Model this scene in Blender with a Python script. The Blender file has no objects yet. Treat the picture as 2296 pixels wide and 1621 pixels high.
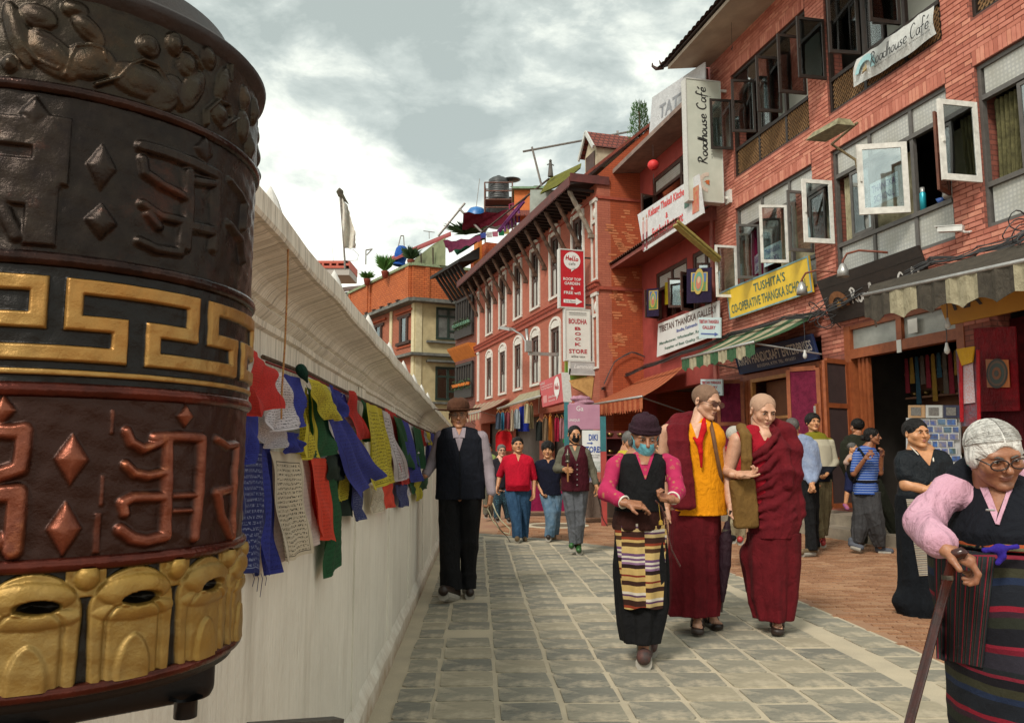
import bpy,math,random
import numpy as np
from mathutils import Vector,Matrix
random.seed(7);np.random.seed(7)
S=bpy.context.scene
COL=S.collection
R=math.radians
# ---------------------------------------------------------------- camera
F_PX,CX,CY,CAM_H=1800.0,1148.0,810.5,1.22
PITCH=math.atan(217.5/F_PX);PC,PS=math.cos(PITCH),math.sin(PITCH)
cam=bpy.data.cameras.new('camera');cam.sensor_width=36;cam.lens=36*F_PX/2296
cam.clip_start=0.05;cam.clip_end=800
camo=bpy.data.objects.new('camera',cam);COL.objects.link(camo)
camo.location=(0,0,CAM_H);camo.rotation_euler=(math.pi/2+PITCH,0,0)
S.camera=camo
# ---------------------------------------------------------------- light
SUN_EL,SUN_AZ=43.0,208.0          # azimuth measured clockwise from +Y
W=bpy.data.worlds.new('World');S.world=W;W.use_nodes=True
def build_world():
 nt=W.node_tree;N=nt.nodes;L=nt.links;N.clear()
 def nd(t,**k):
  n=N.new(t)
  for a,b in k.items():setattr(n,a,b)
  return n
 def val(n,i,v):n.inputs[i].default_value=v
 def math_(op,a,b=None,clamp=False):
  n=nd('ShaderNodeMath',operation=op,use_clamp=clamp)
  for i,q in enumerate((a,b)):
   if q is None:continue
   if isinstance(q,(int,float)):n.inputs[i].default_value=q
   else:L.new(q,n.inputs[i])
  return n.outputs[0]
 sky=nd('ShaderNodeTexSky',sky_type='NISHITA',sun_disc=False)
 sky.sun_elevation=R(SUN_EL);sky.sun_rotation=R(SUN_AZ);sky.air_density=1.0;sky.dust_density=2.0
 tc=nd('ShaderNodeTexCoord')
 mp=nd('ShaderNodeMapping');L.new(tc.outputs['Generated'],mp.inputs[0]);val(mp,'Scale',(1.0,1.0,1.9));val(mp,'Location',(3.31,1.2,0.4))
 n1=nd('ShaderNodeTexNoise');L.new(mp.outputs[0],n1.inputs[0]);val(n1,'Scale',2.3);val(n1,'Detail',9);val(n1,'Roughness',.55);val(n1,'Distortion',.35)
 n2=nd('ShaderNodeTexNoise');L.new(mp.outputs[0],n2.inputs[0]);val(n2,'Scale',8.5);val(n2,'Detail',8);val(n2,'Roughness',.6);val(n2,'Distortion',.25)
 def blob(dx,dy,dz,p0,p1,amp):
  v=Vector((dx,dy,dz)).normalized()
  d=nd('ShaderNodeVectorMath',operation='DOT_PRODUCT');L.new(tc.outputs['Generated'],d.inputs[0]);d.inputs[1].default_value=v
  m=nd('ShaderNodeMapRange',interpolation_type='SMOOTHSTEP');L.new(d.outputs['Value'],m.inputs[0]);val(m,'From Min',p0);val(m,'From Max',p1);val(m,'To Max',amp)
  return m.outputs[0]
 sep=nd('ShaderNodeSeparateXYZ');L.new(tc.outputs['Generated'],sep.inputs[0])
 hor=nd('ShaderNodeMapRange',interpolation_type='SMOOTHSTEP');L.new(sep.outputs[2],hor.inputs[0]);val(hor,'From Min',.62);val(hor,'From Max',.10)
 # brightness of the cloud deck
 b=math_('MULTIPLY',n1.outputs[0],2.3)
 b=math_('ADD',b,math_('MULTIPLY',n2.outputs[0],1.5))
 b=math_('SUBTRACT',b,1.47)
 b=math_('ADD',b,math_('MULTIPLY',hor.outputs[0],.22))
 b=math_('SUBTRACT',b,blob(.05,1,.60,.955,.992,.17))
 b=math_('SUBTRACT',b,blob(-.075,1,.385,.9975,.9993,.22))
 b=math_('SUBTRACT',b,blob(-.11,1,.39,.9985,.9995,.12))
 b=math_('SUBTRACT',b,blob(.22,1,.36,.986,.998,.13))
 b=math_('ADD',b,blob(-.20,1,.30,.965,.995,.17))
 ramp=nd('ShaderNodeValToRGB');L.new(b,ramp.inputs[0])
 e=ramp.color_ramp.elements;e[0].position=.14;e[0].color=(.32,.36,.33,1);e[1].position=.95;e[1].color=(1.08,1.05,.92,1)
 for p,c in ((.34,(.43,.47,.43,1)),(.52,(.63,.66,.585,1)),(.72,(.88,.89,.78,1))):
  q=ramp.color_ramp.elements.new(p);q.color=c
 sc=nd('ShaderNodeVectorMath',operation='SCALE');L.new(ramp.outputs[0],sc.inputs[0]);sc.inputs['Scale'].default_value=CLOUD
 mx=nd('ShaderNodeMixRGB');val(mx,'Fac',.90);L.new(sky.outputs[0],mx.inputs[1]);L.new(sc.outputs[0],mx.inputs[2])
 bg=nd('ShaderNodeBackground');L.new(mx.outputs[0],bg.inputs[0]);val(bg,'Strength',.1)
 out=nd('ShaderNodeOutputWorld');L.new(bg.outputs[0],out.inputs[0])
CLOUD=7.4
build_world()
sl=bpy.data.lights.new('sun','SUN');sl.energy=1.5;sl.angle=R(14);sl.color=(1.0,.93,.82)
so=bpy.data.objects.new('sun',sl);COL.objects.link(so)
_a,_e=R(SUN_AZ),R(SUN_EL)
so.rotation_euler=Vector((math.sin(_a)*math.cos(_e),math.cos(_a)*math.cos(_e),math.sin(_e))).to_track_quat('Z','Y').to_euler()
S.view_settings.view_transform='Standard';S.view_settings.look='None'
S.view_settings.exposure=1.12;S.view_settings.gamma=1.0
S.cycles.max_bounces=6

# ---------------------------------------------------------------- calibration: pixel of the survey photograph (2296 wide) -> point
def ray(x,y):
 u=(x-CX)/F_PX;v=(CY-y)/F_PX
 return (u,PC-v*PS,PS+v*PC)
def G(x,y,z=0.0):
 d=ray(x,y);t=(z-CAM_H)/d[2]
 return Vector((d[0]*t,d[1]*t,z))
def DP(x,y,Y):
 d=ray(x,y);t=Y/d[1]
 return Vector((d[0]*t,Y,CAM_H+d[2]*t))
class Fac:
 def __init__(s,p0,xa):
  n=math.hypot(*xa);s.x=(xa[0]/n,xa[1]/n);s.y=(-s.x[1],s.x[0]);s.p=p0
  s.ang=math.atan2(s.x[1],s.x[0])
 def __call__(s,x,y,off=0.0):
  d=ray(x,y);px=s.p[0]-s.y[0]*off;py=s.p[1]-s.y[1]*off
  t=(px*s.y[0]+py*s.y[1])/(d[0]*s.y[0]+d[1]*s.y[1])
  return ((d[0]*t-px)*s.x[0]+(d[1]*t-py)*s.x[1],CAM_H+d[2]*t)
 def w(s,a,off,z):
  return Vector((s.p[0]+s.x[0]*a-s.y[0]*off,s.p[1]+s.x[1]*a-s.y[1]*off,z))

# ---------------------------------------------------------------- materials
def new_mat(name):
 m=bpy.data.materials.new(name);m.use_nodes=True
 nt=m.node_tree;nt.nodes.clear();return m,nt
class NT:
 def __init__(s,nt):s.nt=nt
 def n(s,t,ins=None,**k):
  n=s.nt.nodes.new('ShaderNode'+t)
  for a,b in k.items():setattr(n,a,b)
  for a,b in (ins or {}).items():s.put(n,a,b)
  return n
 def put(s,n,a,b):
  if isinstance(b,bpy.types.NodeSocket):s.nt.links.new(b,n.inputs[a])
  elif isinstance(b,bpy.types.Node):s.nt.links.new(b.outputs[0],n.inputs[a])
  else:
   if isinstance(b,tuple) and len(b) == 3 and n.inputs[a].type == 'RGBA':b=b+(1,)
   n.inputs[a].default_value=b
 def m(s,op,a,b=0.0,clamp=False):
  return s.n('Math',{0:a,1:b},operation=op,use_clamp=clamp).outputs[0]
 def mix(s,f,a,b,bt='MIX'):
  return s.n('MixRGB',{0:f,1:a,2:b},blend_type=bt).outputs[0]
 def obj(s):return s.n('TexCoord').outputs['Object']
 def mapv(s,scale=(1,1,1),loc=(0,0,0),rot=(0,0,0),v=None):
  return s.n('Mapping',{'Vector':v if v is not None else s.obj(),'Scale':scale,'Location':loc,'Rotation':rot}).outputs[0]
 def noise(s,scale,detail=4,rough=.55,v=None,dist=0.0):
  return s.n('TexNoise',{'Vector':v if v is not None else s.obj(),'Scale':scale,'Detail':detail,'Roughness':rough,'Distortion':dist}).outputs[0]
 def ramp(s,f,stops,interp='LINEAR'):
  r=s.n('ValToRGB',{0:f});cr=r.color_ramp;cr.interpolation=interp
  while len(cr.elements)<len(stops):cr.elements.new(.5)
  for e,(p,c) in zip(cr.elements,stops):
   e.position=p;e.color=(tuple(c)+(1,)) if not isinstance(c,(int,float)) else (c,c,c,1)
  return r.outputs[0]
 def band(s,v,lo,hi):   # 1 where lo<v<hi
  return s.m('MULTIPLY',s.m('GREATER_THAN',v,lo),s.m('LESS_THAN',v,hi))
 def out(s,color,rough=.7,bump=None,bstr=.3,bdist=.01,metal=0.0,**k):
  p=s.n('BsdfPrincipled',{'Base Color':color,'Roughness':rough,'Metallic':metal})
  for a,b in k.items():s.put(p,a.replace('_',' '),b)
  if bump is not None:
   bn=s.n('Bump',{'Height':bump,'Strength':bstr,'Distance':bdist});s.nt.links.new(bn.outputs[0],p.inputs['Normal'])
  o=s.n('OutputMaterial',{0:p});return p
_M={}
def hx(c):
 if isinstance(c,str):
  v=[int(c[i:i+2],16)/255 for i in (0,2,4)]
  return tuple(q/12.92 if q <= .04045 else ((q+.055)/1.055)**2.4 for q in v)
 return c
def mat(name,c,c2=None,sc=6,rough=.75,bump=.15,bs=60,metal=0.0,dirt=0.0,**k):
 """plain surface: two tones mixed by noise, fine relief, optional dirt blotches"""
 if name in _M:return _M[name]
 c=hx(c);c2=hx(c2) if c2 else tuple(q*.72 for q in c)
 m,nt=new_mat(name);q=NT(nt)
 f=q.noise(sc,6,.6);f=q.ramp(f,((.32,0),(.68,1)))
 col=q.mix(f,c,c2)
 if dirt:
  d=q.ramp(q.noise(sc*.37,7,.65),((.48,0),(.66,1)))
  col=q.mix(q.m('MULTIPLY',d,dirt),col,tuple(x*.35 for x in c))
 q.out(col,rough,q.noise(bs,3) if bump else None,bump,.006,metal,**k)
 _M[name]=m;return m
def cloth(name,c,c2=None,rough=.9,weave=420,wr=.5,sheen=.2):
 if name in _M:return _M[name]
 c=hx(c);c2=hx(c2) if c2 else tuple(q*.75 for q in c)
 m,nt=new_mat(name);q=NT(nt)
 f=q.noise(9,5,.6)
 col=q.mix(q.ramp(f,((.3,0),(.7,1))),c,c2)
 fine=q.noise(weave,2)
 col=q.mix(.25,col,q.mix(1.0,col,fine,'MULTIPLY'));col=q.mix(q.ramp(q.noise(3.5,7,.7),((.45,0),(.75,.35))),col,tuple(x*.55 for x in c))
 q.out(col,rough,q.m('ADD',q.m('ADD',q.m('MULTIPLY',q.noise(26,4,.6,dist=.6),wr),q.m('MULTIPLY',q.noise(9,3,.5,v=q.mapv((1.6,1.6,.7)),dist=1.6),wr*2.4)),q.m('MULTIPLY',fine,.12)),.6,.028,**{'Sheen_Weight':0.0,'Specular_IOR_Level':.18})
 _M[name]=m;return m
def skin(name,c,c2):
 if name in _M:return _M[name]
 m,nt=new_mat(name);q=NT(nt);c=hx(c);c2=hx(c2)
 col=q.mix(q.ramp(q.noise(22,6,.6),((.3,0),(.7,1))),c,c2)
 col=q.mix(q.ramp(q.noise(120,3),((.45,0),(.75,.35))),col,tuple(x*.6 for x in c))
 q.out(col,.48,q.m('ADD',q.noise(90,4),q.noise(30,4)),.35,.004,**{'Subsurface_Weight':.08,'Subsurface_Radius':(.02,.008,.004)})
 _M[name]=m;return m
def flat(name,c,rough=.5,metal=0.0,**k):
 if name in _M:return _M[name]
 m,nt=new_mat(name);q=NT(nt);c=hx(c)
 col=q.mix(q.ramp(q.noise(30,5),((.35,0),(.75,.35))),c,tuple(x*.7 for x in c))
 q.out(col,rough,None,metal=metal,**k);_M[name]=m;return m

# ---------------------------------------------------------------- mesh building
class MB:
 def __init__(s):s.v=[];s.f=[];s.mi=[];s.cur=0
 def add(s,vs,fs):
  o=len(s.v);s.v += [tuple(p) for p in vs];s.f += [tuple(i+o for i in f) for f in fs];s.mi += [s.cur]*len(fs);return s
 def box(s,x0,x1,y0,y1,z0,z1,M=None):
  vs=[(x,y,z) for x in (x0,x1) for y in (y0,y1) for z in (z0,z1)]
  if M is not None:vs=[M @ Vector(p) for p in vs]
  return s.add(vs,[(0,1,3,2),(4,6,7,5),(0,4,5,1),(2,3,7,6),(0,2,6,4),(1,5,7,3)])
 def hexa(s,p):   # 8 points: bottom 4 ccw then top 4
  return s.add(p,[(3,2,1,0),(4,5,6,7),(0,1,5,4),(1,2,6,5),(2,3,7,6),(3,0,4,7)])
 def bar(s,a,b,w,h=None,up=(0,0,1)):
  a=Vector(a);b=Vector(b);h=h or w;d=(b-a).normalized();u=Vector(up)
  if abs(d.dot(u))>.95:u=Vector((0,1,0))
  x=d.cross(u).normalized()*w/2;y=x.cross(d).normalized()*h/2
  return s.hexa([a-x-y,a+x-y,a+x+y,a-x+y,b-x-y,b+x-y,b+x+y,b-x+y])
 def tube(s,pts,r,n=8,caps=True):
  pts=[Vector(p) for p in pts];rr=r if isinstance(r,(list,tuple)) else [r]*len(pts)
  vs=[];prev=None
  for i,p in enumerate(pts):
   d=(pts[min(i+1,len(pts)-1)]-pts[max(i-1,0)])
   d=d.normalized() if d.length>1e-9 else Vector((0,0,1))
   if prev is None:u=d.orthogonal().normalized()
   else:
    u=prev-d*prev.dot(d);u=u.normalized() if u.length>1e-6 else d.orthogonal().normalized()
   prev=u;w=d.cross(u)
   for k in range(n):
    a=2*math.pi*k/n;vs.append(p+(u*math.cos(a)+w*math.sin(a))*rr[i])
  fs=[(i*n+k,i*n+(k+1)%n,(i+1)*n+(k+1)%n,(i+1)*n+k) for i in range(len(pts)-1) for k in range(n)]
  if caps:fs += [tuple(range(n-1,-1,-1)),tuple((len(pts)-1)*n+k for k in range(n))]
  return s.add(vs,fs)
 def lathe(s,prof,c=(0,0,0),n=24,a0=0,a1=2*math.pi):
  full=abs(a1-a0-2*math.pi)<1e-6;m=n if full else n+1;vs=[]
  for r,z in prof:
   for k in range(m):
    a=a0+(a1-a0)*k/n;vs.append((c[0]+r*math.cos(a),c[1]+r*math.sin(a),c[2]+z))
  fs=[(i*m+k,i*m+(k+1)%m,(i+1)*m+(k+1)%m,(i+1)*m+k) for i in range(len(prof)-1) for k in range(n)]
  return s.add(vs,fs)
 def prism(s,poly,y0,y1,ax='y'):   # poly of (x,z) ccw, thick along y
  n=len(poly)
  def P(a,b,t):return (a,t,b) if ax == 'y' else ((t,a,b) if ax == 'x' else (a,b,t))
  vs=[P(a,b,y0) for a,b in poly]+[P(a,b,y1) for a,b in poly]
  return s.add(vs,[tuple(range(n)),tuple(range(2*n-1,n-1,-1))]+[(i,i+n,(i+1)%n+n,(i+1)%n) for i in range(n)])
 def grid(s,P,close=False):   # P[i][j] points
  a,b=len(P),len(P[0]);vs=[p for r_ in P for p in r_]
  return s.add(vs,[(i*b+j,i*b+j+1,(i+1)*b+j+1,(i+1)*b+j) for i in range(a-1) for j in range(b-1)])
 def sheet(s,P,t):   # grid with thickness t along its normal (approx by per-face offset)
  P=[[Vector(q) for q in r_] for r_ in P];a,b=len(P),len(P[0]);Q=[]
  for i in range(a):
   row=[]
   for j in range(b):
    u=P[min(i+1,a-1)][j]-P[max(i-1,0)][j];v=P[i][min(j+1,b-1)]-P[i][max(j-1,0)]
    n=u.cross(v);n=n.normalized() if n.length>1e-12 else Vector((0,0,1));row.append(P[i][j]+n*t)
   Q.append(row)
  s.grid(P);s.grid([r_[::-1] for r_ in Q])
  for E1,E2 in ((P[0],Q[0]),(Q[-1],P[-1]),([r_[0] for r_ in Q],[r_[0] for r_ in P]),([r_[-1] for r_ in P],[r_[-1] for r_ in Q])):s.grid([E1,E2])
  return s
 def mesh(s,name,mats,smooth=False):
  me=bpy.data.meshes.new(name);me.from_pydata(s.v,[],s.f)
  for m in (mats if isinstance(mats,(list,tuple)) else [mats]):me.materials.append(m)
  if max(s.mi,default=0):me.polygons.foreach_set('material_index',s.mi)
  if smooth:me.shade_smooth()
  return me
 def obj(s,name,m,parent=None,smooth=False,fix=False,loc=None,kind=None,label=None):
  me=s.mesh(name,m,smooth)
  if fix:
   import bmesh;bm=bmesh.new();bm.from_mesh(me);bmesh.ops.recalc_face_normals(bm,faces=bm.faces);bm.to_mesh(me);bm.free()
  return link(name,me,parent,loc,kind,label)
def link(name,data,parent=None,loc=None,kind=None,label=None):
 o=bpy.data.objects.new(name,data);COL.objects.link(o)
 if parent is not None:o.parent=parent
 if loc is not None:o.location=loc
 if kind:o['kind']=kind
 if label:o['label']=label
 return o
def thing(name,label,cat,loc=(0,0,0),rz=0.0,group=None):
 o=bpy.data.objects.new(name,None);COL.objects.link(o);o.location=loc;o.rotation_euler=(0,0,rz)
 o.empty_display_size=.1
 return tag(o,label,cat,group)
def tag(o,label,cat,group=None):
 o['label']=label;o['category']=cat
 if group:o['group']=group
 return o
def structure(o):o['kind']='structure';return o
def copy_tree(o,parent=None,label=None):
 c=o.copy();COL.objects.link(c);c.parent=parent
 if label:c['label']=label
 for ch in list(o.children):copy_tree(ch,c)
 return c
def local(o,p):      # world point -> local of a thing that only has loc + rz
 v=Vector(p)-o.location;a=-o.rotation_euler[2]
 return Vector((v.x*math.cos(a)-v.y*math.sin(a),v.x*math.sin(a)+v.y*math.cos(a),v.z))
def rawmesh(name,V,Q,m,smooth=True,attr=None):
 me=bpy.data.meshes.new(name);n,k=len(V),len(Q)
 me.vertices.add(n);me.vertices.foreach_set('co',np.asarray(V,np.float32).ravel())
 me.loops.add(4*k);me.loops.foreach_set('vertex_index',np.asarray(Q,np.int32).ravel())
 me.polygons.add(k);me.polygons.foreach_set('loop_start',np.arange(0,4*k,4,dtype=np.int32));me.polygons.foreach_set('loop_total',np.full(k,4,np.int32))
 me.update(calc_edges=True)
 if attr is not None:
  at=me.attributes.new('h','FLOAT','POINT');at.data.foreach_set('value',np.asarray(attr,np.float32))
 if m:me.materials.append(m)
 if smooth:me.shade_smooth()
 return me

# ---------------------------------------------------------------- lettering (built-in font)
def text(name,body,m,parent,M,width=None,height=None,bold=0.0,shear=0.0,ext=.002,align='CENTER',space=1.0,lines=1.0,label=None,res=2):
 cu=bpy.data.curves.new(name,'FONT');cu.body=body;cu.align_x=align;cu.align_y='CENTER';cu.offset=bold;cu.shear=shear
 cu.space_character=space;cu.space_line=lines;cu.resolution_u=res
 t=bpy.data.objects.new(name,cu);COL.objects.link(t)
 dg=bpy.context.evaluated_depsgraph_get();me=bpy.data.meshes.new_from_object(t.evaluated_get(dg))
 bpy.data.objects.remove(t);bpy.data.curves.remove(cu)
 if len(me.vertices) == 0:return None
 co=np.empty(len(me.vertices)*3,np.float32);me.vertices.foreach_get('co',co);co=co.reshape(-1,3)
 mn,mxx=co.min(0),co.max(0);ctr=(mn+mxx)/2;sz=mxx-mn
 sx=(width/sz[0]) if width else None;sy=(height/sz[1]) if height else None
 sx=sx or sy;sy=sy or sx
 if align == 'CENTER':co -= ctr
 co[:,0] *= sx;co[:,1] *= sy;co[:,2]=ext
 me.vertices.foreach_set('co',co.ravel());me.transform(M);me.materials.clear();me.materials.append(m)
 return link(name,me,parent,label=label)
def face_M(s,y,z,rot=0.0,ry=0.0):
 """matrix that puts text (x right, y up) on a facade-local plane facing -y"""
 return Matrix.Translation((s,y,z)) @ Matrix.Rotation(ry,4,'Z') @ Matrix.Rotation(math.pi/2,4,'X') @ Matrix.Rotation(rot,4,'Z')
def plane_M(o,ux,uy):
 """matrix from three world points: origin(centre), x dir, y dir"""
 ux=Vector(ux).normalized();uy=Vector(uy);n=ux.cross(uy).normalized();uy=n.cross(ux)
 M=Matrix.Identity(4)
 for i in range(3):M[i][0]=ux[i];M[i][1]=uy[i];M[i][2]=n[i];M[i][3]=o[i]
 return M

# ---------------------------------------------------------------- signed-distance modelling -> one continuous surface
def nets(f,org,h):
 s=f<0;c=np.zeros(tuple(q-1 for q in f.shape),np.int8)
 offs=[(i,j,k) for i in (0,1) for j in (0,1) for k in (0,1)]
 nx,ny,nz=c.shape
 for i,j,k in offs:c += s[i:i+nx,j:j+ny,k:k+nz]
 act=(c>0) & (c<8);I=np.argwhere(act);n=len(I)
 if n == 0:return np.zeros((0,3)),np.zeros((0,4),int)
 idx=np.full(c.shape,-1,np.int32);idx[act]=np.arange(n)
 v={o:f[I[:,0]+o[0],I[:,1]+o[1],I[:,2]+o[2]] for o in offs}
 acc=np.zeros((n,3));cnt=np.zeros(n)
 for a in offs:
  for ax in range(3):
   if a[ax]:continue
   b=list(a);b[ax]=1;b=tuple(b)
   va,vb=v[a],v[b];m=(va<0) != (vb<0)
   t=np.where(m,va/np.where(m,va-vb,1),0)
   p=np.tile(np.array(a,float),(n,1));p[:,ax] += t;acc += p*m[:,None];cnt += m
 V=org+h*(I+acc/cnt[:,None]);Q=[]
 for ax in range(3):
  u,w=[(1,2),(2,0),(0,1)][ax]
  sl0=[slice(1,q) for q in c.shape];sl0[ax]=slice(0,c.shape[ax])
  sl1=list(sl0);sl1[ax]=slice(1,c.shape[ax]+1)
  a=s[tuple(sl0)];b=s[tuple(sl1)];E=np.argwhere(a != b)
  if len(E) == 0:continue
  sg=a[E[:,0],E[:,1],E[:,2]];add=np.ones(3,int);add[ax]=0;E=E+add
  def ix(du,dw):
   e=E.copy();e[:,u] -= du;e[:,w] -= dw;return idx[e[:,0],e[:,1],e[:,2]]
  q=np.stack([ix(1,1),ix(0,1),ix(0,0),ix(1,0)],1);q[~sg]=q[~sg][:,::-1]
  Q.append(q[(q >= 0).all(1)])
 return V,np.concatenate(Q)
def rot3(rx=0,ry=0,rz=0):
 return np.array((Matrix.Rotation(R(rz),3,'Z') @ Matrix.Rotation(R(rx),3,'X') @ Matrix.Rotation(R(ry),3,'Y')))
class Sdf:
 """prims: c = tapered capsule, e = ellipsoid, l = vertical loft, b = rounded box"""
 def __init__(s):s.p=[];s.wr=None
 def c(s,a,b,ra,rb=None,k=.02,neg=False):s.p.append(('c',np.array(a,float),np.array(b,float),ra,ra if rb is None else rb,k,neg));return s
 def path(s,pts,rs,k=.02):
  for i in range(len(pts)-1):s.c(pts[i],pts[i+1],rs[i],rs[i+1],k)
  return s
 def e(s,c,r,rot=None,k=.02,neg=False):s.p.append(('e',np.array(c,float),np.array(r,float),np.eye(3) if rot is None else rot,k,neg));return s
 def b(s,c,r,rot=None,rd=.01,k=.01,neg=False):s.p.append(('b',np.array(c,float),np.array(r,float),np.eye(3) if rot is None else rot,rd,k,neg));return s
 def l(s,secs,folds=(),k=.02,neg=False):
  """secs: (z, cx, cy, rx, ry); folds: (n, amp, phase, twist, z0, z1)"""
  s.p.append(('l',np.array(sorted(secs),float),folds,k,neg));return s
 def bbox(s,p):
  if p[0] == 'c':
   r=max(p[3],p[4]);return np.minimum(p[1],p[2])-r,np.maximum(p[1],p[2])+r
  if p[0] in 'eb':
   e=np.abs(p[3]) @ p[2]+(p[4] if p[0] == 'b' else 0);return p[1]-e,p[1]+e
  q=p[1];am=1+sum(f[1] for f in p[2])
  return (np.array([(q[:,1]-q[:,3]*am).min(),(q[:,2]-q[:,4]*am).min(),q[0,0]]),
    np.array([(q[:,1]+q[:,3]*am).max(),(q[:,2]+q[:,4]*am).max(),q[-1,0]]))
 def mesh(s,h,cut=None):
  bb=[s.bbox(p) for p in s.p if not p[-1]]
  lo=np.min([b[0] for b in bb],0)-3*h;hi=np.max([b[1] for b in bb],0)+3*h
  if cut is not None:lo=np.maximum(lo,cut[0]);hi=np.minimum(hi,cut[1])
  n=np.ceil((hi-lo)/h).astype(int)+1
  f=np.full(n,1.0,np.float32)
  ax=[(lo[i]+h*np.arange(n[i])).astype(np.float32) for i in range(3)]
  for p in s.p:
   k=p[-2];b0,b1=s.bbox(p);mg=k+3*h+(.03 if p[0] == 'l' else .008)
   i0=np.clip(((b0-mg-lo)/h).astype(int),0,n);i1=np.clip(((b1+mg-lo)/h).astype(int)+2,0,n)
   if (i1-i0<1).any():continue
   sl=tuple(slice(a,b) for a,b in zip(i0,i1))
   X=ax[0][sl[0]][:,None,None];Y=ax[1][sl[1]][None,:,None];Z=ax[2][sl[2]][None,None,:]
   if p[0] == 'c':
    a,b,ra,rb=p[1:5];d=b-a;L2=max(float(d @ d),1e-9)
    t=np.clip(((X-a[0])*d[0]+(Y-a[1])*d[1]+(Z-a[2])*d[2])/L2,0,1)
    dd=np.sqrt((X-a[0]-t*d[0])**2+(Y-a[1]-t*d[1])**2+(Z-a[2]-t*d[2])**2)-(ra+(rb-ra)*t)
   elif p[0] in 'eb':
    c,r,M=p[1],p[2],p[3];x,y,z=X-c[0],Y-c[1],Z-c[2]
    u=x*M[0,0]+y*M[1,0]+z*M[2,0];v=x*M[0,1]+y*M[1,1]+z*M[2,1];w=x*M[0,2]+y*M[1,2]+z*M[2,2]
    if p[0] == 'e':
     k0=np.sqrt((u/r[0])**2+(v/r[1])**2+(w/r[2])**2)
     k1=np.sqrt((u/r[0]**2)**2+(v/r[1]**2)**2+(w/r[2]**2)**2)+1e-6
     dd=k0*(k0-1)/k1
    else:
     qx,qy,qz=np.abs(u)-r[0],np.abs(v)-r[1],np.abs(w)-r[2]
     dd=np.sqrt(np.maximum(qx,0)**2+np.maximum(qy,0)**2+np.maximum(qz,0)**2)+np.minimum(np.maximum(np.maximum(qx,qy),qz),0)-p[4]
   else:
    q=p[1];zz=ax[2][sl[2]]
    cx,cy,rx,ry=[np.interp(zz,q[:,0],q[:,i])[None,None,:] for i in (1,2,3,4)]
    x,y=X-cx,Y-cy;mul=1.0
    if p[2]:
     th=np.arctan2(y/ry,x/rx)
     for fn,am,ph,tw,z0,z1 in p[2]:
      wgt=np.clip((z0-Z)/(z0-z1+1e-9),0,1)
      mul=mul+am*wgt*np.sin(fn*th+ph+tw*Z+.7*np.sin(2*th+3*Z+ph))
    rr=np.sqrt((x/rx)**2+(y/ry)**2)/mul
    dd=(rr-1)*np.minimum(rx,ry)+0*Z
    dd=np.maximum(dd,np.maximum(q[0,0]-Z,Z-q[-1,0]))
   dd=dd.astype(np.float32);F=f[sl]
   if p[-1]:
    dd=-dd;hh=np.maximum(k-np.abs(F-dd),0)/max(k,1e-6);f[sl]=np.maximum(F,dd)+hh*hh*k/4
   else:
    hh=np.maximum(k-np.abs(F-dd),0)/max(k,1e-6);f[sl]=np.minimum(F,dd)-hh*hh*k/4
  if s.wr:
   amp,fr,ph=s.wr;X=ax[0][:,None,None];Y=ax[1][None,:,None];Z=ax[2][None,None,:]
   for sg,q in ((1,0.0),(-1,2.1)):
    a=fr*(.42*Z+.34*sg*X+.22*Y)+1.6*np.sin(fr*.21*X+ph+q)+1.3*np.sin(fr*.17*Z+2*ph)+q
    f -= (amp*(1-np.abs(np.sin(a)))**2.5*(.5+.5*np.sin(fr*.23*(X-sg*Z)+3*ph+q))).astype(np.float32)
  return nets(f,lo,h)
 def obj(s,name,m,parent,h=.01,cut=None,label=None):
  V,Q=s.mesh(h,cut)
  return link(name,rawmesh(name,V,Q,m),parent,label=label)
def join_meshes(name,parts,m,parent,label=None):
 Vs,Qs,o=[],[],0
 for V,Q in parts:Vs.append(V);Qs.append(Q+o);o += len(V)
 return link(name,rawmesh(name,np.concatenate(Vs),np.concatenate(Qs),m),parent,label=label)

def cvt(x0,y0,k):return lambda x,y:((x0+x/k)/1.4216,(y0+y/k)/1.4216)
cP1,cQ,cR,cM,cO,cL,cW=cvt(1350,1200,2.0263),cvt(1850,1150,1.544),cvt(2500,1150,1.4045),cvt(2100,1180,3.118),cvt(2850,1250,2.947),cvt(2450,1280,3.1167),cvt(1940,1270,3.377)
# ================================================================ ground
FW=Fac((-.536,0),(-.0423,1.0))                 # street face of the white wall
def wallX(z):return-.536-.0423*z
def brick_mat(name,c1,c2,mortar,scale=1.0,bw=.24,rh=.075,axes='xz',ms=.012,bump=.5,rough=.85,dirt=.25):
 if name in _M:return _M[name]
 m,nt=new_mat(name);q=NT(nt)
 sp=q.n('SeparateXYZ',{0:q.obj()})
 u=q.m('ADD',sp.outputs[0],sp.outputs[1]) if axes == 'xz' else sp.outputs[0]
 v=sp.outputs[2] if axes == 'xz' else sp.outputs[1]
 cv=q.n('CombineXYZ',{0:u,1:v,2:0.0})
 bt=q.n('TexBrick',{'Vector':cv,'Color1':hx(c1),'Color2':hx(c2),'Mortar':hx(mortar),'Scale':1.0,'Mortar Size':ms,'Brick Width':bw,'Row Height':rh,'Bias':-.1})
 d=q.ramp(q.noise(1.1,8,.65),((.42,0),(.68,1)))
 col=q.mix(q.m('MULTIPLY',d,dirt),bt.outputs[0],tuple(x*.45 for x in hx(c1)))
 col=q.mix(.35,col,q.mix(1.0,col,q.noise(30,5),'MULTIPLY'))
 q.out(col,rough,q.m('SUBTRACT',q.m('MULTIPLY',q.noise(70,3),.3),bt.outputs[1]),bump,.01)
 _M[name]=m;return m
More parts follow.
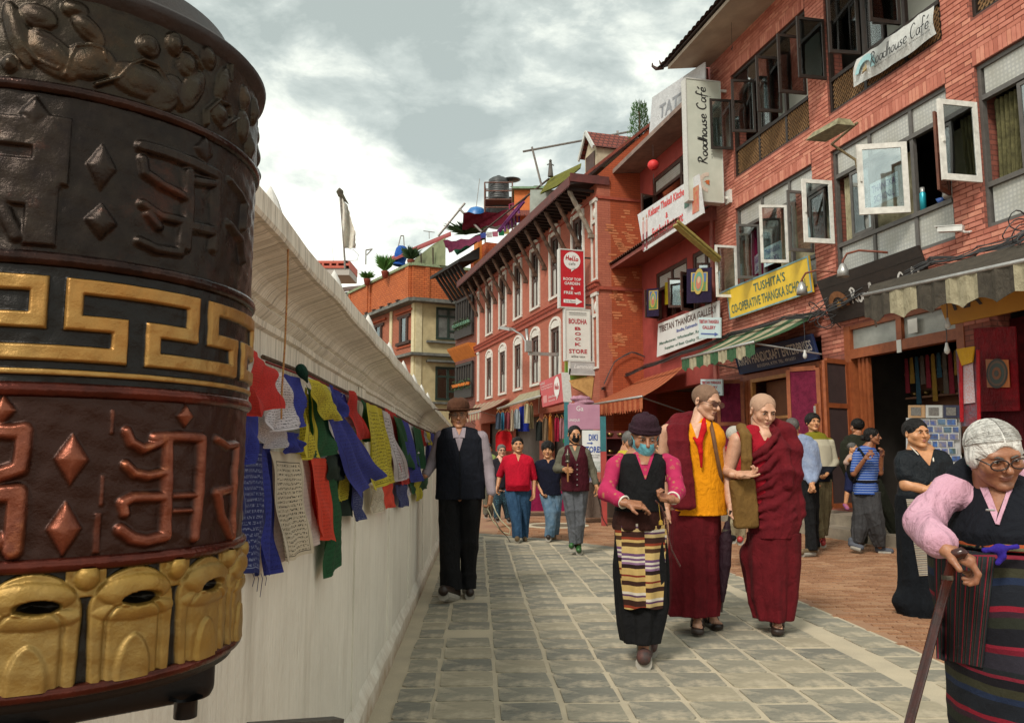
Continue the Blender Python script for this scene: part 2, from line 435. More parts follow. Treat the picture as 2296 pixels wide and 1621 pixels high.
def ground_mats():
 m,nt=new_mat('street_dust');q=NT(nt)
 col=q.mix(q.ramp(q.noise(1.6,8,.6),((.35,0),(.65,1))),hx('86604a'),hx('977558'))
 q.out(col,.95,q.noise(60,5),.3,.01);_M['dust']=m
 m,nt=new_mat('sandy_mortar');q=NT(nt)
 col=q.mix(q.ramp(q.noise(3.0,8,.6),((.35,0),(.65,1))),(.50,.43,.31),(.40,.35,.26))
 col=q.mix(q.ramp(q.noise(160,4),((.4,0),(.7,.45))),col,(.27,.225,.15))
 q.out(col,.95,q.noise(220,4),.5,.004);_M['mortar']=m
 for i,(a,b) in enumerate((((.245,.228,.178),(.15,.146,.118)),((.285,.26,.195),(.182,.172,.132)),((.205,.197,.160),(.118,.118,.098)),((.35,.305,.215),(.24,.215,.155)))):
  m,nt=new_mat('slate');q=NT(nt)
  v=q.mapv((1,4,1));f=q.noise(7,9,.68,v=v,dist=.8)
  col=q.mix(q.ramp(f,((.34,0),(.62,1))),a,b)
  s_=q.ramp(q.noise(4.0,10,.72),((.49,0),(.63,.85)))
  col=q.mix(s_,col,(.43,.37,.27))
  q.out(col,.8,q.noise(11,8,.65,v=v,dist=.8),.55,.008);_M['slate%d'%i]=m
 for i,(a,b) in enumerate((('8f664a','7e573e'),('9a765a','876248'),('845a3e','704a32'))):
  m,nt=new_mat('street_brick');q=NT(nt)
  col=q.mix(q.ramp(q.noise(2.4,8,.65),((.35,0),(.65,1))),hx(a),hx(b))
  col=q.mix(q.ramp(q.noise(90,4),((.45,0),(.7,.5))),col,hx('b08a62'))
  q.out(col,.92,q.noise(60,5),.5,.006);_M['sb%d'%i]=m
ground_mats()
g=MB().add([(-60,-8,-.012),(90,-8,-.012),(90,160,-.012),(-60,160,-.012)],[(0,1,2,3)])
ground=structure(g.obj('ground',_M['dust']))
# edge between the flagged path and the brick street
KERB=[(2.66,2.0),(2.63,4.0),(2.58,5.46),(2.50,7.0),(2.36,8.9),(2.0,10.2),(1.42,11.4),(.7,12.4),(-.3,13.3),(-1.8,14.2)]
def kerb_pt(t,off=0.0):      # t along by y-index, off to the left (towards the wall)
 P=KERB;L=[0]
 for a,b in zip(P,P[1:]):L.append(L[-1]+math.dist(a,b))
 t=max(0,min(t,L[-1]-1e-6))
 for i in range(len(P)-1):
  if t <= L[i+1]:
   k=(t-L[i])/(L[i+1]-L[i]);a,b=Vector(P[i]),Vector(P[i+1])
   def tan(j):
    u=Vector(P[min(j+1,len(P)-1)])-Vector(P[max(j-1,0)]);return u.normalized()
   d=(tan(i)*(1-k)+tan(i+1)*k).normalized();p=a.lerp(b,k)
   return Vector((p.x-d.y*off,p.y+d.x*off))
 return Vector(P[-1])
KL=sum(math.dist(a,b) for a,b in zip(KERB,KERB[1:]))
def inside_path(x,y,mg=0.0):
 if y>13.9 or x<wallX(y)+.02:return False
 best=1e9;sg=1
 for a,b in zip(KERB,KERB[1:]):
  a,b=Vector(a),Vector(b);p=Vector((x,y));d=b-a;t=max(0,min(1,(p-a).dot(d)/d.length_squared));q=a+d*t
  if (p-q).length<best:best=(p-q).length;sg=1 if (d.x*(p-a).y-d.y*(p-a).x)>0 else-1
 return sg>0 and best>mg
pts=[kerb_pt(KL*i/60) for i in range(61)]
m_=MB();vs=[(p.x,p.y,0) for p in pts];ws=[(wallX(p.y)-.1 if p.y<12 else min(wallX(12)-1.5,p.x-.1),p.y,0) for p in pts]
m_.grid([ws,vs]);path=structure(m_.obj('flagstone_path',_M['mortar']))
def slab(w,l,rnd,top=.009):
 """irregular flagstone: 8-point outline, sloping edge"""
 j=lambda:rnd.uniform(-.011,.011)
 o=[(-w/2+.016+j(),-l/2+j()*.6),(w/2-.016+j(),-l/2+j()*.6),(w/2+j()*.6,-l/2+.018),(w/2+j()*.6,l/2-.018),(w/2-.016+j(),l/2+j()*.6),(-w/2+.016+j(),l/2+j()*.6),(-w/2+j()*.6,l/2-.018),(-w/2+j()*.6,-l/2+.018)]
 n=len(o);tl=[rnd.uniform(-.002,.003) for _ in o]
 vs=[(x,y,-.004) for x,y in o]+[(x*.985,y*.985,top*.7+t) for (x,y),t in zip(o,tl)]
 return vs,[tuple(range(n,2*n))]+[(i,(i+1)%n,(i+1)%n+n,i+n) for i in range(n)]
rnd=random.Random(3);stones=[]
row=2.55
while row<13.6:
 rl=rnd.uniform(.255,.315);sh=rnd.uniform(-.02,.02);col=.12
 for c_ in range(14):
  w_=.318 if c_ else .20
  sx=col+w_/2;col += w_
  y=row+rl/2+.02*math.sin(c_*1.7)+rnd.uniform(-.012,.012);x=wallX(y)+sx
  if not inside_path(x,y,.44) or y+rl/2>13.4:continue
  if rnd.random()<.05:continue
  stones.append((math.hypot(x,y),x,y,w_-rnd.uniform(.018,.034),rl-rnd.uniform(.016,.03),-math.atan(.0423)*-1+rnd.uniform(-.02,.02)))
 row += rl
t_=.1
while t_<KL-.3:
 w_=rnd.uniform(.22,.34);p=kerb_pt(t_+w_/2,.17);q_=kerb_pt(t_+w_/2+.05,.17);d=q_-p
 if p.y<13.6 and p.y>2.4:stones.append((p.length,p.x,p.y,.27,w_-.035,math.atan2(-d.x,d.y)))
 t_ += w_
stones.sort();far=MB();far.cur=0
for i,(d,x,y,w_,l_,a) in enumerate(stones):
 tp=rnd.uniform(.004,.010);vs,fs=slab(w_,l_,rnd,tp);k=rnd.choice((0,0,1,1,2,3))
 if i<290:
  m1=MB().add(vs,fs);o=m1.obj('flagstone',_M['slate%d'%k],path);o.location=(x,y,0);o.rotation_euler=(0,0,a)
 else:
  far.cur=k;ca,sa=math.cos(a),math.sin(a)
  far.add([(x+u*ca-v*sa,y+u*sa+v*ca,z) for u,v,z in vs],fs)
far.obj('flagstone',[_M['slate%d'%k] for k in range(4)],path,kind='stuff')
# brick street (bricks on edge, laid in slightly bent rows)
street=structure(MB().grid([[(p.x-.01,p.y,-.006) for p in pts]+[(-1.8,19,-.006)],[(p.x+14,p.y,-.006) for p in pts]+[(15,19,-.006)]]).obj('brick_street',_M['dust']))
bl=[]
for r_ in range(-10,190):
 for c_ in range(-12,32):
  u=c_*.235+(r_%2)*.118+2.2;v=r_*.072+4.2
  x=u+.12*v*.3;y=v-.10*(u-2.5)+.05*math.sin(u*1.3)
  if y<3.5 or y>17 or x>8.2 or x>9.6-.24*y or abs(x/y)>.72:continue
  if inside_path(x,y,-.05) or (y>11 and x<-1.4) :continue
  best=min((kerb_pt(KL*i/30)-Vector((x,y))).length for i in range(31)) if x<3 else 1
  if best<.16:continue
  bl.append((math.hypot(x,y),x,y))
bl.sort();far=MB()
bms=[]
for i in range(9):
 q_=MB();w_,l_=.222,.060
 q_.hexa([(-w_/2,-l_/2,-.02),(w_/2,-l_/2,-.02),(w_/2,l_/2,-.02),(-w_/2,l_/2,-.02),(-w_/2+.004,-l_/2+.004,0),(w_/2-.004,-l_/2+.005,.0),(w_/2-.005,l_/2-.004,0),(-w_/2+.004,l_/2-.004,0)])
 q_.f=q_.f[1:];q_.mi=q_.mi[1:];bms.append((q_.mesh('brick',_M['sb%d'%(i%3)]),list(q_.v),list(q_.f),i%3))
for i,(d,x,y) in enumerate(bl):
 me,vs,fs,k=bms[rnd.randrange(9)];a=-.09+rnd.uniform(-.03,.03);z=rnd.uniform(-.002,.004)
 if i<290:
  o=link('brick',me,street);o.location=(x,y,z);o.rotation_euler=(0,0,a)
 else:
  far.cur=k;ca,sa=math.cos(a),math.sin(a)
  far.add([(x+u*ca-v*sa,y+u*sa+v*ca,z+w) for u,v,w in vs],fs)
far.obj('brick',[_M['sb%d'%k] for k in range(3)],street,kind='stuff')
# manhole in the street
mh=thing('manhole_cover','round iron manhole cover in a pale ring where the flagstones end','manhole cover',(G(1245,1178).x,G(1245,1178).y,0))
MB().lathe([(.62,-.004),(.62,.006),(.45,.008),(.44,-.004)],n=28).obj('ring',_M['mortar'],mh)
MB().lathe([(.43,-.004),(.43,.004),(.36,.006),(.35,.003),(.2,.003),(.19,.006),(.001,.006)],n=28).obj('lid',mat('iron_lid','54483a','6f5e48',20,.8),mh)

# ================================================================ white boundary wall
def whitewash():
 m,nt=new_mat('whitewash');q=NT(nt);o=q.obj();sp=q.n('SeparateXYZ',{0:o});z=sp.outputs[2]
 base=q.mix(q.ramp(q.noise(2.2,8,.6),((.3,0),(.7,1))),(.74,.695,.60),(.63,.59,.505))
 # runs of whitewash: thin vertical lines, wandering a little with height
 w1=q.n('Mapping',{'Vector':o,'Scale':(0.0,58.0,1.1)}).outputs[0]
 l1=q.noise(1.0,3,.6,v=w1);line=q.ramp(l1,((.475,0),(.497,1),(.52,0)))
 w2=q.n('Mapping',{'Vector':o,'Scale':(0.0,13.0,.8)}).outputs[0]
 l2=q.noise(1.0,4,.6,v=w2);line2=q.ramp(l2,((.47,0),(.50,1),(.53,0)))
 top=q.n('MapRange',{0:z,1:1.15,2:1.50}).outputs[0]
 f=q.m('MULTIPLY',line,q.m('ADD',q.m('MULTIPLY',top,.8),.07))
 base=q.mix(f,base,(.15,.135,.11))
 base=q.mix(q.m('MULTIPLY',line2,q.m('ADD',.12,q.m('MULTIPLY',top,.3))),base,(.21,.19,.15))
 low=q.n('MapRange',{0:q.m('ADD',z,q.m('MULTIPLY',q.noise(9,6),.22)),1:.27,2:.11}).outputs[0]
 base=q.mix(q.m('MULTIPLY',low,.8),base,(.30,.20,.115))
 w3=q.n('Mapping',{'Vector':o,'Scale':(0.0,6.0,.5)}).outputs[0]
 st=q.ramp(q.noise(1.0,7,.65,v=w3),((.54,0),(.70,.4)))
 base=q.mix(st,base,(.36,.31,.24))
 q.out(base,.9,q.m('ADD',q.m('ADD',q.m('MULTIPLY',q.noise(35,6),.5),q.m('MULTIPLY',q.noise(5,4),1.6)),q.m('MULTIPLY',l1,.9)),.5,.014);_M['whitewash']=m
whitewash()
wall=thing('boundary_wall','long whitewashed wall with a flared cornice running beside the flagstone path','wall')
prof=[(.03,-.05),(.03,.10),(.012,.13),(0,.16),(0,1.10),(.004,1.12),(0,1.30),(0,1.535),(.012,1.54),(.014,1.555),(.006,1.56),(.016,1.568),(.028,1.58),(.022,1.588),(.034,1.594),(.040,1.604),(.046,1.612),(.058,1.622),(.078,1.632),(.104,1.641),(.124,1.648),(.130,1.652),(.142,1.652),(.146,1.66),(.145,1.70),(.138,1.706),(.02,1.715),(-.16,1.72),(-.30,1.68),(-.34,1.60),(-.34,-.05)]
def wall_run(P,prof,wob=.003):
 """P: list of (x,y) line of the face; offset to the right-hand side (street)"""
 rows=[]
 for i,p in enumerate(P):
  a=Vector(P[max(i-1,0)]);b=Vector(P[min(i+1,len(P)-1)]);d=(b-a).normalized();n=Vector((d.y,-d.x))
  rows.append([(p[0]+n.x*(o+wob*math.sin(i*1.3+z*9)),p[1]+n.y*(o+wob*math.sin(i*.9+z*7)),z+wob*.6*math.sin(i*.77)) for o,z in prof])
 return rows
WEND=11.75
P=[(wallX(y),y) for y in np.arange(1.02,WEND,.13)]+[(wallX(WEND),WEND),(wallX(WEND)-.12,WEND+.16),(wallX(WEND)-.45,WEND+.36)]
x0,y0=P[-1]
for i in range(1,26):P.append((x0-.22*i,y0+.10*i))
mw=MB();rows=wall_run(P,prof);mw.grid(rows)
mw.add(rows[0],[tuple(range(len(rows[0])))])
wo=mw.obj('masonry',_M['whitewash'],wall,smooth=False)
# shallow pilaster joints and vertical cracks that read as thin grooves
mj=MB()
for y in (3.55,4.9,6.35,7.9,9.3,10.6):mj.box(wallX(y)-.01,wallX(y)+.008,y,y+.16,.16,1.535)
mj.obj('pilaster',_M['whitewash'],wall)
fin=None
wf=mat('finial_white',(.62,.61,.58),(.46,.45,.42),14,.85,dirt=.3);FL_=['nearest white stupa finial, half hidden behind the big prayer wheel','white finial second from the prayer wheel on the wall top','white finial third from the wheel, below the tall white banner','white finial fourth from the wheel, before the brick corner house','white finial fifth from the wheel, in front of the green sign','white finial sixth from the wheel, small in the distance','white finial seventh from the wheel, small and far','farthest white finial, at the end of the wall']
for i in range(8):
 y=2.74+1.27*i;x_=wallX(y)-.20
 if fin is None:
  fin=thing('wall_finial',FL_[0],'finial',(x_,y,1.70));MB().box(-.085,.085,-.085,.085,0,.20).box(-.10,.10,-.10,.10,.20,.23).box(-.07,.07,-.07,.07,.23,.29).lathe([(.088,.29),(.082,.31),(.060,.35),(.046,.375),(.030,.42),(.012,.455),(.001,.475)],n=14).obj('cap',wf,fin);c=fin
 else:c=copy_tree(fin);c.location=(x_,y,1.70)
 c['label']=FL_[i];c['group']='white finials along the top of the wall'
# seated rope hanging down the wall near the wheel
rp=thing('red_cord','thin twisted red and gold cord hanging straight down over the wall cornice','cord',(0,0,0))
a_=[DP(648,y,2.02) for y in (497,560,640,720,800,860,935)]
zz=[1.716,1.66,1.60,1.5,1.4,1.3,1.2];xs=wallX(2.0)
MB().tube([(xs+.153,1.63,1.71),(xs+.156,1.63,1.6),(xs+.155,1.63,1.45),(xs+.152,1.63,1.36),(xs+.15,1.64,1.30)],.0022,6).obj('strand',mat('cord_red','7a2a1c','b09050',300,.8),rp)

# ================================================================ prayer flags
def print_mat(name,c,ink,amt=.75,sc=1.0):
 m,nt=new_mat(name);q=NT(nt);c=hx(c);ink=hx(ink)
 uv=q.n('TexCoord').outputs['UV'];sp=q.n('SeparateXYZ',{0:uv});u,v=sp.outputs[0],sp.outputs[1]
 # rows of block-printed script: rows by sine, glyphs by stretched noise
 row=q.m('GREATER_THAN',q.m('SINE',q.m('MULTIPLY',v,2*math.pi*22*sc)),-.15)
 gl=q.ramp(q.noise(1.0,2,.5,v=q.n('Mapping',{'Vector':uv,'Scale':(62,46*sc,1)}).outputs[0]),((.50,0),(.55,1)))
 inside=q.m('MULTIPLY',q.band(u,.10,.90),q.band(v,.05,.90))
 bx=q.m('SUBTRACT',q.m('MULTIPLY',q.band(u,.075,.925),q.band(v,.035,.915)),q.m('MULTIPLY',q.band(u,.085,.915),q.band(v,.043,.907)))
 f=q.m('MULTIPLY',q.m('MAXIMUM',q.m('MULTIPLY',q.m('MULTIPLY',row,gl),inside),bx),amt)
 c2=tuple(x*.8 for x in c)
 col=q.mix(q.ramp(q.noise(14,5),((.3,0),(.7,1))),c,c2);col=q.mix(f,col,ink)
 p=q.n('BsdfPrincipled',{'Base Color':col,'Roughness':.85});t=q.n('BsdfTranslucent',{0:col})
 bn=q.n('Bump',{'Height':q.m('ADD',q.noise(22,4),q.m('MULTIPLY',q.noise(500,2),.1)),'Strength':.5,'Distance':.01});q.nt.links.new(bn.outputs[0],p.inputs['Normal'])
 q.n('OutputMaterial',{0:q.n('MixShader',{0:.3,1:p.outputs[0],2:t.outputs[0]})});return m
FC={'r':print_mat('flag_red','b82c26','5a0f0c',.6),'w':print_mat('flag_white','c9c3c8','2e2a30',.85),'b':print_mat('flag_blue','2a348c','10134a',.55),'y':print_mat('flag_yellow','c2b436','2a2a10',.85),
      'g':print_mat('flag_green','14502c','06200f',.6),'n':print_mat('flag_navy','1b2560','8f98b5',.55),'o':print_mat('flag_orange_red','d8452e','8c1f14',.55),'k':print_mat('flag_dark_green','0c2418','04100a',.5),
      'p':print_mat('flag_pale','c9b9b4','8b7f80',.35),'W':print_mat('flag_cream','cdc2ac','1f1c1a',.95,1.1)}
FN=dict(r='red',w='white',b='blue',y='yellow',g='green',n='navy',o='orange-red',k='dark green',p='pale pinkish',W='cream')
def c3(x,y):return ((750+x/1.7057)/1.42160,(1000+y/1.7057)/1.42160)
def flag(c,off,q4,parent,lab=None,ph=0.0,amp=.012):
 A=[FW(*c3(*p),off) for p in q4];nu,nv=12,20;P=[];UV=[]
 for j in range(nv+1):
  v=j/nv;row=[]
  for i in range(nu+1):
   u=i/nu
   s=(A[0][0]*(1-u)+A[1][0]*u)*(1-v)+(A[3][0]*(1-u)+A[2][0]*u)*v
   z=(A[0][1]*(1-u)+A[1][1]*u)*(1-v)+(A[3][1]*(1-u)+A[2][1]*u)*v
   am=amp*(.35+v)
   o=off+am*math.sin(u*7+ph+v*1.6)+am*.8*math.sin(u*13-ph*2+v*3.1+2*math.sin(v*5+ph))+.3*amp*math.sin(v*9+ph*3)
   z += .004*math.sin(u*9+ph)*v;s += .006*math.sin(v*7+ph)*v
   row.append(FW.w(s,max(o,.012),z));UV.append((u,1-v))
  P.append(row)
 mb=MB().grid(P);me=mb.mesh('flag',FC[c],True);ul=me.uv_layers.new()
 lv=np.empty(len(me.loops),np.int32);me.loops.foreach_get('vertex_index',lv)
 ul.data.foreach_set('uv',np.array(UV,np.float32)[lv].ravel())
 return link('prayer_flag',me,parent,label=lab)
fl_up=thing('prayer_flag_string','upper string of prayer flags in five colours tied along the white wall','prayer flags',group='prayer flag strings on the white wall')
fl_lo=thing('prayer_flag_string','lower string of long frayed prayer flags hanging nearest the pavement below the upper string','prayer flags',group='prayer flag strings on the white wall')
rope=[FW.w(*(lambda a:(a[0],.03,a[1]))(FW(*c3(x,y),.03))) for x,y in ((150,235),(330,305),(390,318),(520,385),(700,470),(820,520),(960,600),(1050,640),(1110,655),(1160,668))]
MB().tube(rope,.006,6).obj('rope',mat('rope_dark','33251c','5a4632',60,.9),fl_up)
MB().tube([p+Vector((.008,0,-.012)) for p in rope],.003,5).obj('rope',mat('rope_red','7d1c18',rough=.9),fl_lo)
up=[('r',.13,(75,190),(205,300),(195,520),(50,575)),('w',.10,(195,298),(262,325),(332,620),(180,640)),('b',.09,(262,320),(372,360),(402,600),(300,615)),('b',.07,(265,640),(340,650),(378,745),(290,755)),
      ('y',.06,(366,400),(392,440),(437,785),(350,790)),('g',.07,(380,385),(475,470),(550,755),(436,785)),('y',.10,(405,345),(512,398),(580,578),(485,570)),
      ('b',.09,(490,520),(590,560),(802,880),(655,1000)),('b',.05,(505,383),(590,440),(612,560),(540,560)),('w',.045,(570,425),(635,460),(665,640),(600,600)),('r',.07,(612,412),(655,430),(716,680),(655,680)),('g',.05,(682,465),(720,485),(732,700),(692,690)),
      ('y',.085,(715,483),(775,505),(835,905),(752,968)),('y',.06,(765,500),(800,525),(880,915),(820,920)),('w',.07,(800,525),(835,545),(948,895),(880,910)),('r',.05,(806,512),(862,540),(968,915),(890,935)),
      ('g',.07,(855,548),(905,575),(975,870),(925,800)),('b',.075,(895,568),(950,600),(1032,905),(962,915)),('w',.06,(932,595),(968,612),(990,760),(950,760)),('g',.065,(962,608),(1003,628),(1042,850),(990,830)),
      ('r',.05,(1000,628),(1022,636),(1036,720),(1018,720)),('w',.05,(1018,634),(1034,640),(1046,700),(1030,702)),('y',.05,(1036,640),(1056,646),(1064,720),(1048,712)),('b',.05,(1058,645),(1082,652),(1090,800),(1046,890)),('g',.05,(1080,650),(1105,655),(1108,740),(1088,740)),
      ('r',.05,(1103,655),(1124,660),(1128,730),(1108,730)),('w',.05,(1122,660),(1140,664),(1144,726),(1126,726))]
lo=[('b',.09,(45,520),(115,560),(98,820),(38,800)),('n',.055,(55,700),(165,705),(162,1418),(28,1395)),('b',.04,(145,705),(192,725),(223,1412),(150,1418)),('w',.06,(110,500),(262,610),(292,742),(132,712)),('p',.035,(178,740),(215,745),(240,1330),(215,1360)),
      ('W',.05,(190,745),(348,762),(386,1305),(236,1365)),('p',.035,(340,760),(388,790),(447,1240),(384,1285)),('r',.03,(383,785),(430,785),(470,1200),(425,1190)),('o',.055,(400,785),(482,785),(532,1238),(452,1215)),('g',.05,(478,780),(566,770),(586,1330),(512,1442)),
      ('k',.07,(505,740),(600,780),(598,900),(512,900)),('y',.05,(562,770),(612,800),(605,990),(562,1030)),('k',.03,(600,800),(650,840),(655,1100),(582,1092)),('n',.05,(632,900),(692,960),(692,1120),(640,1130)),('W',.04,(736,930),(802,935),(808,1068),(742,1090)),
      ('o',.05,(806,900),(860,920),(866,1050),(815,1056)),('n',.04,(866,930),(930,925),(930,1048),(882,1052)),('w',.035,(925,920),(950,925),(948,990),(930,985)),('y',.05,(972,905),(1012,900),(1012,1008),(985,1016)),('g',.045,(940,920),(1045,890),(1040,950),(960,985))]
for i,f_ in enumerate(up):flag(f_[0],f_[1],f_[2:],fl_up,FN[f_[0]]+' printed prayer flag',i*1.7)
for i,f_ in enumerate(lo):flag(f_[0],f_[1],f_[2:],fl_lo,FN[f_[0]]+' printed prayer flag',i*2.3+1,.009)
kn=Sdf();kp=FW.w(*(lambda a:(a[0],.10,a[1]))(FW(*c3(355,300),.10)))
kn.e(kp,(.009,.014,.010)).e(kp+Vector((.004,.012,-.010)),(.008,.010,.007)).c(kp,kp+Vector((.01,.03,-.03)),.005,.003)
kn.obj('knot',cloth('knot_green','12352a'),fl_up,.003)
mt=MB()
for k in range(4):
 p=FW.w(*(lambda a:(a[0],.05,a[1]))(FW(*c3(95+k*22,1410),.05)));mt.tube([p,p+Vector((.003,.004,-.012)),p+Vector((0,.006*(k%2),-.028-.012*(k%3)))],.0008,4)
mt.obj('fringe',FC['n'],fl_lo)

# ================================================================ big prayer wheel
WC=Vector((-.445,.782));WR=.177;WN=Vector((.4940,-.8695));WT=Vector((.8695,.4940))
def CYL(x,y,rr=WR):      # pixel -> (theta, z) on the drum
 d=ray(x,y);a=d[0]**2+d[1]**2;b=-2*(d[0]*WC.x+d[1]*WC.y);c=WC.length_squared-rr*rr
 D_=b*b-4*a*c
 t=(-b-math.sqrt(max(D_,0)))/(2*a);p=Vector((d[0]*t,d[1]*t))-WC
 return math.atan2(p.dot(WT),p.dot(WN)),CAM_H+d[2]*t
th=np.concatenate([np.arange(-1.72,1.72,.0066),np.arange(1.72,2*math.pi-1.72,.03)])
class Relief:
 def __init__(s,z0,z1,dz=.0012):
  s.z=np.linspace(z0,z1,int((z1-z0)/dz)+2);s.h=np.zeros((len(th),len(s.z)))
  s.T,s.Z=np.meshgrid(th,s.z,indexing='ij')
 def _sub(s,t0,t1,z0,z1):
  i=np.where((th>t0) & (th<t1))[0];j=np.where((s.z>z0) & (s.z<z1))[0]
  return None if len(i) == 0 or len(j) == 0 else (slice(i[0],i[-1]+1),slice(j[0],j[-1]+1))
 def stroke(s,a,b,w,ht,edge=.002,neg=False,w2=None):
  w2=w if w2 is None else w2;W_=max(w,w2)
  q=s._sub(min(a[0],b[0])-W_/WR-.02,max(a[0],b[0])+W_/WR+.02,min(a[1],b[1])-W_-.003,max(a[1],b[1])+W_+.003)
  if q is None:return
  X=s.T[q]*WR;Y=s.Z[q];ax,ay,bx,by=a[0]*WR,a[1],b[0]*WR,b[1];dx,dy=bx-ax,by-ay
  t=np.clip(((X-ax)*dx+(Y-ay)*dy)/(dx*dx+dy*dy+1e-12),0,1)
  if edge<0:   # square stroke (box metric)
   e=-edge;d=np.maximum(np.maximum(min(ax,bx)-X,X-max(ax,bx)),np.maximum(min(ay,by)-Y,Y-max(ay,by)));ww=w
  else:e=edge;d=np.hypot(X-ax-t*dx,Y-ay-t*dy);ww=w+(w2-w)*t
  v=np.clip((ww-d)/e,0,1);v=v*v*(3-2*v)*ht
  s.h[q]=np.minimum(s.h[q],-v) if neg else np.maximum(s.h[q],v)
 def poly(s,pts,w,ht,edge=.002,**k):
  for a,b in zip(pts,pts[1:]):s.stroke(a,b,w,ht,edge,**k)
 def blob(s,c,rx,rz,ht,pw=1.0,neg=False,dia=False,add=False,rot=0.0):
  q=s._sub(c[0]-1.5*max(rx,rz)/WR,c[0]+1.5*max(rx,rz)/WR,c[1]-1.5*max(rx,rz),c[1]+1.5*max(rx,rz))
  if q is None:return
  X=(s.T[q]-c[0])*WR;Y=s.Z[q]-c[1];cr,sr=math.cos(rot),math.sin(rot);X,Y=X*cr+Y*sr,-X*sr+Y*cr
  X,Y=X/rx,Y/rz
  r=(np.abs(X)+np.abs(Y)) if dia else np.hypot(X,Y)
  v=np.clip(1-r**2,0,1)**pw*ht
  if neg:s.h[q]=s.h[q]-v
  elif add:s.h[q]=s.h[q]+v
  else:s.h[q]=np.maximum(s.h[q],v)
 def obj(s,name,m,parent,base=0.0,taper=None,label=None):
  nse=.0005*np.sin(s.T*31+s.Z*90)*np.sin(s.Z*210-s.T*17)
  r=WR+base+s.h+nse
  X=WC.x+r*(np.cos(s.T)*WN.x+np.sin(s.T)*WT.x);Y=WC.y+r*(np.cos(s.T)*WN.y+np.sin(s.T)*WT.y)
  V=np.stack([X,Y,s.Z],-1).reshape(-1,3);a,b=s.h.shape
  i,j=np.meshgrid(np.arange(a),np.arange(b-1),indexing='ij');i2=(i+1)%a
  Q=np.stack([i*b+j,i2*b+j,i2*b+j+1,i*b+j+1],-1).reshape(-1,4)
  return link(name,rawmesh(name,V-np.array([WC.x,WC.y,0]),Q,m,attr=s.h.ravel()),parent,label=label)
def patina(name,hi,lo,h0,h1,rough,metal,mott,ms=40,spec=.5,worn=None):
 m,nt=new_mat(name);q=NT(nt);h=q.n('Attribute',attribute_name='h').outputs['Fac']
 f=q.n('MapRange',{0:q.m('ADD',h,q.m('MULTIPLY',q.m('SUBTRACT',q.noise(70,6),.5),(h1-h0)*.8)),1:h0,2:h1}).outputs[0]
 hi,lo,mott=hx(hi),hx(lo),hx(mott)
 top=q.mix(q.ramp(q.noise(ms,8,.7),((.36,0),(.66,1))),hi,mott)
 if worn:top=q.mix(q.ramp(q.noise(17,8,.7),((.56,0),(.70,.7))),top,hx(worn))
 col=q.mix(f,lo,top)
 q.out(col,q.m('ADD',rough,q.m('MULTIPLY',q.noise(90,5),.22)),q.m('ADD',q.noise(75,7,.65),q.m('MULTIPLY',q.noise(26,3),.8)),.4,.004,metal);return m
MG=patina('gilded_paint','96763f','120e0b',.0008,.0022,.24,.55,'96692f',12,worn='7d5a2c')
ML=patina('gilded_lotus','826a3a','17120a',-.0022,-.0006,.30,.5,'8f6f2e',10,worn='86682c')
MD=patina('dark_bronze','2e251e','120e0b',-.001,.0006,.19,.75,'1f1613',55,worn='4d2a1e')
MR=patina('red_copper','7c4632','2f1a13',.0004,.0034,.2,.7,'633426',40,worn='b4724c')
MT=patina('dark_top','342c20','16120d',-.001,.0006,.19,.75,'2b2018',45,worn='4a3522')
wh=thing('prayer_wheel','huge embossed bronze prayer wheel with gilded key pattern and lotus petals close to the camera','prayer wheel',(WC.x,WC.y,0))
def F2(cx,cy):return CYL(cx/3.8857,576.8+cy/3.8857)
def F3(cx,cy):return CYL(cx/3.8857,281.4+cy/3.8857)
def F4(cx,cy):return CYL(cx/1.9966,808.95+cy/1.9966)
def F5(cx,cy):return CYL(cx/2.6698/1.4216,cy/2.6698/1.4216)
z_t=F2(600,250)[1];z_2=F2(700,575)[1];z_3=F2(800,855)[1]
A0,A1,A2,A3=[F2(x,y)[0] for x,y in ((655,300),(1040,700),(1325,750),(1668,560))]
Pp=F2(1850,560)[0]-A0;Pp=2*math.pi/round(2*math.pi/Pp)
ZB=[1.618,1.503,1.507,1.3715,1.2785,1.1375,1.036]
zs=dict(fl0=F5(0,690)[1],dk0=CYL(0,560)[1],g0=CYL(0,587)[1],g1=F2(0,1050)[1],r0=F4(0,95)[1],r1=F4(0,905)[1],l0=F4(0,955)[1],l1=F4(0,1495)[1])
# gilded key band
rg=Relief(zs['g1']-.004,zs['g0']-.001,.0009);w_=.0071;E_=-.0022;HT=.0048
for k in range(-3,12):
 o=k*Pp
 for a,b in (((A0,z_t),(A3,z_t)),((A0,z_t),(A0,z_2)),((A0,z_2),(A1,z_2)),((A1,z_2),(A1,z_3)),((A2-Pp,z_3),(A1,z_3)),((A3,z_t),(A3,z_2)),((A2,z_2),(A3,z_2)),((A2,z_2),(A2,z_3))):
  rg.stroke((a[0]+o,a[1]),(b[0]+o,b[1]),w_,HT,E_)
zb=F2(0,985)[1];rg.stroke((-2,zb),(5,zb),.0028,.0030,-.0012)
rg.obj('key_pattern_band',MG,wh,label='gilded key pattern band')
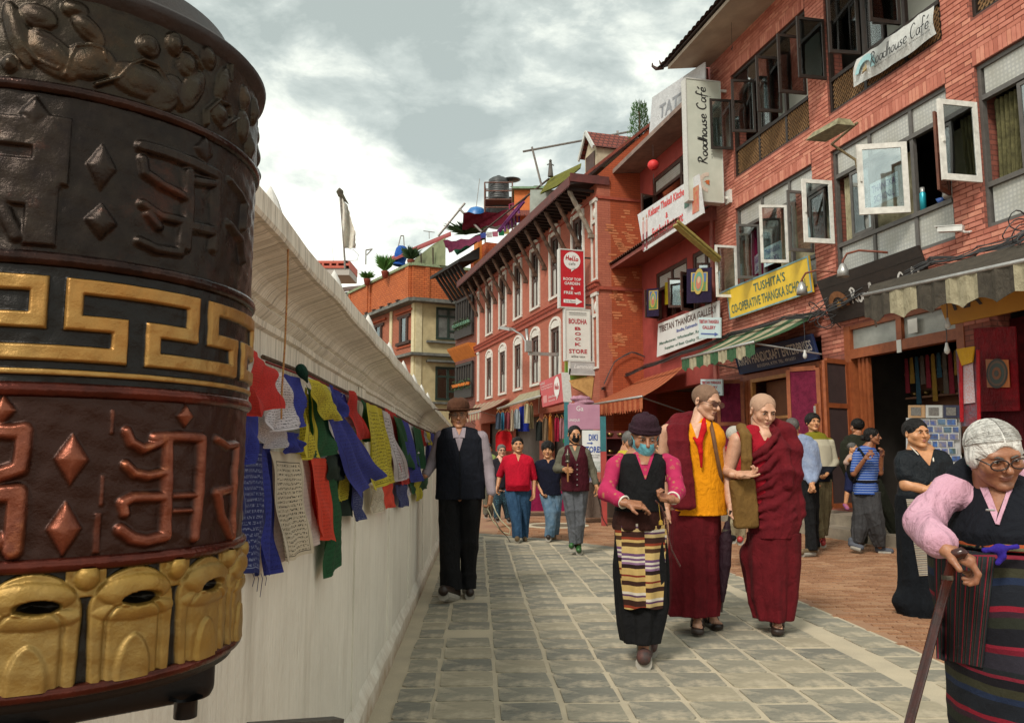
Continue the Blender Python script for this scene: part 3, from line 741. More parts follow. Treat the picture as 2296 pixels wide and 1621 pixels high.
# mantra bands
def letter(r,F,S):
 for kind,*a in S:
  if kind == 's':r.poly([F(*p) for p in a[0]],a[1],a[2],.0045)
  elif kind == 'd':c=F(*a[0]);r.blob(c,a[1],a[2],a[3],.6,dia=True)
  elif kind == 'q':r.poly([F(*p) for p in a[0]],a[1],a[2],-.002)
redS=[('s',[(690,345),(800,340),(895,345),(888,560),(872,700),(862,790)],.0062,.006),('s',[(745,360),(742,560),(735,780)],.0068,.006),('s',[(750,605),(870,600)],.0045,.0045),('s',[(760,672),(850,668)],.0040,.004),
  ('s',[(565,315),(585,365),(640,395),(700,370),(730,350)],.0055,.006),('s',[(560,465),(600,505),(660,515),(730,500)],.0055,.006),('s',[(555,680),(545,635),(590,612),(730,608)],.0058,.006),('s',[(535,755),(590,795),(650,805),(735,785)],.0065,.006),
  ('d',(320,440),.0125,.021,.008),('d',(287,750),.0125,.022,.008),('d',(825,248),.009,.0105,.006),('d',(15,220),.009,.012,.006),
  ('s',[(-60,310),(60,318),(110,310),(105,390),(90,480),(0,510),(-60,500)],.0075,.006),('s',[(-60,600),(80,590),(70,720),(55,845)],.0085,.006),('s',[(-60,860),(0,800)],.007,.005),
  ('s',[(965,350),(1010,380),(1050,375)],.005,.0055),('s',[(1052,380),(1040,500),(1035,640),(1030,790)],.005,.0055),('s',[(960,590),(1020,575)],.006,.0055),('s',[(965,600),(985,700),(1020,780)],.006,.0055),
  ('q',[(505,225),(497,320)],.0022,.0018),('q',[(460,520),(450,640)],.0022,.0018),('q',[(440,690),(425,850)],.0030,.002)]
rr_=Relief(zs['r1']+.001,zs['r0']-.001,.0012)
letter(rr_,F4,redS)
def rnd_letter(r,t0,z0,z1,ht,k):
 q=random.Random(k);hgt=z1-z0
 P_=lambda u,v:(t0+u*.34,z0+v*hgt)
 r.poly([P_(0,.85),P_(.6,.85),P_(.6,.1)],.007,ht,.004);r.poly([P_(.3,.85),P_(.3,.15),P_(0,.1)],.007,ht,.004);r.poly([P_(0,.5+.1*q.random()),P_(.6,.5)],.006,ht,.004)
 r.blob(P_(-.33,.68),.015,.022,.007,.6,dia=True);r.blob(P_(-.33,.3),.015,.022,.007,.6,dia=True)
for k in range(9):rnd_letter(rr_,-1.05-.5*(k+1) if k<1 else 1.35+.5*k,zs['r1']+.02,zs['r0']-.02,.006,k)
rr_.obj('mantra_band',MR,wh,label='reddish copper band with raised sacred letters')
dkS=[('s',[(1235,190),(1400,230),(1640,320),(1880,440)],.0075,.005),('s',[(1890,440),(1870,600),(1870,900),(1850,1080)],.0065,.005),('s',[(1640,420),(1640,700),(1610,1060)],.0070,.005),('s',[(1640,480),(1890,520)],.006,.005),('s',[(1640,880),(1870,930)],.0072,.005),
       ('s',[(1240,300),(1260,420),(1400,520),(1620,640)],.0060,.005),('s',[(1235,690),(1400,800),(1620,850)],.0062,.005),('s',[(1290,780),(1370,880)],.0060,.005),('s',[(1210,1010),(1350,1080),(1560,1110),(1580,880)],.0060,.005),
       ('d',(885,365),.012,.021,.006),('d',(880,840),.013,.016,.007),('d',(1770,225),.012,.014,.006),('d',(310,-95),.012,.015,.006),
       ('q',[(-80,50),(480,70)],.011,.004),('q',[(460,60),(440,380)],.014,.004),('q',[(-80,410),(440,400)],.009,.004),('q',[(-60,580),(380,600)],.010,.004),('q',[(370,560),(350,930)],.012,.004),('s',[(20,700),(140,960)],.007,.004),
       ('s',[(1990,480),(2080,600),(2130,700)],.005,.0045),('s',[(2120,700),(2100,900)],.006,.005),('s',[(1980,860),(2080,1000),(2100,1180)],.006,.005)]
rd=Relief(zs['dk0']+.001,zs['fl0']-.001,.0012);letter(rd,F3,dkS)
for k in range(9):rnd_letter(rd,-1.05-.5*(k+1) if k<1 else 1.35+.5*k,zs['dk0']+.02,zs['fl0']-.02,.005,k)
rd.obj('mantra_band',MD,wh,label='dark bronze band with raised sacred letters')
# floral band
rf=Relief(zs['fl0']-.002,1.612,.0012)
def petal_(c,rx,rz,rot,ht=.0052):rf.blob(c,rx*.86,rz*.86,ht,.35,rot=rot);rf.blob(c,rx*.5,rz*.5,.0016,.8,add=True,rot=rot)
for c,rx,rz,rot in (((330,150),.017,.012,-.3),((160,300),.010,.034,.35),((430,470),.030,.017,-.7),((760,530),.024,.018,.35),((640,90),.012,.009,0),((1260,400),.012,.012,0),((1210,700),.034,.018,.0),((1400,800),.016,.026,-.6),((1590,560),.012,.014,0),((1620,780),.012,.030,-.5),((1480,380),.010,.013,0),
                       ((1860,980),.014,.013,0),((1890,720),.010,.022,-.3),((1770,500),.010,.013,0),((2070,850),.009,.017,0),((2060,1080),.012,.020,0),((2150,950),.008,.018,0),((2110,1250),.010,.02,0),((90,550),.007,.009,0),((750,260),.010,.02,.8)):
 petal_(F5(*c),rx,rz,rot)
for c in (((120,80),(150,330),(300,520),(500,610),(570,500),(490,400),(330,300)),((560,650),(600,520),(650,410),(780,400),(880,440),(900,530)),((820,730),(1000,680),(1110,560),(1210,520),(1330,570),(1430,730),(1530,910)),((1750,1060),(1750,950),(1840,860),(1930,900),(1950,1000),(1880,1090),(2000,1010)),((1560,400),(1660,500),(1700,600)),((1880,650),(1940,700),(1950,560))):
 rf.poly([F5(*p) for p in c],.0028,.0058,.0026)
for k in range(14):
 t0=1.5+k*.25 if k<12 else-1.2-(k-12)*.3
 for j in range(3):petal_((t0+.05*j,1.53+.025*j),.012,.02,j-1)
rf.obj('floral_band',MT,wh,label='dark band of scrolling leaves under the lid')
# lotus band
zl0,zl1=zs['l1'],zs['l0'];rl=Relief(zl0-.001,zl1+.001,.0010);rl.h[:]=-.0026
c1_=F4(130,1200)[0];c2_=F4(595,1200)[0];PL=c2_-c1_;PL=2*math.pi/round(2*math.pi/PL);HL=zl1-zl0
def lotus(t0):
 P_=lambda u,v:(t0+u*PL/2,zl0+v*HL)
 q=rl._sub(t0-PL*.5,t0+PL*.5,zl0-1,zl0+HL*1.2)
 if q is None:return
 U=(rl.T[q]-t0)/(PL/2);V=(rl.Z[q]-zl0)/HL
 half=.985*np.where(V<.62,.93+.10*V,.99*np.sqrt(np.clip(1-((V-.62)/.37)**2,0,1)))
 d=np.clip((half-np.abs(U))/.09,0,1);d=d*d*(3-2*d)
 rl.h[q]=np.maximum(rl.h[q],-.0026+d*.0046)
 hin=.60*np.where(V<.50,1.0,np.sqrt(np.clip(1-((V-.50)/.20)**2,0,1)))
 g_=np.exp(-((hin-np.abs(U))/.05)**2)*(V<.72)
 rl.h[q] -= g_*.0028
 rl.blob(P_(0,.78),.030,.0125,.0065,.5,add=True);rl.blob(P_(.05,.60),.034,.008,.004,.6,add=True)
 rl.blob(P_(.12,.70),.0165,.0058,.016,.5,neg=True)
 hs=.42*np.sqrt(np.clip(1-((V-.05)/.34)**2,0,1));d2=np.clip((hs-np.abs(U))/.12,0,1)
 rl.h[q] += d2*d2*(3-2*d2)*.0032*(V<.39)
k=-4
while k<20:
 t0=c2_+k*PL
 if-1.9<t0<2*math.pi-1.8:lotus(t0)
 rl.blob((t0+PL/2,zl0+HL*.93),.009,.010,.0085,.5)
 k += 1
rl.obj('lotus_band',ML,wh,label='gilded lotus petal band')
def ring(z,r0,rad,name,m,label=None):
 n=96;pr=[(WR+r0+rad*math.cos(a),z+rad*math.sin(a)) for a in np.linspace(-1.6,1.6,9)]
 MB().lathe(pr,n=n).obj(name,m,wh,smooth=True,label=label)
mcop=mat('copper_bead','5e2a1f','3a1a14',30,.22,.2,90,.75)
mdkb=mat('bronze_bead','3a2620','1c1210',40,.2,.2,90,.8)
zc=lambda a,b:(CYL(0,a)[1]+CYL(0,b)[1])/2
for z,m_b,rad in ((zc(172,197),mdkb,.0055),(zc(559,587),mdkb,.0062),(zc(857,884),mcop,.0062),(zc(1262,1285),mcop,.0058),(zc(1560,1578),mcop,.0050)):ring(z,-.001,rad,'bead_moulding',m_b)
zlow=zc(1560,1578)
MB().lathe([(.001,1.70),(.03,1.70),(.10,1.685),(.145,1.655),(.158,1.625),(.166,1.618),(.181,1.616),(.1845,1.612),(.1835,1.606),(.178,1.600),(.175,1.596)][::-1],n=96).obj('lid',mat('dark_lid','2a1c18','1a1210',30,.55,.3,60,.3),wh,smooth=True)
MB().lathe([(.175,zlow+.002),(.1745,zlow-.004),(.172,zlow-.012),(.02,zlow-.014)][::-1],n=96).obj('base',mat('black_base',(.010,.009,.009),rough=.4,Specular_IOR_Level=.2),wh,smooth=True,label='black painted base disc')
MB().lathe([(.011,zlow-.074),(.011,zlow-.058),(.016,zlow-.056)],c=(.125,.04,0),n=16).obj('bolt',_M['black_base'],wh,smooth=True)
bj=MB();bj.lathe([(.05,0),(.05,.05),(.028,.08),(.028,zlow-.03),(.07,zlow-.026),(.07,zlow-.014)],n=24);bj.obj('axle_post',mat('black_iron',(.03,.032,.034),(.015,.015,.016),20,.3),wh,smooth=True)
br_=thing('iron_bracket','black painted beam and post carrying the prayer wheel','bracket',(-.297,.85,0));dv=Vector((-.115,-.095,0)).normalized();nv=Vector((-dv.y,dv.x,0));nv=-nv if nv.y<0 else nv;sd=Sdf();cc_=dv*.17+nv*.06;MR3=np.array([[dv.x,nv.x,0],[dv.y,nv.y,0],[0,0,1.0]]);sd.b((cc_.x,cc_.y,1.003),(.155,.045,.012),MR3,.014,.001);sd.obj('beam',_M['black_base'],br_,.004)
MB().box(-.27,-.118,-.15,-.05,0,.985).obj('post',mat('black_iron',(.03,.032,.034)),br_)
rt=thing('fallen_rail','dark metal rail end lying at the foot of the white wall','rail',(0,0,0))
a,b=DP(590,1619,1.45),DP(758,1606,1.62)
MB().bar(a-Vector((.02,0,.012)),b-Vector((0,0,.012)),.03,.02).bar(b-Vector((.03,.02,.02)),(b.x-.03,b.y-.02,0),.02).obj('bar',mat('dark_rail','4c4a46','2c2a28',40,.4),rt)
# ================================================================ shared building pieces
def building(name,label,fac,cat='building'):
 return thing(name,label,cat,(fac.p[0],fac.p[1],0),fac.ang)
WOOD=mat('dark_wood','2c2019','1d1511',14,.55,.3,80);WOODB=mat('brown_wood','6b3a22','4a2616',10,.6,.3,70);WHITEW=mat('white_paint_wood',(.70,.69,.64),(.52,.51,.47),12,.6,.2,60,dirt=.25)
GREYW=mat('grey_painted_frame',(.10,.093,.085),(.07,.064,.06),12,.5,.2);LATT=mat('lattice_wood','8a6a44','5e4429',20,.8,.3)
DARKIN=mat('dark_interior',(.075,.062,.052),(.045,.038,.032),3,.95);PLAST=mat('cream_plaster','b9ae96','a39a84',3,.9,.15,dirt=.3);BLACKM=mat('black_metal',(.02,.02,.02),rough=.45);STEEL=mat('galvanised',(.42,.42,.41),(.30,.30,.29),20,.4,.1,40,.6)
def glass_mat(name='glass',tint=(.8,.86,.86),refl=.42):
 if name in _M:return _M[name]
 m,nt=new_mat(name);q=NT(nt)
 t=q.n('BsdfTransparent',{0:tint});g_=q.n('BsdfGlossy',{0:(.85,.9,.9),1:.04})
 bn=q.n('Bump',{'Height':q.noise(1.3,2),'Strength':.12,'Distance':.05});q.nt.links.new(bn.outputs[0],g_.inputs['Normal'])
 fr=q.n('LayerWeight',{0:refl}).outputs[0]
 q.n('OutputMaterial',{0:q.n('MixShader',{0:q.m('ADD',q.m('MULTIPLY',fr,.75),.32),1:t.outputs[0],2:g_.outputs[0]})});_M[name]=m;return m
GLASS=glass_mat()
def frosted():
 m,nt=new_mat('patterned_glass');q=NT(nt)
 v=q.n('TexVoronoi',{'Vector':q.obj(),'Scale':16.0,'Randomness':.12}).outputs[0]
 col=q.mix(q.ramp(v,((.30,0),(.48,1))),(.44,.44,.405),(.335,.34,.325))
 col=q.mix(q.ramp(q.noise(1.6,7,.6),((.45,0),(.62,.6))),col,(.27,.265,.22))
 q.out(col,.22,v,.3,.01);return m
FROST=frosted()
def lattice(s0,s1,z0,z1,y,pitch=.082,wd=.024,t=.012):
 """diagonal wood lattice clipped to a rectangle"""
 mb=MB()
 def clip(c,sg):   # z = z0 + sg*(s - c)
  P=[]
  for s in (s0,s1):
   z=z0+sg*(s-c)
   if z0 <= z <= z1:P.append((s,z))
  for z in (z0,z1):
   s=c+(z-z0)/sg
   if s0<s<s1:P.append((s,z))
  return sorted(set((round(a,5),round(b,5)) for a,b in P))
 n=int((s1-s0+z1-z0)/pitch)+2
 for k in range(n):
  for sg,c,yy in ((1,s0-(z1-z0)+k*pitch,y),(-1,s0+k*pitch,y+t*.8)):
   P=clip(c,sg)
   if len(P) == 2 and math.dist(*P)>.02:
    (a,b),(c2,d)=P;mb.bar((a,yy,b),(c2,yy,d),t,wd,up=(0,1,0)) if False else mb.bar((a,yy,b),(c2,yy,d),wd,t,up=(0,-1,0))
 return mb
def casement(parent,sh,z0,z1,w,ang,side,m,y=-.02,fw=.05,th=.035,glass=None,lab=None):
 a=R(ang);dx,dy=side*math.cos(a),-math.sin(a);nx,ny=-dy,dx
 M=Matrix(((dx,nx,0,sh),(dy,ny,0,y),(0,0,1,0),(0,0,0,1)))
 mb=MB();t=th/2
 mb.box(0,fw,-t,t,z0,z1,M).box(w-fw,w,-t,t,z0,z1,M).box(fw,w-fw,-t,t,z0,z0+fw*1.2,M).box(fw,w-fw,-t,t,z1-fw,z1,M)
 mb.box(w-fw*.7,w-fw*.4,t,t+.03,(z0+z1)/2-.04,(z0+z1)/2+.04,M)
 mb.obj('casement',m,parent,fix=True,label=lab)
 MB().box(fw,w-fw,-.003,.003,z0+fw,z1-fw,M).obj('pane',glass or GLASS,parent,fix=True)
def curtain(parent,s0,s1,z0,z1,y,m,n=7,lab=None,taper=0.0):
 P=[]
 for j in range(9):
  v=j/8;row=[]
  for i in range(n*6+1):
   u=i/(n*6);ss=s0+(s1-s0)*(u*(1-taper*v));row.append((ss,y+.035*math.sin(u*n*6.28+1.3*v),z1+(z0-z1)*v))
  P.append(row)
 MB().grid(P).obj('curtain',m,parent,smooth=True,label=lab)
def wall_boxes(mb,s0,s1,z0,z1,holes,y0,y1):
 S_=sorted({s0,s1,*[h[0] for h in holes],*[h[1] for h in holes]});Z_=sorted({z0,z1,*[h[2] for h in holes],*[h[3] for h in holes]})
 for zi in range(len(Z_)-1):
  run=None
  for si in range(len(S_)-1):
   c,d=(S_[si]+S_[si+1])/2,(Z_[zi]+Z_[zi+1])/2
   solid=z0 <= d <= z1 and s0 <= c <= s1 and not any(h[0]<c<h[1] and h[2]<d<h[3] for h in holes)
   if solid:run=[S_[si],S_[si+1]] if run is None else [run[0],S_[si+1]]
   if (not solid or si == len(S_)-2) and run:mb.box(run[0],run[1],y0,y1,Z_[zi],Z_[zi+1]);run=None
# ================================================================ right-hand brick building
B1=Fac((4.69,18.1),(.24,-1))
b1=building('brick_building','tall brick building on the right with rows of open casement windows above shops',B1)
BR1=[mat('pink_brick_%d'%i,a,b,7,.85,.3,90) for i,(a,b) in enumerate((('bd7a68','ad6a59'),('b5705e','a36250'),('c68773','b5755f'),('aa6553','985748')))]
back=brick_mat('brick_backing','9c5a4a','8a4c3e','74453a',bw=.245,rh=.075,ms=.01)
wins=[(.97,3.80),(4.37,7.10),(7.63,10.4)]
holes=[(a,b,7.37,9.75) for a,b in wins]+[(a,b,4.34,6.67) for a,b in wins]+[(1.07,3.86,-.1,3.42),(4.50,7.14,-.1,3.47),(7.60,10.4,-.1,3.3)]
mb=MB();wall_boxes(mb,.02,11.0,0,10.9,holes,.004,.34)
mb.box(.02,.36,.34,6,0,10.9);mb.box(10.7,11.0,.34,6,0,10.9)
mb.obj('wall',back,b1)
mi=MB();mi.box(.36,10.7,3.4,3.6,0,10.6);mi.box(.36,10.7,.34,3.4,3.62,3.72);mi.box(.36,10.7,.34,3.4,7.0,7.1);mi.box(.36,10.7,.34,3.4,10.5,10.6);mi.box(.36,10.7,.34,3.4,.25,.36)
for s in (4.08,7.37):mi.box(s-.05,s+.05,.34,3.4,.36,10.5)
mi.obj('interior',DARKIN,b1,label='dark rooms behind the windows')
# bricks: running bond courses, soldier courses over the openings
bks=[]
def seg_minus(a,b,hs):
 out=[(a,b)]
 for h0,h1 in hs:
  out=[q for (x,y) in out for q in ((x,min(y,h0)),(max(x,h1),y)) if q[1]-q[0]>.03] if True else out
 return out
heads=[(6.67,6.90),(9.75,9.98),(7.14,7.37)]
z=3.06;r_=0
sold=[(a-.02,b+.02,z0,z1) for a,b in wins for z0,z1 in heads[:2]]
while z<10.44:
 hs=[(h[0],h[1]) for h in holes if h[2]<z+.06 and h[3]>z+.01]+[(q[0],q[1]) for q in sold if q[2]-.03<z<q[3]-.03]
 for a,b in seg_minus(.03,8.9,hs):
  s=math.floor(a/.245)*.245-(.1225 if r_%2 else 0)
  while s<b:
   x0,x1=max(s+.006,a),min(s+.239,b)
   if x1-x0>.04:bks.append((x0,x1,z+.006,z+.069))
   s += .245
 z += .075;r_ += 1
for a,b,z0,z1 in sold:
 s=a
 while s<b-.04:bks.append((s+.005,s+.068,z0+.006,z1-.008));s += .0745
def bdist(q):p=B1.w((q[0]+q[1])/2,0,0);return math.hypot(p.x,p.y,(q[2]-1.2)*.6)
# the bricks seen largest: nearest, in frame
def seen(q):
 p=B1.w((q[0]+q[1])/2,0,0);return p.x/p.y<.64 and (q[2]-CAM_H)/p.y<.58
bks.sort(key=lambda q:(0 if seen(q) and q[1]-q[0]>.2 else 1,bdist(q)))
rnd=random.Random(11);far=MB();cache={}
for i,(x0,x1,z0,z1) in enumerate(bks):
 pr=rnd.uniform(.002,.007);k=rnd.choice((0,0,1,1,2,3));w_,h_=x1-x0,z1-z0
 def shape(w_,h_,pr):return [(0,.004,0),(w_,.004,0),(w_,.004,h_),(0,.004,h_),(.003,-pr,.003),(w_-.003,-pr,.003),(w_-.003,-pr,h_-.003),(.003,-pr,h_-.003)],[(4,5,6,7),(0,1,5,4),(1,2,6,5),(2,3,7,6),(3,0,4,7)]
 if i<290:
  key=(round(w_,2),round(h_,2),k,int(pr*600))
  if key not in cache:cache[key]=MB().add(*shape(w_,h_,pr)).mesh('brick',BR1[k])
  o=link('brick',cache[key],b1);o.location=(x0,0,z0)
 else:
  far.cur=k;vs,fs=shape(w_,h_,pr);far.add([(x+x0,y,zz+z0) for x,y,zz in vs],fs)
far.obj('brick',BR1,b1,kind='stuff')
# ---- windows
MAG=cloth('magenta_curtain','8e1648','6d0f36');CRM=cloth('cream_curtain','b5ad90','8f8a6e');GRN=cloth('green_curtain','6e6a48','3f3d2a')
def big_window(s0,s1,zb,zt,ztr,zmid,mull,upper,fm):
 w=link('window',MB().mesh('window',fm),b1);mb=MB();y0,y1=.05,.12;f=.06
 mb.box(s0,s0+f,y0,y1,zb,zt).box(s1-f,s1,y0,y1,zb,zt).box(s0+f,s1-f,y0,y1,zt-f,zt).box(s0+f,s1-f,y0,y1,zb,zb+f)
 for m in mull:mb.box(m-.035,m+.035,y0+.003,y1-.003,zb+f,zt-f)
 mb.box(s0+f,s1-f,y0-.012,y1,ztr-.03,ztr+.04);mb.box(s0+f,s1-f,y0-.018,y1,zmid-.04,zmid+.03)
 w.data=mb.mesh('window',fm)
 e=[s0+f]+list(mull)+[s1-f]
 for a,b in zip(e,e[1:]):
  MB().box(a+.03,b-.03,.083,.089,ztr+.04,zt-f).obj('pane',GLASS if upper else FROST,w)
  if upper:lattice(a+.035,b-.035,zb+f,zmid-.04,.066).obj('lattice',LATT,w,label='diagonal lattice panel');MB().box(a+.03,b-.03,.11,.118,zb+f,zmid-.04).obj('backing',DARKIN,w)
  else:MB().box(a+.03,b-.03,.083,.089,zb+f,zmid-.04).obj('pane',FROST,w)
 return w
for wi,(s0,s1) in enumerate(wins):
 d=s1-s0;mull=[s0+d*.352,s0+d*.705]
 wu=big_window(s0,s1,7.37,9.75,9.22,8.0,mull,True,WOOD)
 zc0,zc1=8.02,9.18
 def fixed(w,a,b,z0,z1,m):    # closed sash
  casement(w,a,z0,z1,b-a,0,1,m,y=.065)
 if wi == 0:
  casement(wu,s0+.02,zc0,zc1,.50,96,1,WOOD);casement(wu,mull[0],zc0,zc1,.50,80,-1,WOOD);casement(wu,mull[1],zc0,zc1,.52,84,-1,WOOD);casement(wu,s1-.02,zc0,zc1,.56,87,-1,WOOD)
  fixed(wu,mull[0]+.03,mull[0]+.47,zc0,zc1,WOOD)
 elif wi == 1:
  casement(wu,s0+.02,zc0,zc1,.55,92,1,WOOD);casement(wu,mull[0],zc0,zc1,.56,84,-1,WOOD);casement(wu,mull[1],zc0,zc1,.55,90,-1,WOOD);casement(wu,mull[1]+.02,zc0,zc1,.46,100,1,WOOD)
  fixed(wu,mull[0]+.03,mull[0]+.5,zc0,zc1,WOOD)
 if wi<2:MB().box(mull[0]+.05,mull[1]+.3,.5,.51,8.02,9.7).obj('blind',mat('pale_window_blind',(.42,.43,.38),(.34,.35,.31),2),wu,label='pale blind behind the glass, added to lighten the window')  # pale blind added behind the upper panes, which looked too dark
 wl=big_window(s0,s1,4.34,6.67,6.18,4.94,mull,False,GREYW)
 zc0,zc1=4.98,6.13
 if wi == 0:
  casement(wl,s0+.02,zc0-.3,zc1-.3,.50,92,1,WHITEW,lab='white casement');casement(wl,mull[0],zc0-.1,zc1-.1,.50,82,-1,GREYW);casement(wl,mull[1],zc0,zc1,.54,78,-1,WHITEW,lab='white casement');casement(wl,s1-.02,zc0,zc1,.50,88,-1,GREYW)
  curtain(wl,s0+.1,s0+.7,4.98,6.15,.3,MAG,lab='magenta curtain');curtain(wl,mull[1]+.4,s1-.05,4.98,6.15,.3,MAG,lab='magenta curtain');MB().box(mull[0],mull[1]+.2,.45,.46,4.6,6.3).obj('blind',CRM,wl,label='pale blind')
 elif wi == 1:
  casement(wl,s0+.02,zc0,zc1,.58,93,1,WHITEW,fw=.07,lab='white casement');casement(wl,mull[1]-.02,zc0,zc1-.02,.74,66,-1,WHITEW,fw=.085,lab='white casement');casement(wl,s1-.02,zc0,zc1,.42,118,-1,WOODB)
  fixed(wl,s0+.42,mull[0],zc0,zc1,GREYW);curtain(wl,s0+.08,s0+.5,4.98,6.15,.2,CRM);MB().box(s0+.5,mull[1]-.3,.4,.41,4.98,6.15).obj('blind',CRM,wl,label='pale blind')
 else:
  casement(wl,s0+.02,zc0,zc1,.62,92,1,WHITEW,fw=.075,lab='white casement');fixed(wl,s0+.62,s0+1.4,zc0,zc1,GREYW);curtain(wl,s0+.08,s0+.62,4.98,6.15,.22,GRN,taper=.15);MB().box(s0+.7,s1,.4,.41,4.98,6.15).obj('blind',CRM,wl,label='pale blind')
 if wi<2:
  sc_=(2.30,5.32) if wi == 0 else (5.62,5.55)
  pp=MB().box(sc_[0]-.30,sc_[0]+.36,.055-.02,.058-.02,sc_[1]-.2,sc_[1]+.2).obj('notice',mat('notice_cyan',(.50,.66,.70),(.44,.6,.64),rough=.5),wl,label='pale blue notice reading THANGKA SCHOOL')
  BL=flat('sign_blue_ink',(.03,.07,.28),.5)
  for t,dz in (('THANGKA',.085),('SCHOOL',-.095)):text('lettering',t,BL,wl,face_M(sc_[0]+.03,.030,sc_[1]+dz),width=.56 if 'K' in t else .48,height=.12,bold=.02)
# sill objects in the open window
fl=thing('thermos_flask','turquoise flask with a silver cap standing on the sill of the open window','flask',B1.w(6.42,-.09,4.97))
MB().lathe([(.001,0),(.045,0),(.045,.27),(.03,.29)],n=14).obj('bottle',flat('turquoise_metal',(.02,.33,.42),.3,.4),fl,smooth=True);MB().lathe([(.032,.285),(.034,.36),(.001,.362)],n=14).obj('cap',STEEL,fl,smooth=True)
tp=thing('steel_pot','shiny steel pot with a lid on the same window sill as the flask','pot',B1.w(6.98,-.09,4.97));MB().lathe([(.001,0),(.09,.01),(.12,.06),(.11,.12),(.12,.125),(.06,.16),(.02,.17),(.02,.20),(.001,.205)],n=18).obj('body',STEEL,tp,smooth=True)
bw_=thing('blue_bowl','small blue bowl between the flask and the steel pot on the window sill','bowl',B1.w(6.78,-.09,4.97));MB().lathe([(.001,0),(.04,0),(.07,.07),(.065,.07),(.001,.02)],n=16).obj('body',flat('blue_enamel',(.05,.12,.40),.25),bw_,smooth=True)
# ---- eave
ev=MB();ev.hexa([(-.02,-1.06,10.28),(11,-1.06,10.28),(11,.1,10.47),(-.02,.1,10.47),(-.02,-1.06,10.36),(11,-1.06,10.36),(11,.1,10.60),(-.02,.1,10.60)])
ev.obj('soffit',mat('soffit_paint','b3a898','9a9184',2,.9,.1,dirt=.35),b1)
rf_=link('roof',MB().hexa([(-.2,-1.12,10.38),(11,-1.12,10.38),(11,2.5,11.9),(-.2,2.5,11.9),(-.2,-1.12,10.41),(11,-1.12,10.41),(11,2.5,11.95),(-.2,2.5,11.95)]).mesh('roof',mat('roof_slate',(.07,.06,.06),(.045,.04,.04),9,.8)),b1)
tm=None
for i in range(46):
 s=-.18+i*.2
 if tm is None:tm=MB().grid([[(x,-1.22+.0*x,10.37+.05*math.cos((x/.1-.0)*1.45)) for x in np.linspace(-.1,.1,7)],[(x,-.80,10.57+.05*math.cos((x/.1)*1.45)) for x in np.linspace(-.1,.1,7)]]).mesh('roof_tile',mat('roof_tile','4a3430','2f2422',9,.85))
 o=link('roof_tile',tm,b1);o.location=(s,0,0)
orn=MB().tube([(-.2,-1.1,10.40),(-.36,-1.2,10.44),(-.44,-1.26,10.54),(-.40,-1.28,10.60)],[.05,.045,.03,.012],8).tube([(-.2,-1.0,10.5),(-.36,-1.08,10.58),(-.40,-1.1,10.68)],[.04,.03,.01],8);orn.obj('corner_ornament',mat('roof_tile','4a3430'),b1,smooth=True)
MB().tube([(.05,-.12,10.35),(.09,-.12,9.0),(.08,-.12,3.4),(.08,-.12,.3)],.055,10).obj('drain_pipe',mat('pipe_pink','8c4a40','70382f',9,.6),b1,smooth=True)
mm=MB().tube([(2.05,-.55,10.36),(2.06,-.56,10.0),(2.05,-.55,9.72)],.004,5);mm.tube([(2.02,-.55,9.80),(2.05,-.58,9.74),(2.08,-.55,9.80)],.006,5);mm.obj('hook',BLACKM,b1,label='iron hook hanging from the soffit')
# ---- steps and shop fronts
st=mat('step_stone','8d8170','6f6557',5,.9,.3,dirt=.4)
MB().box(.5,11,-1.05,.34,-.02,.16).obj('step',st,b1);MB().box(.8,11,-.62,.35,.16,.33).obj('step',st,b1)
OR=mat('teak_frame','94502a','7a3d1e',10,.6,.25);OR2=mat('pale_wood_frame','b98246','9c6a36',12,.6,.25);PUR=cloth('purple_display','7a2440','5a1830')
SHOPIN=mat('shop_interior','6e4a34','4a3022',3,.9)
d1=MB().box(1.07,1.2,.0,.12,.33,2.98).box(3.73,3.86,.0,.12,.33,2.98).box(1.2,3.73,.0,.12,2.86,2.98);d1o=d1.obj('door_frame',OR,b1)
MB().box(1.40,1.47,-.03,.05,.33,2.86).box(3.20,3.27,-.03,.05,.33,2.86).box(1.47,3.20,-.03,.05,2.79,2.86).box(2.3,3.20,-.02,.04,2.0,2.05).obj('inner_frame',OR2,d1o)
MB().box(1.47,2.6,.3,.34,.4,2.8).obj('panel',mat('brown_panel','70452a','5c3620',5,.7),d1o,label='brown panel inside the doorway')
MB().box(1.2,1.4,.02,.05,.4,2.86).box(3.28,3.73,.02,.06,.4,2.86).obj('door_leaf',OR,d1o)
def display_door(sh,w,ang,side,m_in,lab,z0=.45,z1=2.85,split=(1.35,)):
 a=R(ang);dx,dy=side*math.cos(a),-math.sin(a);M=Matrix(((dx,-dy,0,sh),(dy,dx,0,-.02),(0,0,1,0),(0,0,0,1)))
 mb=MB();zs_=[z0]+list(split)+[z1];mb.box(0,.07,-.02,.03,z0,z1,M).box(w-.07,w,-.02,.03,z0,z1,M)
 for q in zs_:mb.box(.07,w-.07,-.02,.03,q-.04,q+.04,M)
 o=mb.obj('display_door',OR,b1,fix=True,label=lab)
 for a0,b0 in zip(zs_,zs_[1:]):
  MB().box(.07,w-.07,-.004,.012,a0+.04,b0-.04,M).obj('cloth_panel',m_in,o,fix=True)
  jb=MB();r2=random.Random(int(a0*100))
  for _ in range(26):
   x,zz=r2.uniform(.1,w-.1),r2.uniform(a0+.08,b0-.08)
   jb.box(x-.012,x+.012,-.016,-.006,zz-.03,zz+.03,M)
  jb.obj('trinkets',STEEL,o,kind='stuff')
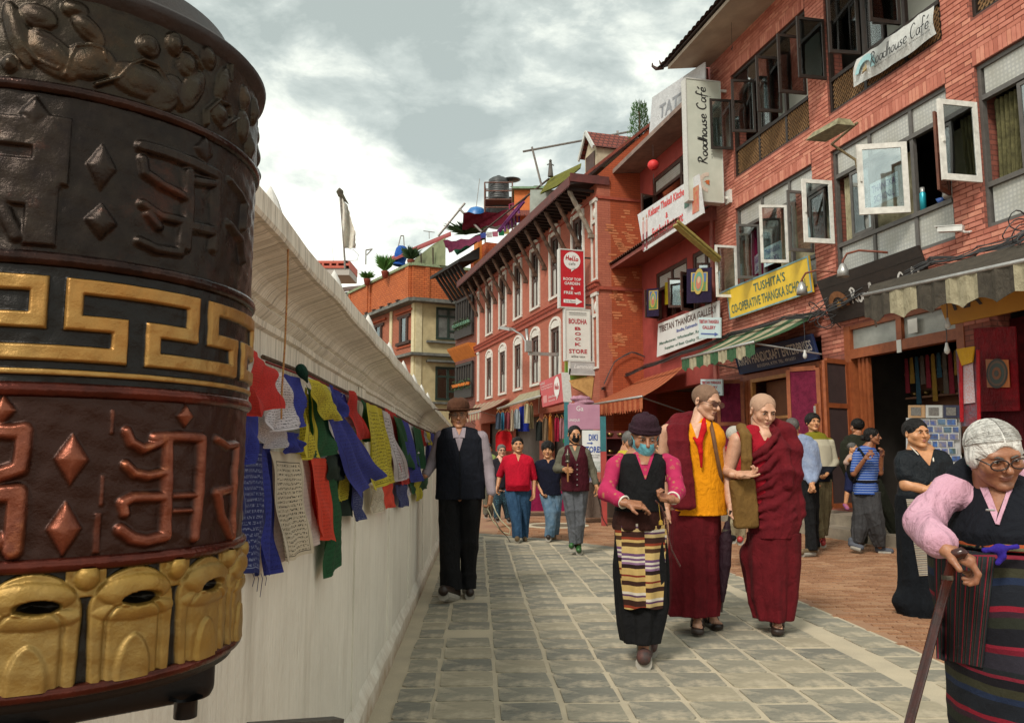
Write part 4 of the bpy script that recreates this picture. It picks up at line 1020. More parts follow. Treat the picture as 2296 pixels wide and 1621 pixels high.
display_door(1.1,.56,62,-1,PUR,'folded door with purple trinket boards',split=(1.2,1.95));display_door(3.80,.62,35,-1,PUR,'open door leaf with purple cloth and necklaces',split=(1.6,));display_door(4.56,.66,70,1,mat('black_velvet',(.05,.03,.03)),'open door leaf hung with bead necklaces',split=(1.2,2.1))
pc=MB().box(3.45,3.78,-.1,-.06,1.7,2.2).obj('picture_frame',OR,b1);MB().box(3.49,3.74,-.112,-.101,1.74,2.16).obj('print',mat('grey_print',(.38,.38,.34),(.2,.22,.2),40),pc)
d2=MB().box(4.50,4.66,-.01,.14,.33,3.47).box(7.0,7.14,-.01,.14,.33,3.47).box(4.66,7.0,-.01,.14,2.90,3.06).box(4.66,7.0,.0,.13,3.40,3.47).box(5.78,5.90,.0,.13,3.06,3.40).obj('shop_frame',OR,b1)
for a,b in ((4.66,5.78),(5.90,7.0)):MB().box(a,b,.06,.07,3.06,3.40).obj('pane',mat('dusty_glass',(.30,.31,.28),(.22,.23,.21),8,.3),d2)
MB().box(6.05,6.25,-.004,.0,3.12,3.34).box(5.80,5.9,-.02,-.012,2.86,3.06).obj('paper_notice',mat('paper',(.68,.68,.64),(.6,.6,.56)),d2)
for s,h in ((4.76,2.9),(4.86,2.9),(4.96,2.88)):MB().box(s,s+.06,.05,.11,.36,h).obj('folded_shutter',OR,d2)
# goods glimpsed inside the dark shops
gd=thing('shop_shelves','dim shelves of metal bowls inside the dark souvenir shop','shelves',(b1.location.x,b1.location.y,0),B1.ang);mb=MB()
for z in (1.2,1.7,2.2,2.6):mb.box(5.0,6.95,.75,1.05,z,z+.03)
mb.box(5.0,6.95,1.05,1.08,.4,2.9);mb.obj('shelf',SHOPIN,gd)
for k in range(16):x_=5.05+.12*k;MB().sheet([[(x_,.74,2.88),(x_+.09,.72,2.88)],[(x_,.72,2.3+.2*math.sin(k*2.3)),(x_+.09,.74,2.3+.2*math.sin(k*2.3))]],.006).obj('hanging_scarf',cloth('shop_scarf_%d'%(k%4),('7a2430','8a6a2c','2c4a5a','5a5048')[k%4]),gd)
r2=random.Random(5)
for z in (1.2,1.7,2.2,2.6):
 for k in range(9):
  s=5.1+k*.21+r2.uniform(-.04,.04);q=r2.uniform(.05,.09)
  MB().lathe([(.001,0),(q*.5,0),(q,q),(q*.9,q),(.001,.02)],c=(s,.88,z+.03),n=12).obj('bowl',mat('brass','7a6238','51401f',20,.3,.1,60,.8),gd,smooth=True)
# third shop on the right edge: pink / red interior hangings
MB().box(7.62,10.4,.30,.33,.36,3.1).obj('red_backdrop',cloth('dark_red_cloth','5a0f14','3a090d'),b1)
# ---- signs
YEL=mat('sign_yellow','d8b62c','c9a524',3,.55,.05,dirt=.25);NAVY=mat('sign_navy','16305e','10244a',4,.5,.05,dirt=.2);DGR=flat('ink_green',(.02,.10,.07));WHI=flat('ink_white',(.62,.62,.60));BOARD=mat('dark_board','2b211b','1b1512',12,.6,.35,60);BLK=flat('ink_black',(.02,.02,.02))
def bsign(name,label,fac,s0,s1,z0,z1,off0,off1,m,th=.04,edge=None,ew=.03):
 """flat board; off0 = distance from wall at the bottom, off1 at the top"""
 t=thing(name,label,'sign',fac.w((s0+s1)/2,off0,z0),fac.ang);w=(s1-s0)/2;h=z1-z0;dy=-(off1-off0)
 MB().hexa([(-w,-th,0),(w,-th,0),(w,0,0),(-w,0,0),(-w,dy-th,h),(w,dy-th,h),(w,dy,h),(-w,dy,h)]).obj('board',m,t)
 tilt=math.atan2(dy,h)
 def M(u,v,e=.004):return Matrix.Translation((u,-th-e+dy*v/h,v)) @ Matrix.Rotation(-tilt,4,'X') @ Matrix.Rotation(math.pi/2,4,'X')
 if edge:
  b=MB();K=M(0,h/2,.001);L_=math.hypot(h,dy)/2
  for x0,x1,y0,y1 in ((-w,w,L_-ew,L_),(-w,w,-L_,-L_+ew),(-w,-w+ew,-L_+ew,L_-ew),(w-ew,w,-L_+ew,L_-ew)):
   b.box(x0,x1,y0,y1,-.001,.008,K)
  b.obj('border',edge,t,fix=True)
 t['_']=0;del t['_']
 return t,M,w,h
t,M,w,h=bsign('shop_sign','yellow signboard of the thangka school below the first floor windows',B1,.84,3.86,4.22,4.89,.10,.16,YEL,edge=mat('pale_blue_edge','7fa3a8','5f8388'))
text('lettering',"TUSHITA'S",DGR,t,M(.15,.47),width=1.15,height=.18,bold=.012);text('lettering',"CO-OPERATIVE THANGKA SCHOOL",DGR,t,M(0,.20),width=2.78,height=.19,bold=.012)
t,M,w,h=bsign('shop_sign','navy blue handicraft shop sign over the brown doorway',B1,1.07,3.86,3.0,3.45,.04,.16,NAVY,edge=mat('navy_edge','30456e'))
text('lettering',"KIRAN HANDICRAFT ENTERPRISES",WHI,t,M(0,.26),width=2.62,height=.2,bold=.016);text('lettering',"BOUDHA, KTM. TEL: 4916351",WHI,t,M(.05,.09),width=1.35,height=.07)
t,M,w,h=bsign('cafe_board','dark wooden cafe board leaning over the souvenir shop with two lamps on it',B1,4.34,6.80,3.55,4.30,.08,.34,BOARD)
for k in range(5):MB().box(-w,w,-.0445,-.0405,.148*(k+.97),.148*(k+1.0),Matrix.Shear('XZ',4,(0,0)) if False else Matrix.Translation((0,0,0)) @ Matrix(((1,0,0,0),(0,1,-(.26/.75),0),(0,0,1,0),(0,0,0,1)))).obj('joint',BLK,t) if k<4 else None
def arch_logo(parent,M,u,v,r,mi_,me_,fire):
 K=M(u,v,.003)
 for k in range(9):
  a0=math.pi*(k+.06)/9-.1;a1=math.pi*(k+.94)/9-.1+.02;P=[(r*math.cos(a0),r*math.sin(a0)),(r*math.cos(a1),r*math.sin(a1)),(.62*r*math.cos(a1),.62*r*math.sin(a1)),(.62*r*math.cos(a0),.62*r*math.sin(a0))]
  vs=[K @ Vector((x,y,0)) for x,y in P];vs2=[K @ Vector((x*1.0,y*1.0,.006)) for x,y in P]
  MB().add(vs2,[(0,1,2,3)]).add(vs,[(3,2,1,0)]).obj('arch_stone',mi_,parent)
 P=[(-.22,0),(-.12,.30),(-.02,.18),(.04,.48),(.12,.22),(.22,.30),(.2,0)]
 MB().add([K @ Vector((x*r,y*r,.006)) for x,y in P],[tuple(range(len(P)))[::-1]]).obj('flame',fire,parent,fix=False)
 MB().bar(K @ Vector((-.25*r,-.1*r,.006)),K @ Vector((.25*r,.02*r,.006)),.012+r*.05,.004).bar(K @ Vector((-.25*r,.02*r,.006)),K @ Vector((.25*r,-.1*r,.006)),.012+r*.05,.004).obj('logs',fire,parent)
# brush script built from strokes
GL={'R':[[(0,0),(.12,.5),(.2,1)],[(.02,.9),(.3,1.05),(.5,.85),(.3,.6),(.15,.5)],[(.2,.52),(.55,0)]],'o':[[(.3,.48),(.08,.35),(.05,.12),(.2,0),(.38,.15),(.38,.38),(.28,.48)]],'a':[[(.4,.42),(.15,.45),(.05,.15),(.2,0),(.38,.2),(.42,.45),(.42,.12),(.52,.02)]],
      'd':[[(.38,.38),(.12,.42),(.05,.12),(.22,0),(.38,.2),(.52,1.05),(.42,.1),(.55,.02)]],'h':[[(.2,1.05),(.06,0)],[(.1,.3),(.32,.5),(.36,.3),(.34,.02),(.46,.04)]],'u':[[(.08,.45),(.06,.1),(.2,0),(.38,.2),(.42,.45)],[(.42,.45),(.4,.05),(.5,.02)]],
      's':[[(.38,.46),(.16,.42),(.2,.28),(.36,.16),(.2,0),(.02,.06)]],'e':[[(.08,.2),(.36,.3),(.3,.48),(.1,.4),(.06,.12),(.2,0),(.42,.1)]],'C':[[(.55,.85),(.4,1.05),(.12,.8),(.06,.3),(.25,0),(.55,.12)]],'f':[[(.5,.95),(.36,1.1),(.24,.8),(.12,-.3)],[(.02,.42),(.42,.5)]],
      'H':[[(.12,1),(.04,0)],[(.5,1.05),(.42,0)],[(.0,.5),(.56,.58)]],'l':[[(.25,1.05),(.08,.2),(.2,.0),(.3,.06)]],"'":[[(.15,.95),(.32,1.15)]]}
def script(name,s,m,parent,M,width,height,pen=.05):
 x=0;mb=MB();st=[]
 for ch in s:
  if ch == ' ':x += .32;continue
  if ch == 'é':st += [[(x+a,b) for a,b in q] for q in GL['e']]+[[(x+.22,.68),(x+.42,.92)]];x += .44;continue
  st += [[(x+a,b) for a,b in q] for q in GL[ch]];x += .62 if ch in 'RCH' else (.34 if ch == 'l' else .46)
 k=width/x;kh=height
 for q in st:
  # smooth and sweep a flat nib
  P=[Vector(p) for p in q];out=[]
  for i in range(len(P)-1):
   p0,p1,p2,p3=P[max(i-1,0)],P[i],P[i+1],P[min(i+2,len(P)-1)]
   for t_ in np.linspace(0,1,5)[:-1]:
    t2,t3=t_*t_,t_**3;out.append(.5*((2*p1)+(p2-p0)*t_+(2*p0-5*p1+4*p2-p3)*t2+(3*p1-p0-3*p2+p3)*t3))
  out.append(P[-1]);V=[];nn=len(out)
  for i,p in enumerate(out):
   d=(out[min(i+1,nn-1)]-out[max(i-1,0)]);d=Vector((d.x*k,d.y*kh));d=d.normalized() if d.length>0 else Vector((1,0));n=Vector((-d.y,d.x))*pen*height*(.55+.5*math.sin(math.pi*i/max(nn-1,1)))
   c=Vector(((p.x-x/2)*k,(p.y-.4)*kh));V += [M @ Vector((c.x-n.x,c.y-n.y,.002)),M @ Vector((c.x+n.x,c.y+n.y,.002))]
  mb.add(V,[(2*i,2*i+2,2*i+3,2*i+1) for i in range(nn-1)])
 return mb.obj(name,m,parent)
BRN=mat('arch_brown','8a5a34','6d4426',10);FIRE=flat('flame_gold',(.50,.26,.06))
arch_logo(t,M,-.86,.24,.27,BRN,WHI,FIRE);script('lettering','Roadhouse Café',WHI,t,M(.30,.32),1.62,.24,.075)
def gooseneck(s,z,off,lab):
 l=thing('sign_lamp',lab,'lamp',B1.w(s,off,z),B1.ang,'gooseneck lamps over the dark cafe board')
 MB().tube([(.32,.05,.02),(.2,-.1,.06),(0,-.22,.12),(-.16,-.32,.10),(-.22,-.36,.0),(-.20,-.38,-.06)],.018,8).obj('arm',mat('rust_pipe','7a3d26','54281a',20,.6),l,smooth=True)
 MB().lathe([(.02,0),(.05,-.03),(.085,-.12),(.095,-.22),(.09,-.22),(.02,-.03)],c=(-.20,-.38,-.05),n=18).obj('shade',STEEL,l,smooth=True)
gooseneck(4.62,4.30,.35,'left gooseneck lamp curling over the corner of the dark cafe board');gooseneck(5.75,4.36,.35,'right gooseneck lamp over the middle of the dark cafe board')
# vertical light-box sign, perpendicular to the wall
vs_=thing('cafe_light_box','tall white vertical cafe sign box projecting from the building corner','sign',B1.w(.74,0,6.86),B1.ang)
MB().box(-.09,.09,-1.03,-.20,0,2.78).obj('box',mat('light_box_grey','bfc2b6','aeb2a6',2,.4,.02),vs_)
MB().box(-.105,.105,-1.05,-1.03,-.02,2.8).box(-.105,.105,-.20,-.185,-.02,2.8).box(-.105,.105,-1.03,-.20,-.03,0).box(-.105,.105,-1.03,-.20,2.78,2.81).obj('frame',mat('alu',(.5,.5,.47),(.4,.4,.38),20,.4,.05),vs_)
for z0_,z1_ in ((.1,.16),(2.6,2.66)):MB().box(-.03,.03,-.185,0,z0_,z1_).obj('mount',WHITEW,vs_)
MB().box(-.09,.12,-.06,-.0,.0,.3).obj('wall_plate',WHITEW,vs_)
for sg in (-1,1):
 def MV(u,v,rot=0.0,sg=sg):   # face towards +s (camera) when sg=1: right on the face = towards the wall
  return Matrix.Translation((sg*.092,-.615+u*sg,v)) @ Matrix.Rotation(sg*math.pi/2,4,'Z') @ Matrix.Rotation(math.pi/2,4,'X') @ Matrix.Rotation(rot,4,'Z')
 script('lettering','Roadhouse Café',BLK,vs_,MV(-.03,1.74,math.pi/2),1.78,.22,.075)
 text('lettering','where the good times roll',BLK,vs_,MV(.17,1.70,math.pi/2),width=1.45,height=.045,space=1.5)
 if sg == 1:
  def MM(u,v,e=0):return MV(u,v,math.pi/2)
  arch_logo(vs_,lambda u,v,e=0:MV(.06,.42,math.pi/2),0,0,.23,mat('arch_peach',(.60,.50,.42),(.5,.4,.33)),WHI,flat('flame_red',(.5,.12,.03)))
# cloth banner on the lattice
bn=thing('cafe_banner','white cloth cafe banner tied across the upper lattice panels','banner',(b1.location.x,b1.location.y,0),B1.ang)
TL,TR,BR_,BL_=B1(*((2300+990/2.3154)/1.4216,440/2.3154/1.4216),.12),B1((2300+1555/2.3154)/1.4216,35/2.3154/1.4216,.12),B1((2300+1578/2.3154)/1.4216,250/2.3154/1.4216,.12),B1((2300+965/2.3154)/1.4216,645/2.3154/1.4216,.12)
def bq(u,v,e=0):
 s=(TL[0]*(1-u)+TR[0]*u)*(1-v)+(BL_[0]*(1-u)+BR_[0]*u)*v;z=(TL[1]*(1-u)+TR[1]*u)*(1-v)+(BL_[1]*(1-u)+BR_[1]*u)*v
 return Vector((s,-.10-.03*math.sin(v*3)-.012*math.sin(u*17+v*5)-e,z-.05*math.sin(math.pi*u)*v+.02*abs(math.sin(u*15))*(v-1)))
MB().grid([[bq(u/30,v/8) for u in range(31)] for v in range(9)]).obj('cloth',cloth('banner_white',(.66,.68,.66),(.55,.57,.56),.8),bn,smooth=True)
c=(bq(.62,.5,.02));MX=plane_M(bq(.64,.55,.06),bq(.9,.5)-bq(.4,.5),bq(.6,.1)-bq(.6,.9));script('lettering','Roadhouse Café',BLK,bn,MX,1.28,.22,.05)
MX2=plane_M(bq(.66,.80,.06),bq(.9,.5)-bq(.4,.5),bq(.6,.1)-bq(.6,.9));text('lettering','where the good times roll',BLK,bn,MX2,width=1.2,height=.04)
MX3=plane_M(bq(.20,.72,.045),bq(.3,.5)-bq(.1,.5),bq(.2,.1)-bq(.2,.9));arch_logo(bn,lambda u,v,e=0:MX3,0,0,.27,flat('aqua_print',(.30,.52,.55)),WHI,flat('sepia_print',(.35,.26,.12)))
# wall clutter
cm=thing('security_camera','white security camera on the brick pier above the dark awning','camera',B1.w(7.36,0,4.36),B1.ang)
MB().tube([(0,0,0),(0,-.08,0),(-.04,-.14,.04)],.018,8).lathe([(.05,0),(.05,.012)],n=12).obj('bracket',mat('camera_white',(.66,.66,.63)),cm);MB().bar((.0,-.1,.05),(-.28,-.26,.10),.09,.075).bar((.0,-.1,.095),(-.31,-.28,.145),.105,.012).obj('housing',mat('camera_white',(.66,.66,.63)),cm)
sl2=thing('street_light','old flat street lamp on a crooked arm over the first floor windows','street lamp',B1.w(5.28,0,5.6),B1.ang)
hp=B1(1868,294,1.2);MB().tube([(.02,-.03,0),(.0,-.14,.35),(.05,-.22,.55),(-.1,-.55,.85),(hp[0]-5.28+.3,-1.0,hp[1]-5.6+.02)],.022,8).obj('arm',mat('old_cream_pipe','8c7c5a','5a4c36',20,.7),sl2,smooth=True)
x,z=hp[0]-5.28,hp[1]-5.6;MB().hexa([(x-.35,-1.45,z-.04),(x+.30,-1.35,z-.03),(x+.32,-1.05,z-.03),(x-.33,-1.1,z-.04),(x-.25,-1.38,z+.06),(x+.28,-1.3,z+.08),(x+.28,-1.1,z+.08),(x-.25,-1.15,z+.06)]).obj('head',mat('lamp_housing','8f8a6c','5e5a42',12,.6),sl2)
# ================================================================ long Newari brick house with struts
def cA(x,y):return ((1350+x/1.8015)/1.4216,(400+y/1.8015)/1.4216)
def cB(x,y):return ((1000+x/4.0518)/1.4216,(600+y/4.0518)/1.4216)
def cC(x,y):return ((1350+x/4.0525)/1.4216,(400+y/4.0525)/1.4216)
def cD(x,y):return ((1640+x/3.7032)/1.4216,(380+y/3.7032)/1.4216)
B3=Fac((2.41,22.0),(.3,-1));B3G=Fac((2.41,22.0),(1,.3))
RED=brick_mat('orange_red_brick','b4674f','a65a45','94503f',bw=.23,rh=.066,ms=.006,bump=.25,dirt=.3);ORG=brick_mat('orange_brick','ae5029','9f4725','863c20',bw=.23,rh=.066,ms=.006,bump=.25,dirt=.35)
b3=building('brick_house','long orange-red brick house with white arched window surrounds and carved eave struts',B3)
mb=MB();w3=[-12.25+2.03*i for i in range(6)];hs=[(a+.16,a+1.02,6.45,8.42) for a in w3]+[(a+.16,a+1.02,3.8,5.38) for a in w3]+[(-13,-9.6,.1,2.7),(-9.2,-5.2,.1,2.7),(-4.8,-.5,.1,2.7)]
wall_boxes(mb,-14.0,0,0,9.0,hs,0,.4);mb.box(-14.0,-13.7,.4,4.3,0,9);mb.box(-14,0,4.3,4.5,0,9.2);mb.obj('wall',RED,b3)
gz=B3G(*cA(1171,130))[1];g1=B3G(*cA(1171,130))[0];slope=(gz-9.2)/g1
MB().prism([(0.002,0),(4.4,0),(4.4,9.2),(2.2,9.2+slope*2.2),(.002,9.2)],-.001,-.4,'x').obj('gable_wall',ORG,b3,fix=True)
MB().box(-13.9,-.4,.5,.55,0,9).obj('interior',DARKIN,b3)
MB().hexa([(-14.1,-.5,9.0),(.06,-.5,9.0),(.06,2.2,9.2+slope*2.2),(-14.1,2.2,9.2+slope*2.2),(-14.1,-.5,9.1),(.06,-.5,9.1),(.06,2.2,9.3+slope*2.2),(-14.1,2.2,9.3+slope*2.2)]).obj('roof',mat('red_tile_roof','7e3b2c','5b2a20',8,.85),b3)
FAS=mat('maroon_fascia','5e2a26','47201d',6,.7,.2,dirt=.3);STR=mat('weathered_strut','5a4030','33241b',9,.85,.5,40)
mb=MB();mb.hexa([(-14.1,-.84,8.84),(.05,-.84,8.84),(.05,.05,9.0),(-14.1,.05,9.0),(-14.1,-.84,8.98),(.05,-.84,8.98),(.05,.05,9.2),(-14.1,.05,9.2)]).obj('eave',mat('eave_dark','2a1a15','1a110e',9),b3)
MB().box(-14.12,.07,-.87,-.842,8.80,9.06).box(.052,.08,-.84,.35,8.92,9.16).obj('fascia_board',FAS,b3)
for i in range(60):pass
tr=MB()
for i in range(118):s=-14.1+i*.12;tr.add([(s,-.86,8.80),(s+.12,-.86,8.80),(s+.06,-.86,8.75)],[(0,1,2)])
tr.obj('sawtooth_trim',FAS,b3,kind='stuff')
j=MB()
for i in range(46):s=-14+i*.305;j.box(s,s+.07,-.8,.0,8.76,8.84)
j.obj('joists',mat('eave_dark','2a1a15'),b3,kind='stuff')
sm=MB();P0,P1=Vector((0,-.74,8.78)),Vector((0,-.06,7.52));r2=random.Random(2);pts=[P0.lerp(P1,t) for t in np.linspace(0,1,15)]
sm.tube(pts,[.05+.028*abs(math.sin(i*1.35)) for i in range(15)],6);sm.box(-.06,.06,-.16,.0,7.44,7.54)
sme=sm.mesh('strut',STR)
for i in range(14):
 o=link('strut',sme,b3);o.location=(-.30-1.02*i,0,0)
 if i == 0:o.data=sme.copy();o.data.materials.clear();o.data.materials.append(mat('grey_strut','8a8478','5c4a3a',7));o['label']='greyish peeling strut at the corner'
CRN=mat('band_brick','9a4632','7e3626',9);mb=MB()
mb.box(-14,.06,-.09,0,5.98,6.10).box(-14,.05,-.06,0,5.84,5.98).box(-14,.1,-.13,0,6.10,6.15).box(-14,.04,-.05,0,8.55,8.62)
for i in range(116):mb.box(-13.98+i*.121,-13.92+i*.121,-.115,-.09,6.0,6.08)
mb.box(.0,.06,0,3.4,5.90,5.99).box(.0,.04,0,3.4,8.52,8.60);mb.obj('cornice',CRN,b3)
SUR=mat('white_surround',(.60,.585,.54),(.48,.46,.42),9,.85,.15,dirt=.2);FRB=mat('brown_window','4a2c20','331e16',9,.6)
def newari_window(z0,zt):
 w=MB();h=zt-z0;f=.10;a,b=.16,1.02;n=10
 w.box(a-f,a,-.045,.02,z0-.06,zt-.02).box(b,b+f,-.045,.02,z0-.06,zt-.02).box(a-f,b+f,-.055,.02,z0-.12,z0-.04)
 m=(a+b)/2;R1,R0=(b-a)/2+f,(b-a)/2-.05
 for k in range(n):
  t0,t1=math.pi*k/n,math.pi*(k+1)/n;q=[]
  for t,r in ((t0,R0),(t0,R1),(t1,R1),(t1,R0)):q.append((m+r*math.cos(t),zt-.06+.55*r*math.sin(t)))
  vs=[(x,-.045,z) for x,z in q]+[(x,.02,z) for x,z in q];w.hexa(vs)
 wn=link('window',w.mesh('window',SUR));
 MB().prism([(a,zt-.25)]+[(m+.98*R0*math.cos(t),zt-.10+.5*R0*math.sin(t)) for t in np.linspace(0,math.pi,9)]+[(b,zt-.25)][::-1] if False else [(a,zt-.12),(b,zt-.12)]+[(m+.98*R0*math.cos(t),zt-.08+.5*R0*math.sin(t)) for t in np.linspace(0,math.pi,9)],-.03,.0).obj('tympanum',SUR,wn,fix=True)
 MB().box(a,a+.11,.03,.10,z0,zt-.12).box(b-.11,b,.03,.10,z0,zt-.12).box(a+.11,b-.11,.03,.10,zt-.24,zt-.12).box(a+.11,b-.11,.03,.09,z0+h*.42,z0+h*.47).box(m-.03,m+.03,.03,.09,z0,zt-.24).obj('frame',FRB,wn)
 MB().box(a+.11,b-.11,.055,.06,z0,z0+h*.42).obj('pane',FROST,wn);MB().box(a+.11,b-.11,.065,.07,z0+h*.47,zt-.24).obj('pane',GLASS,wn)
 return wn
for z0,zt,dx in ((6.45,8.54,0),(3.8,5.50,.1)):
 wn=newari_window(z0,zt);wn.parent=b3
 for i,s in enumerate(w3):
  o=wn if i == 0 else copy_tree(wn,b3);o.location=(s+(0 if z0>6 else 0),0,0)
PLQ=MB()
for z0,z1 in ((6.25,8.45),(3.75,5.75)):
 for s0,s1 in ((-.42,-.02),(-13.6,-13.35)):
  PLQ.box(s0,s0+.07,-.04,.01,z0,z1).box(s1-.07,s1,-.04,.01,z0,z1).box(s0+.07,s1-.07,-.04,.01,z1-.6,z1-.5).box(s0-.03,s1+.03,-.06,.01,z1,z1+.1).box(s0,s1,-.05,.01,z0-.06,z0)
PLQ.obj('pilaster_trim',SUR,b3,label='white plaster pilaster with a carved panel')
for s,z in ((-.22,8.15),(-.22,5.45)):MB().lathe([(.001,.02),(.05,.03),(.09,.0)],n=8).obj('carved_panel',SUR,b3).matrix_local=Matrix.Translation((s,-.0,z)) @ Matrix.Rotation(math.pi/2,4,'X') @ Matrix.Scale(1.8,4,(0,1,0))
# spalled patches on the gable
pt=MB();r2=random.Random(8)
for _ in range(34):
 t,z=r2.choice((.25,.35,.5,.8,.95))+r2.uniform(-.1,.1),r2.uniform(4.2,8.3);
 for k in range(r2.randint(1,4)):pt.box(.001,.006,t+k*.03,t+k*.03+r2.uniform(.1,.3),z-k*.075,z-k*.075+.05)
pt.obj('spalled_bricks',mat('pale_brick_patch','b9744c','a8613d',12),b3,kind='stuff')
# projecting signs at the corner
def boxsign(name,lab,fac,s0,off0,off1,z0,z1,th,m,fr):
 """lit box perpendicular to the wall at s0; returns thing + matrix for the face seen from the street"""
 t=thing(name,lab,'sign',fac.w(s0,0,z0),fac.ang);h=z1-z0
 MB().box(-th,0,-off1,-off0,0,h).obj('box',m,t);e=.035
 MB().box(-th-.01,.012,-off1-e,-off1,-e,h+e).box(-th-.01,.012,-off0,-off0+e,-e,h+e).box(-th-.01,.012,-off1,-off0,-e,0).box(-th-.01,.012,-off1,-off0,h,h+e).obj('frame',fr,t)
 MB().bar((-th/2,-off0+.02,h*.9),(-th/2,.05,h*.9),.04).bar((-th/2,-off0+.02,.1),(-th/2,.05,.1),.04).obj('bracket',BLACKM,t)
 M=lambda u,v,rot=0.0:Matrix.Translation((.004,-(off0+off1)/2+u,v)) @ Matrix.Rotation(math.pi/2,4,'Z') @ Matrix.Rotation(math.pi/2,4,'X') @ Matrix.Rotation(rot,4,'Z')
 return t,M,off1-off0,h
REDS=mat('sign_red','b5202a','9c1820',3,.4,.02);ALU=mat('alu',(.5,.5,.47))
def bubble(t,M,u,v,r,k=1.0):
 K=M(u,v);n=20;P=[K @ Vector((r*k*math.cos(a),r*math.sin(a),.003)) for a in np.linspace(0,2*math.pi,n,False)];MB().add(P,[tuple(range(n))]).obj('speech_bubble',WHI,t)
 MB().add([K @ Vector(q) for q in ((-.1*r,-.9*r,.003),(.45*r,-.8*r,.003),(-.1*r,-1.3*r,.003))],[(0,2,1)]).obj('speech_bubble',WHI,t)
 text('lettering','cafe',BLK,t,M(u,v-.36*r) @ Matrix.Translation((0,0,.004)),width=.8*r*k,height=.35*r);script('lettering','Hello',REDS,t,M(u,v+.22*r) @ Matrix.Translation((0,0,.004)),1.5*r*k,.55*r,.11)
sT=B3(*cA(793,710),.9);sB=B3(*cA(803,1050),.9);s1_,z1_=sT;s2_,z2_=sB
t,M,w,h=boxsign('cafe_sign','upper red cafe sign box with a white speech bubble and arrow on the house corner',B3,s1_+.1,.28,.98,z2_+.05,z1_-.05,.16,REDS,ALU)
bubble(t,M,0,h*.82,w*.36)
for b,v,ww in (('ROOF TOP',.49,.8),('GARDEN',.415,.7),('&',.33,.12),('FREE wifi',.25,.75)):text('lettering',b,WHI,t,M(0,h*v),width=w*ww*.95,height=.085,bold=.02)
K=M(0,h*.10);MB().add([K @ Vector((x*w/2,y*.1,.003)) for x,y in ((-.75,-.5),(.3,-.5),(.3,-1),(.85,0),(.3,1),(.3,.5),(-.75,.5))],[tuple(range(7))]).obj('arrow',WHI,t);text('lettering','3rd Floor',BLK,t,M(-.08*w,h*.10) @ Matrix.Translation((0,0,.003)),width=w*.45,height=.06)
s3_,z3_=B3(*cA(820,1060),.9);z4_=B3(*cA(830,1335),.9)[1]
t,M,w,h=boxsign('bookstore_sign','white BOUDHA BOOK STORE sign box directly under the upper red cafe sign',B3,s1_+.12,.13,.83,z4_,z1_-(z1_-z2_)-.03,.16,mat('sign_white',(.62,.62,.58),(.55,.55,.51),3,.4,.02),ALU)
RT=flat('ink_red',(.36,.02,.03))
text('lettering','BOUDHA',RT,t,M(0,h*.77),width=w*.78,height=.15,bold=.03);text('lettering','STORE',RT,t,M(0,h*.17),width=w*.78,height=.12,bold=.03)
for ch,v in zip('BOOK',(.625,.52,.415,.31)):text('lettering',ch,RT,t,M(0,h*v) @ Matrix.Rotation(0,4,'Z'),width=w*.26,height=.09,bold=.03)
text('lettering','किताब पसल',BLK,t,M(0,h*.065),width=w*.6,height=.07);text('lettering','བོད་ཀྱི་དཔེ་མཛོད',BLK,t,M(0,h*.92),width=w*.75,height=.08)
s5,z5=B3(*cA(878,1340),.8);z6=B3(*cA(880,1410),.8)[1]
t,M,w,h=boxsign('lemmon_sign','small grey and white clothing shop sign below the bookstore sign',B3,s1_+.16,-.02,.72,z6,z5,.10,mat('sign_grey',(.42,.42,.41),(.3,.3,.3),3,.4,.02),ALU)
text('lettering','Lemmon',WHI,t,M(0,h*.62),width=w*.75,height=.13,bold=.03,shear=.3);text('lettering','Clothings',WHI,t,M(.15,h*.35),width=w*.35,height=.04)
t,M,w,h=boxsign('garden_poster','tall green and orange poster board on the wall beside the bookstore sign',B3,s1_-.45,.05,.62,z6-.1,z1_-(z1_-z2_)-.35,.04,mat('poster_green','4f9a3c','8a7a2c',3,.5,.02),mat('poster_green','4f9a3c'))
text('lettering','BOUDHA',flat('ink_violet',(.2,.08,.3)),t,M(0,h*.82),width=w*.8,height=.12);MB().box(.003,.006,-.52,-.15,h*.18,h*.32).obj('picture',WHI,t)
s7,z7=B3(*cA(670,1475),1.5);z8=B3(*cA(683,1615),1.5)[1]
t=thing('cafe_sign','lower red cafe sign with a coffee cup print, standing out over the stalls','sign',B3.w(B3(*cA(735,1530),1.45)[0],1.45,0),B3.ang)
A_,B_,C_,D_=[local(t,B3.w(*(lambda q:(q[0],1.45,q[1]))(B3(*cA(*p),1.45)))) for p in ((683,1618),(805,1585),(792,1420),(665,1475))];n_=Vector((0,.22,0))
MB().hexa([A_,B_,B_+n_,A_+n_,D_,C_,C_+n_,D_+n_]).obj('box',REDS,t,fix=True);MB().hexa([B_+Vector((.005,-.01,-.01)),B_+Vector((.02,-.01,-.01)),B_+n_+Vector((.02,0,-.01)),B_+n_+Vector((.005,0,-.01)),C_+Vector((.005,-.01,.01)),C_+Vector((.02,-.01,.01)),C_+n_+Vector((.02,0,.01)),C_+n_+Vector((.005,0,.01))]).obj('side_plate',ALU,t)
Mx=lambda u,v:plane_M(A_+(B_-A_)*u+(D_-A_)*v-n_.normalized()*.006,B_-A_,D_-A_);wd=(B_-A_).length;hh=(D_-A_).length
bubble(t,lambda u,v,r=0:Mx(.80,.60),0,0,hh*.36,.8)
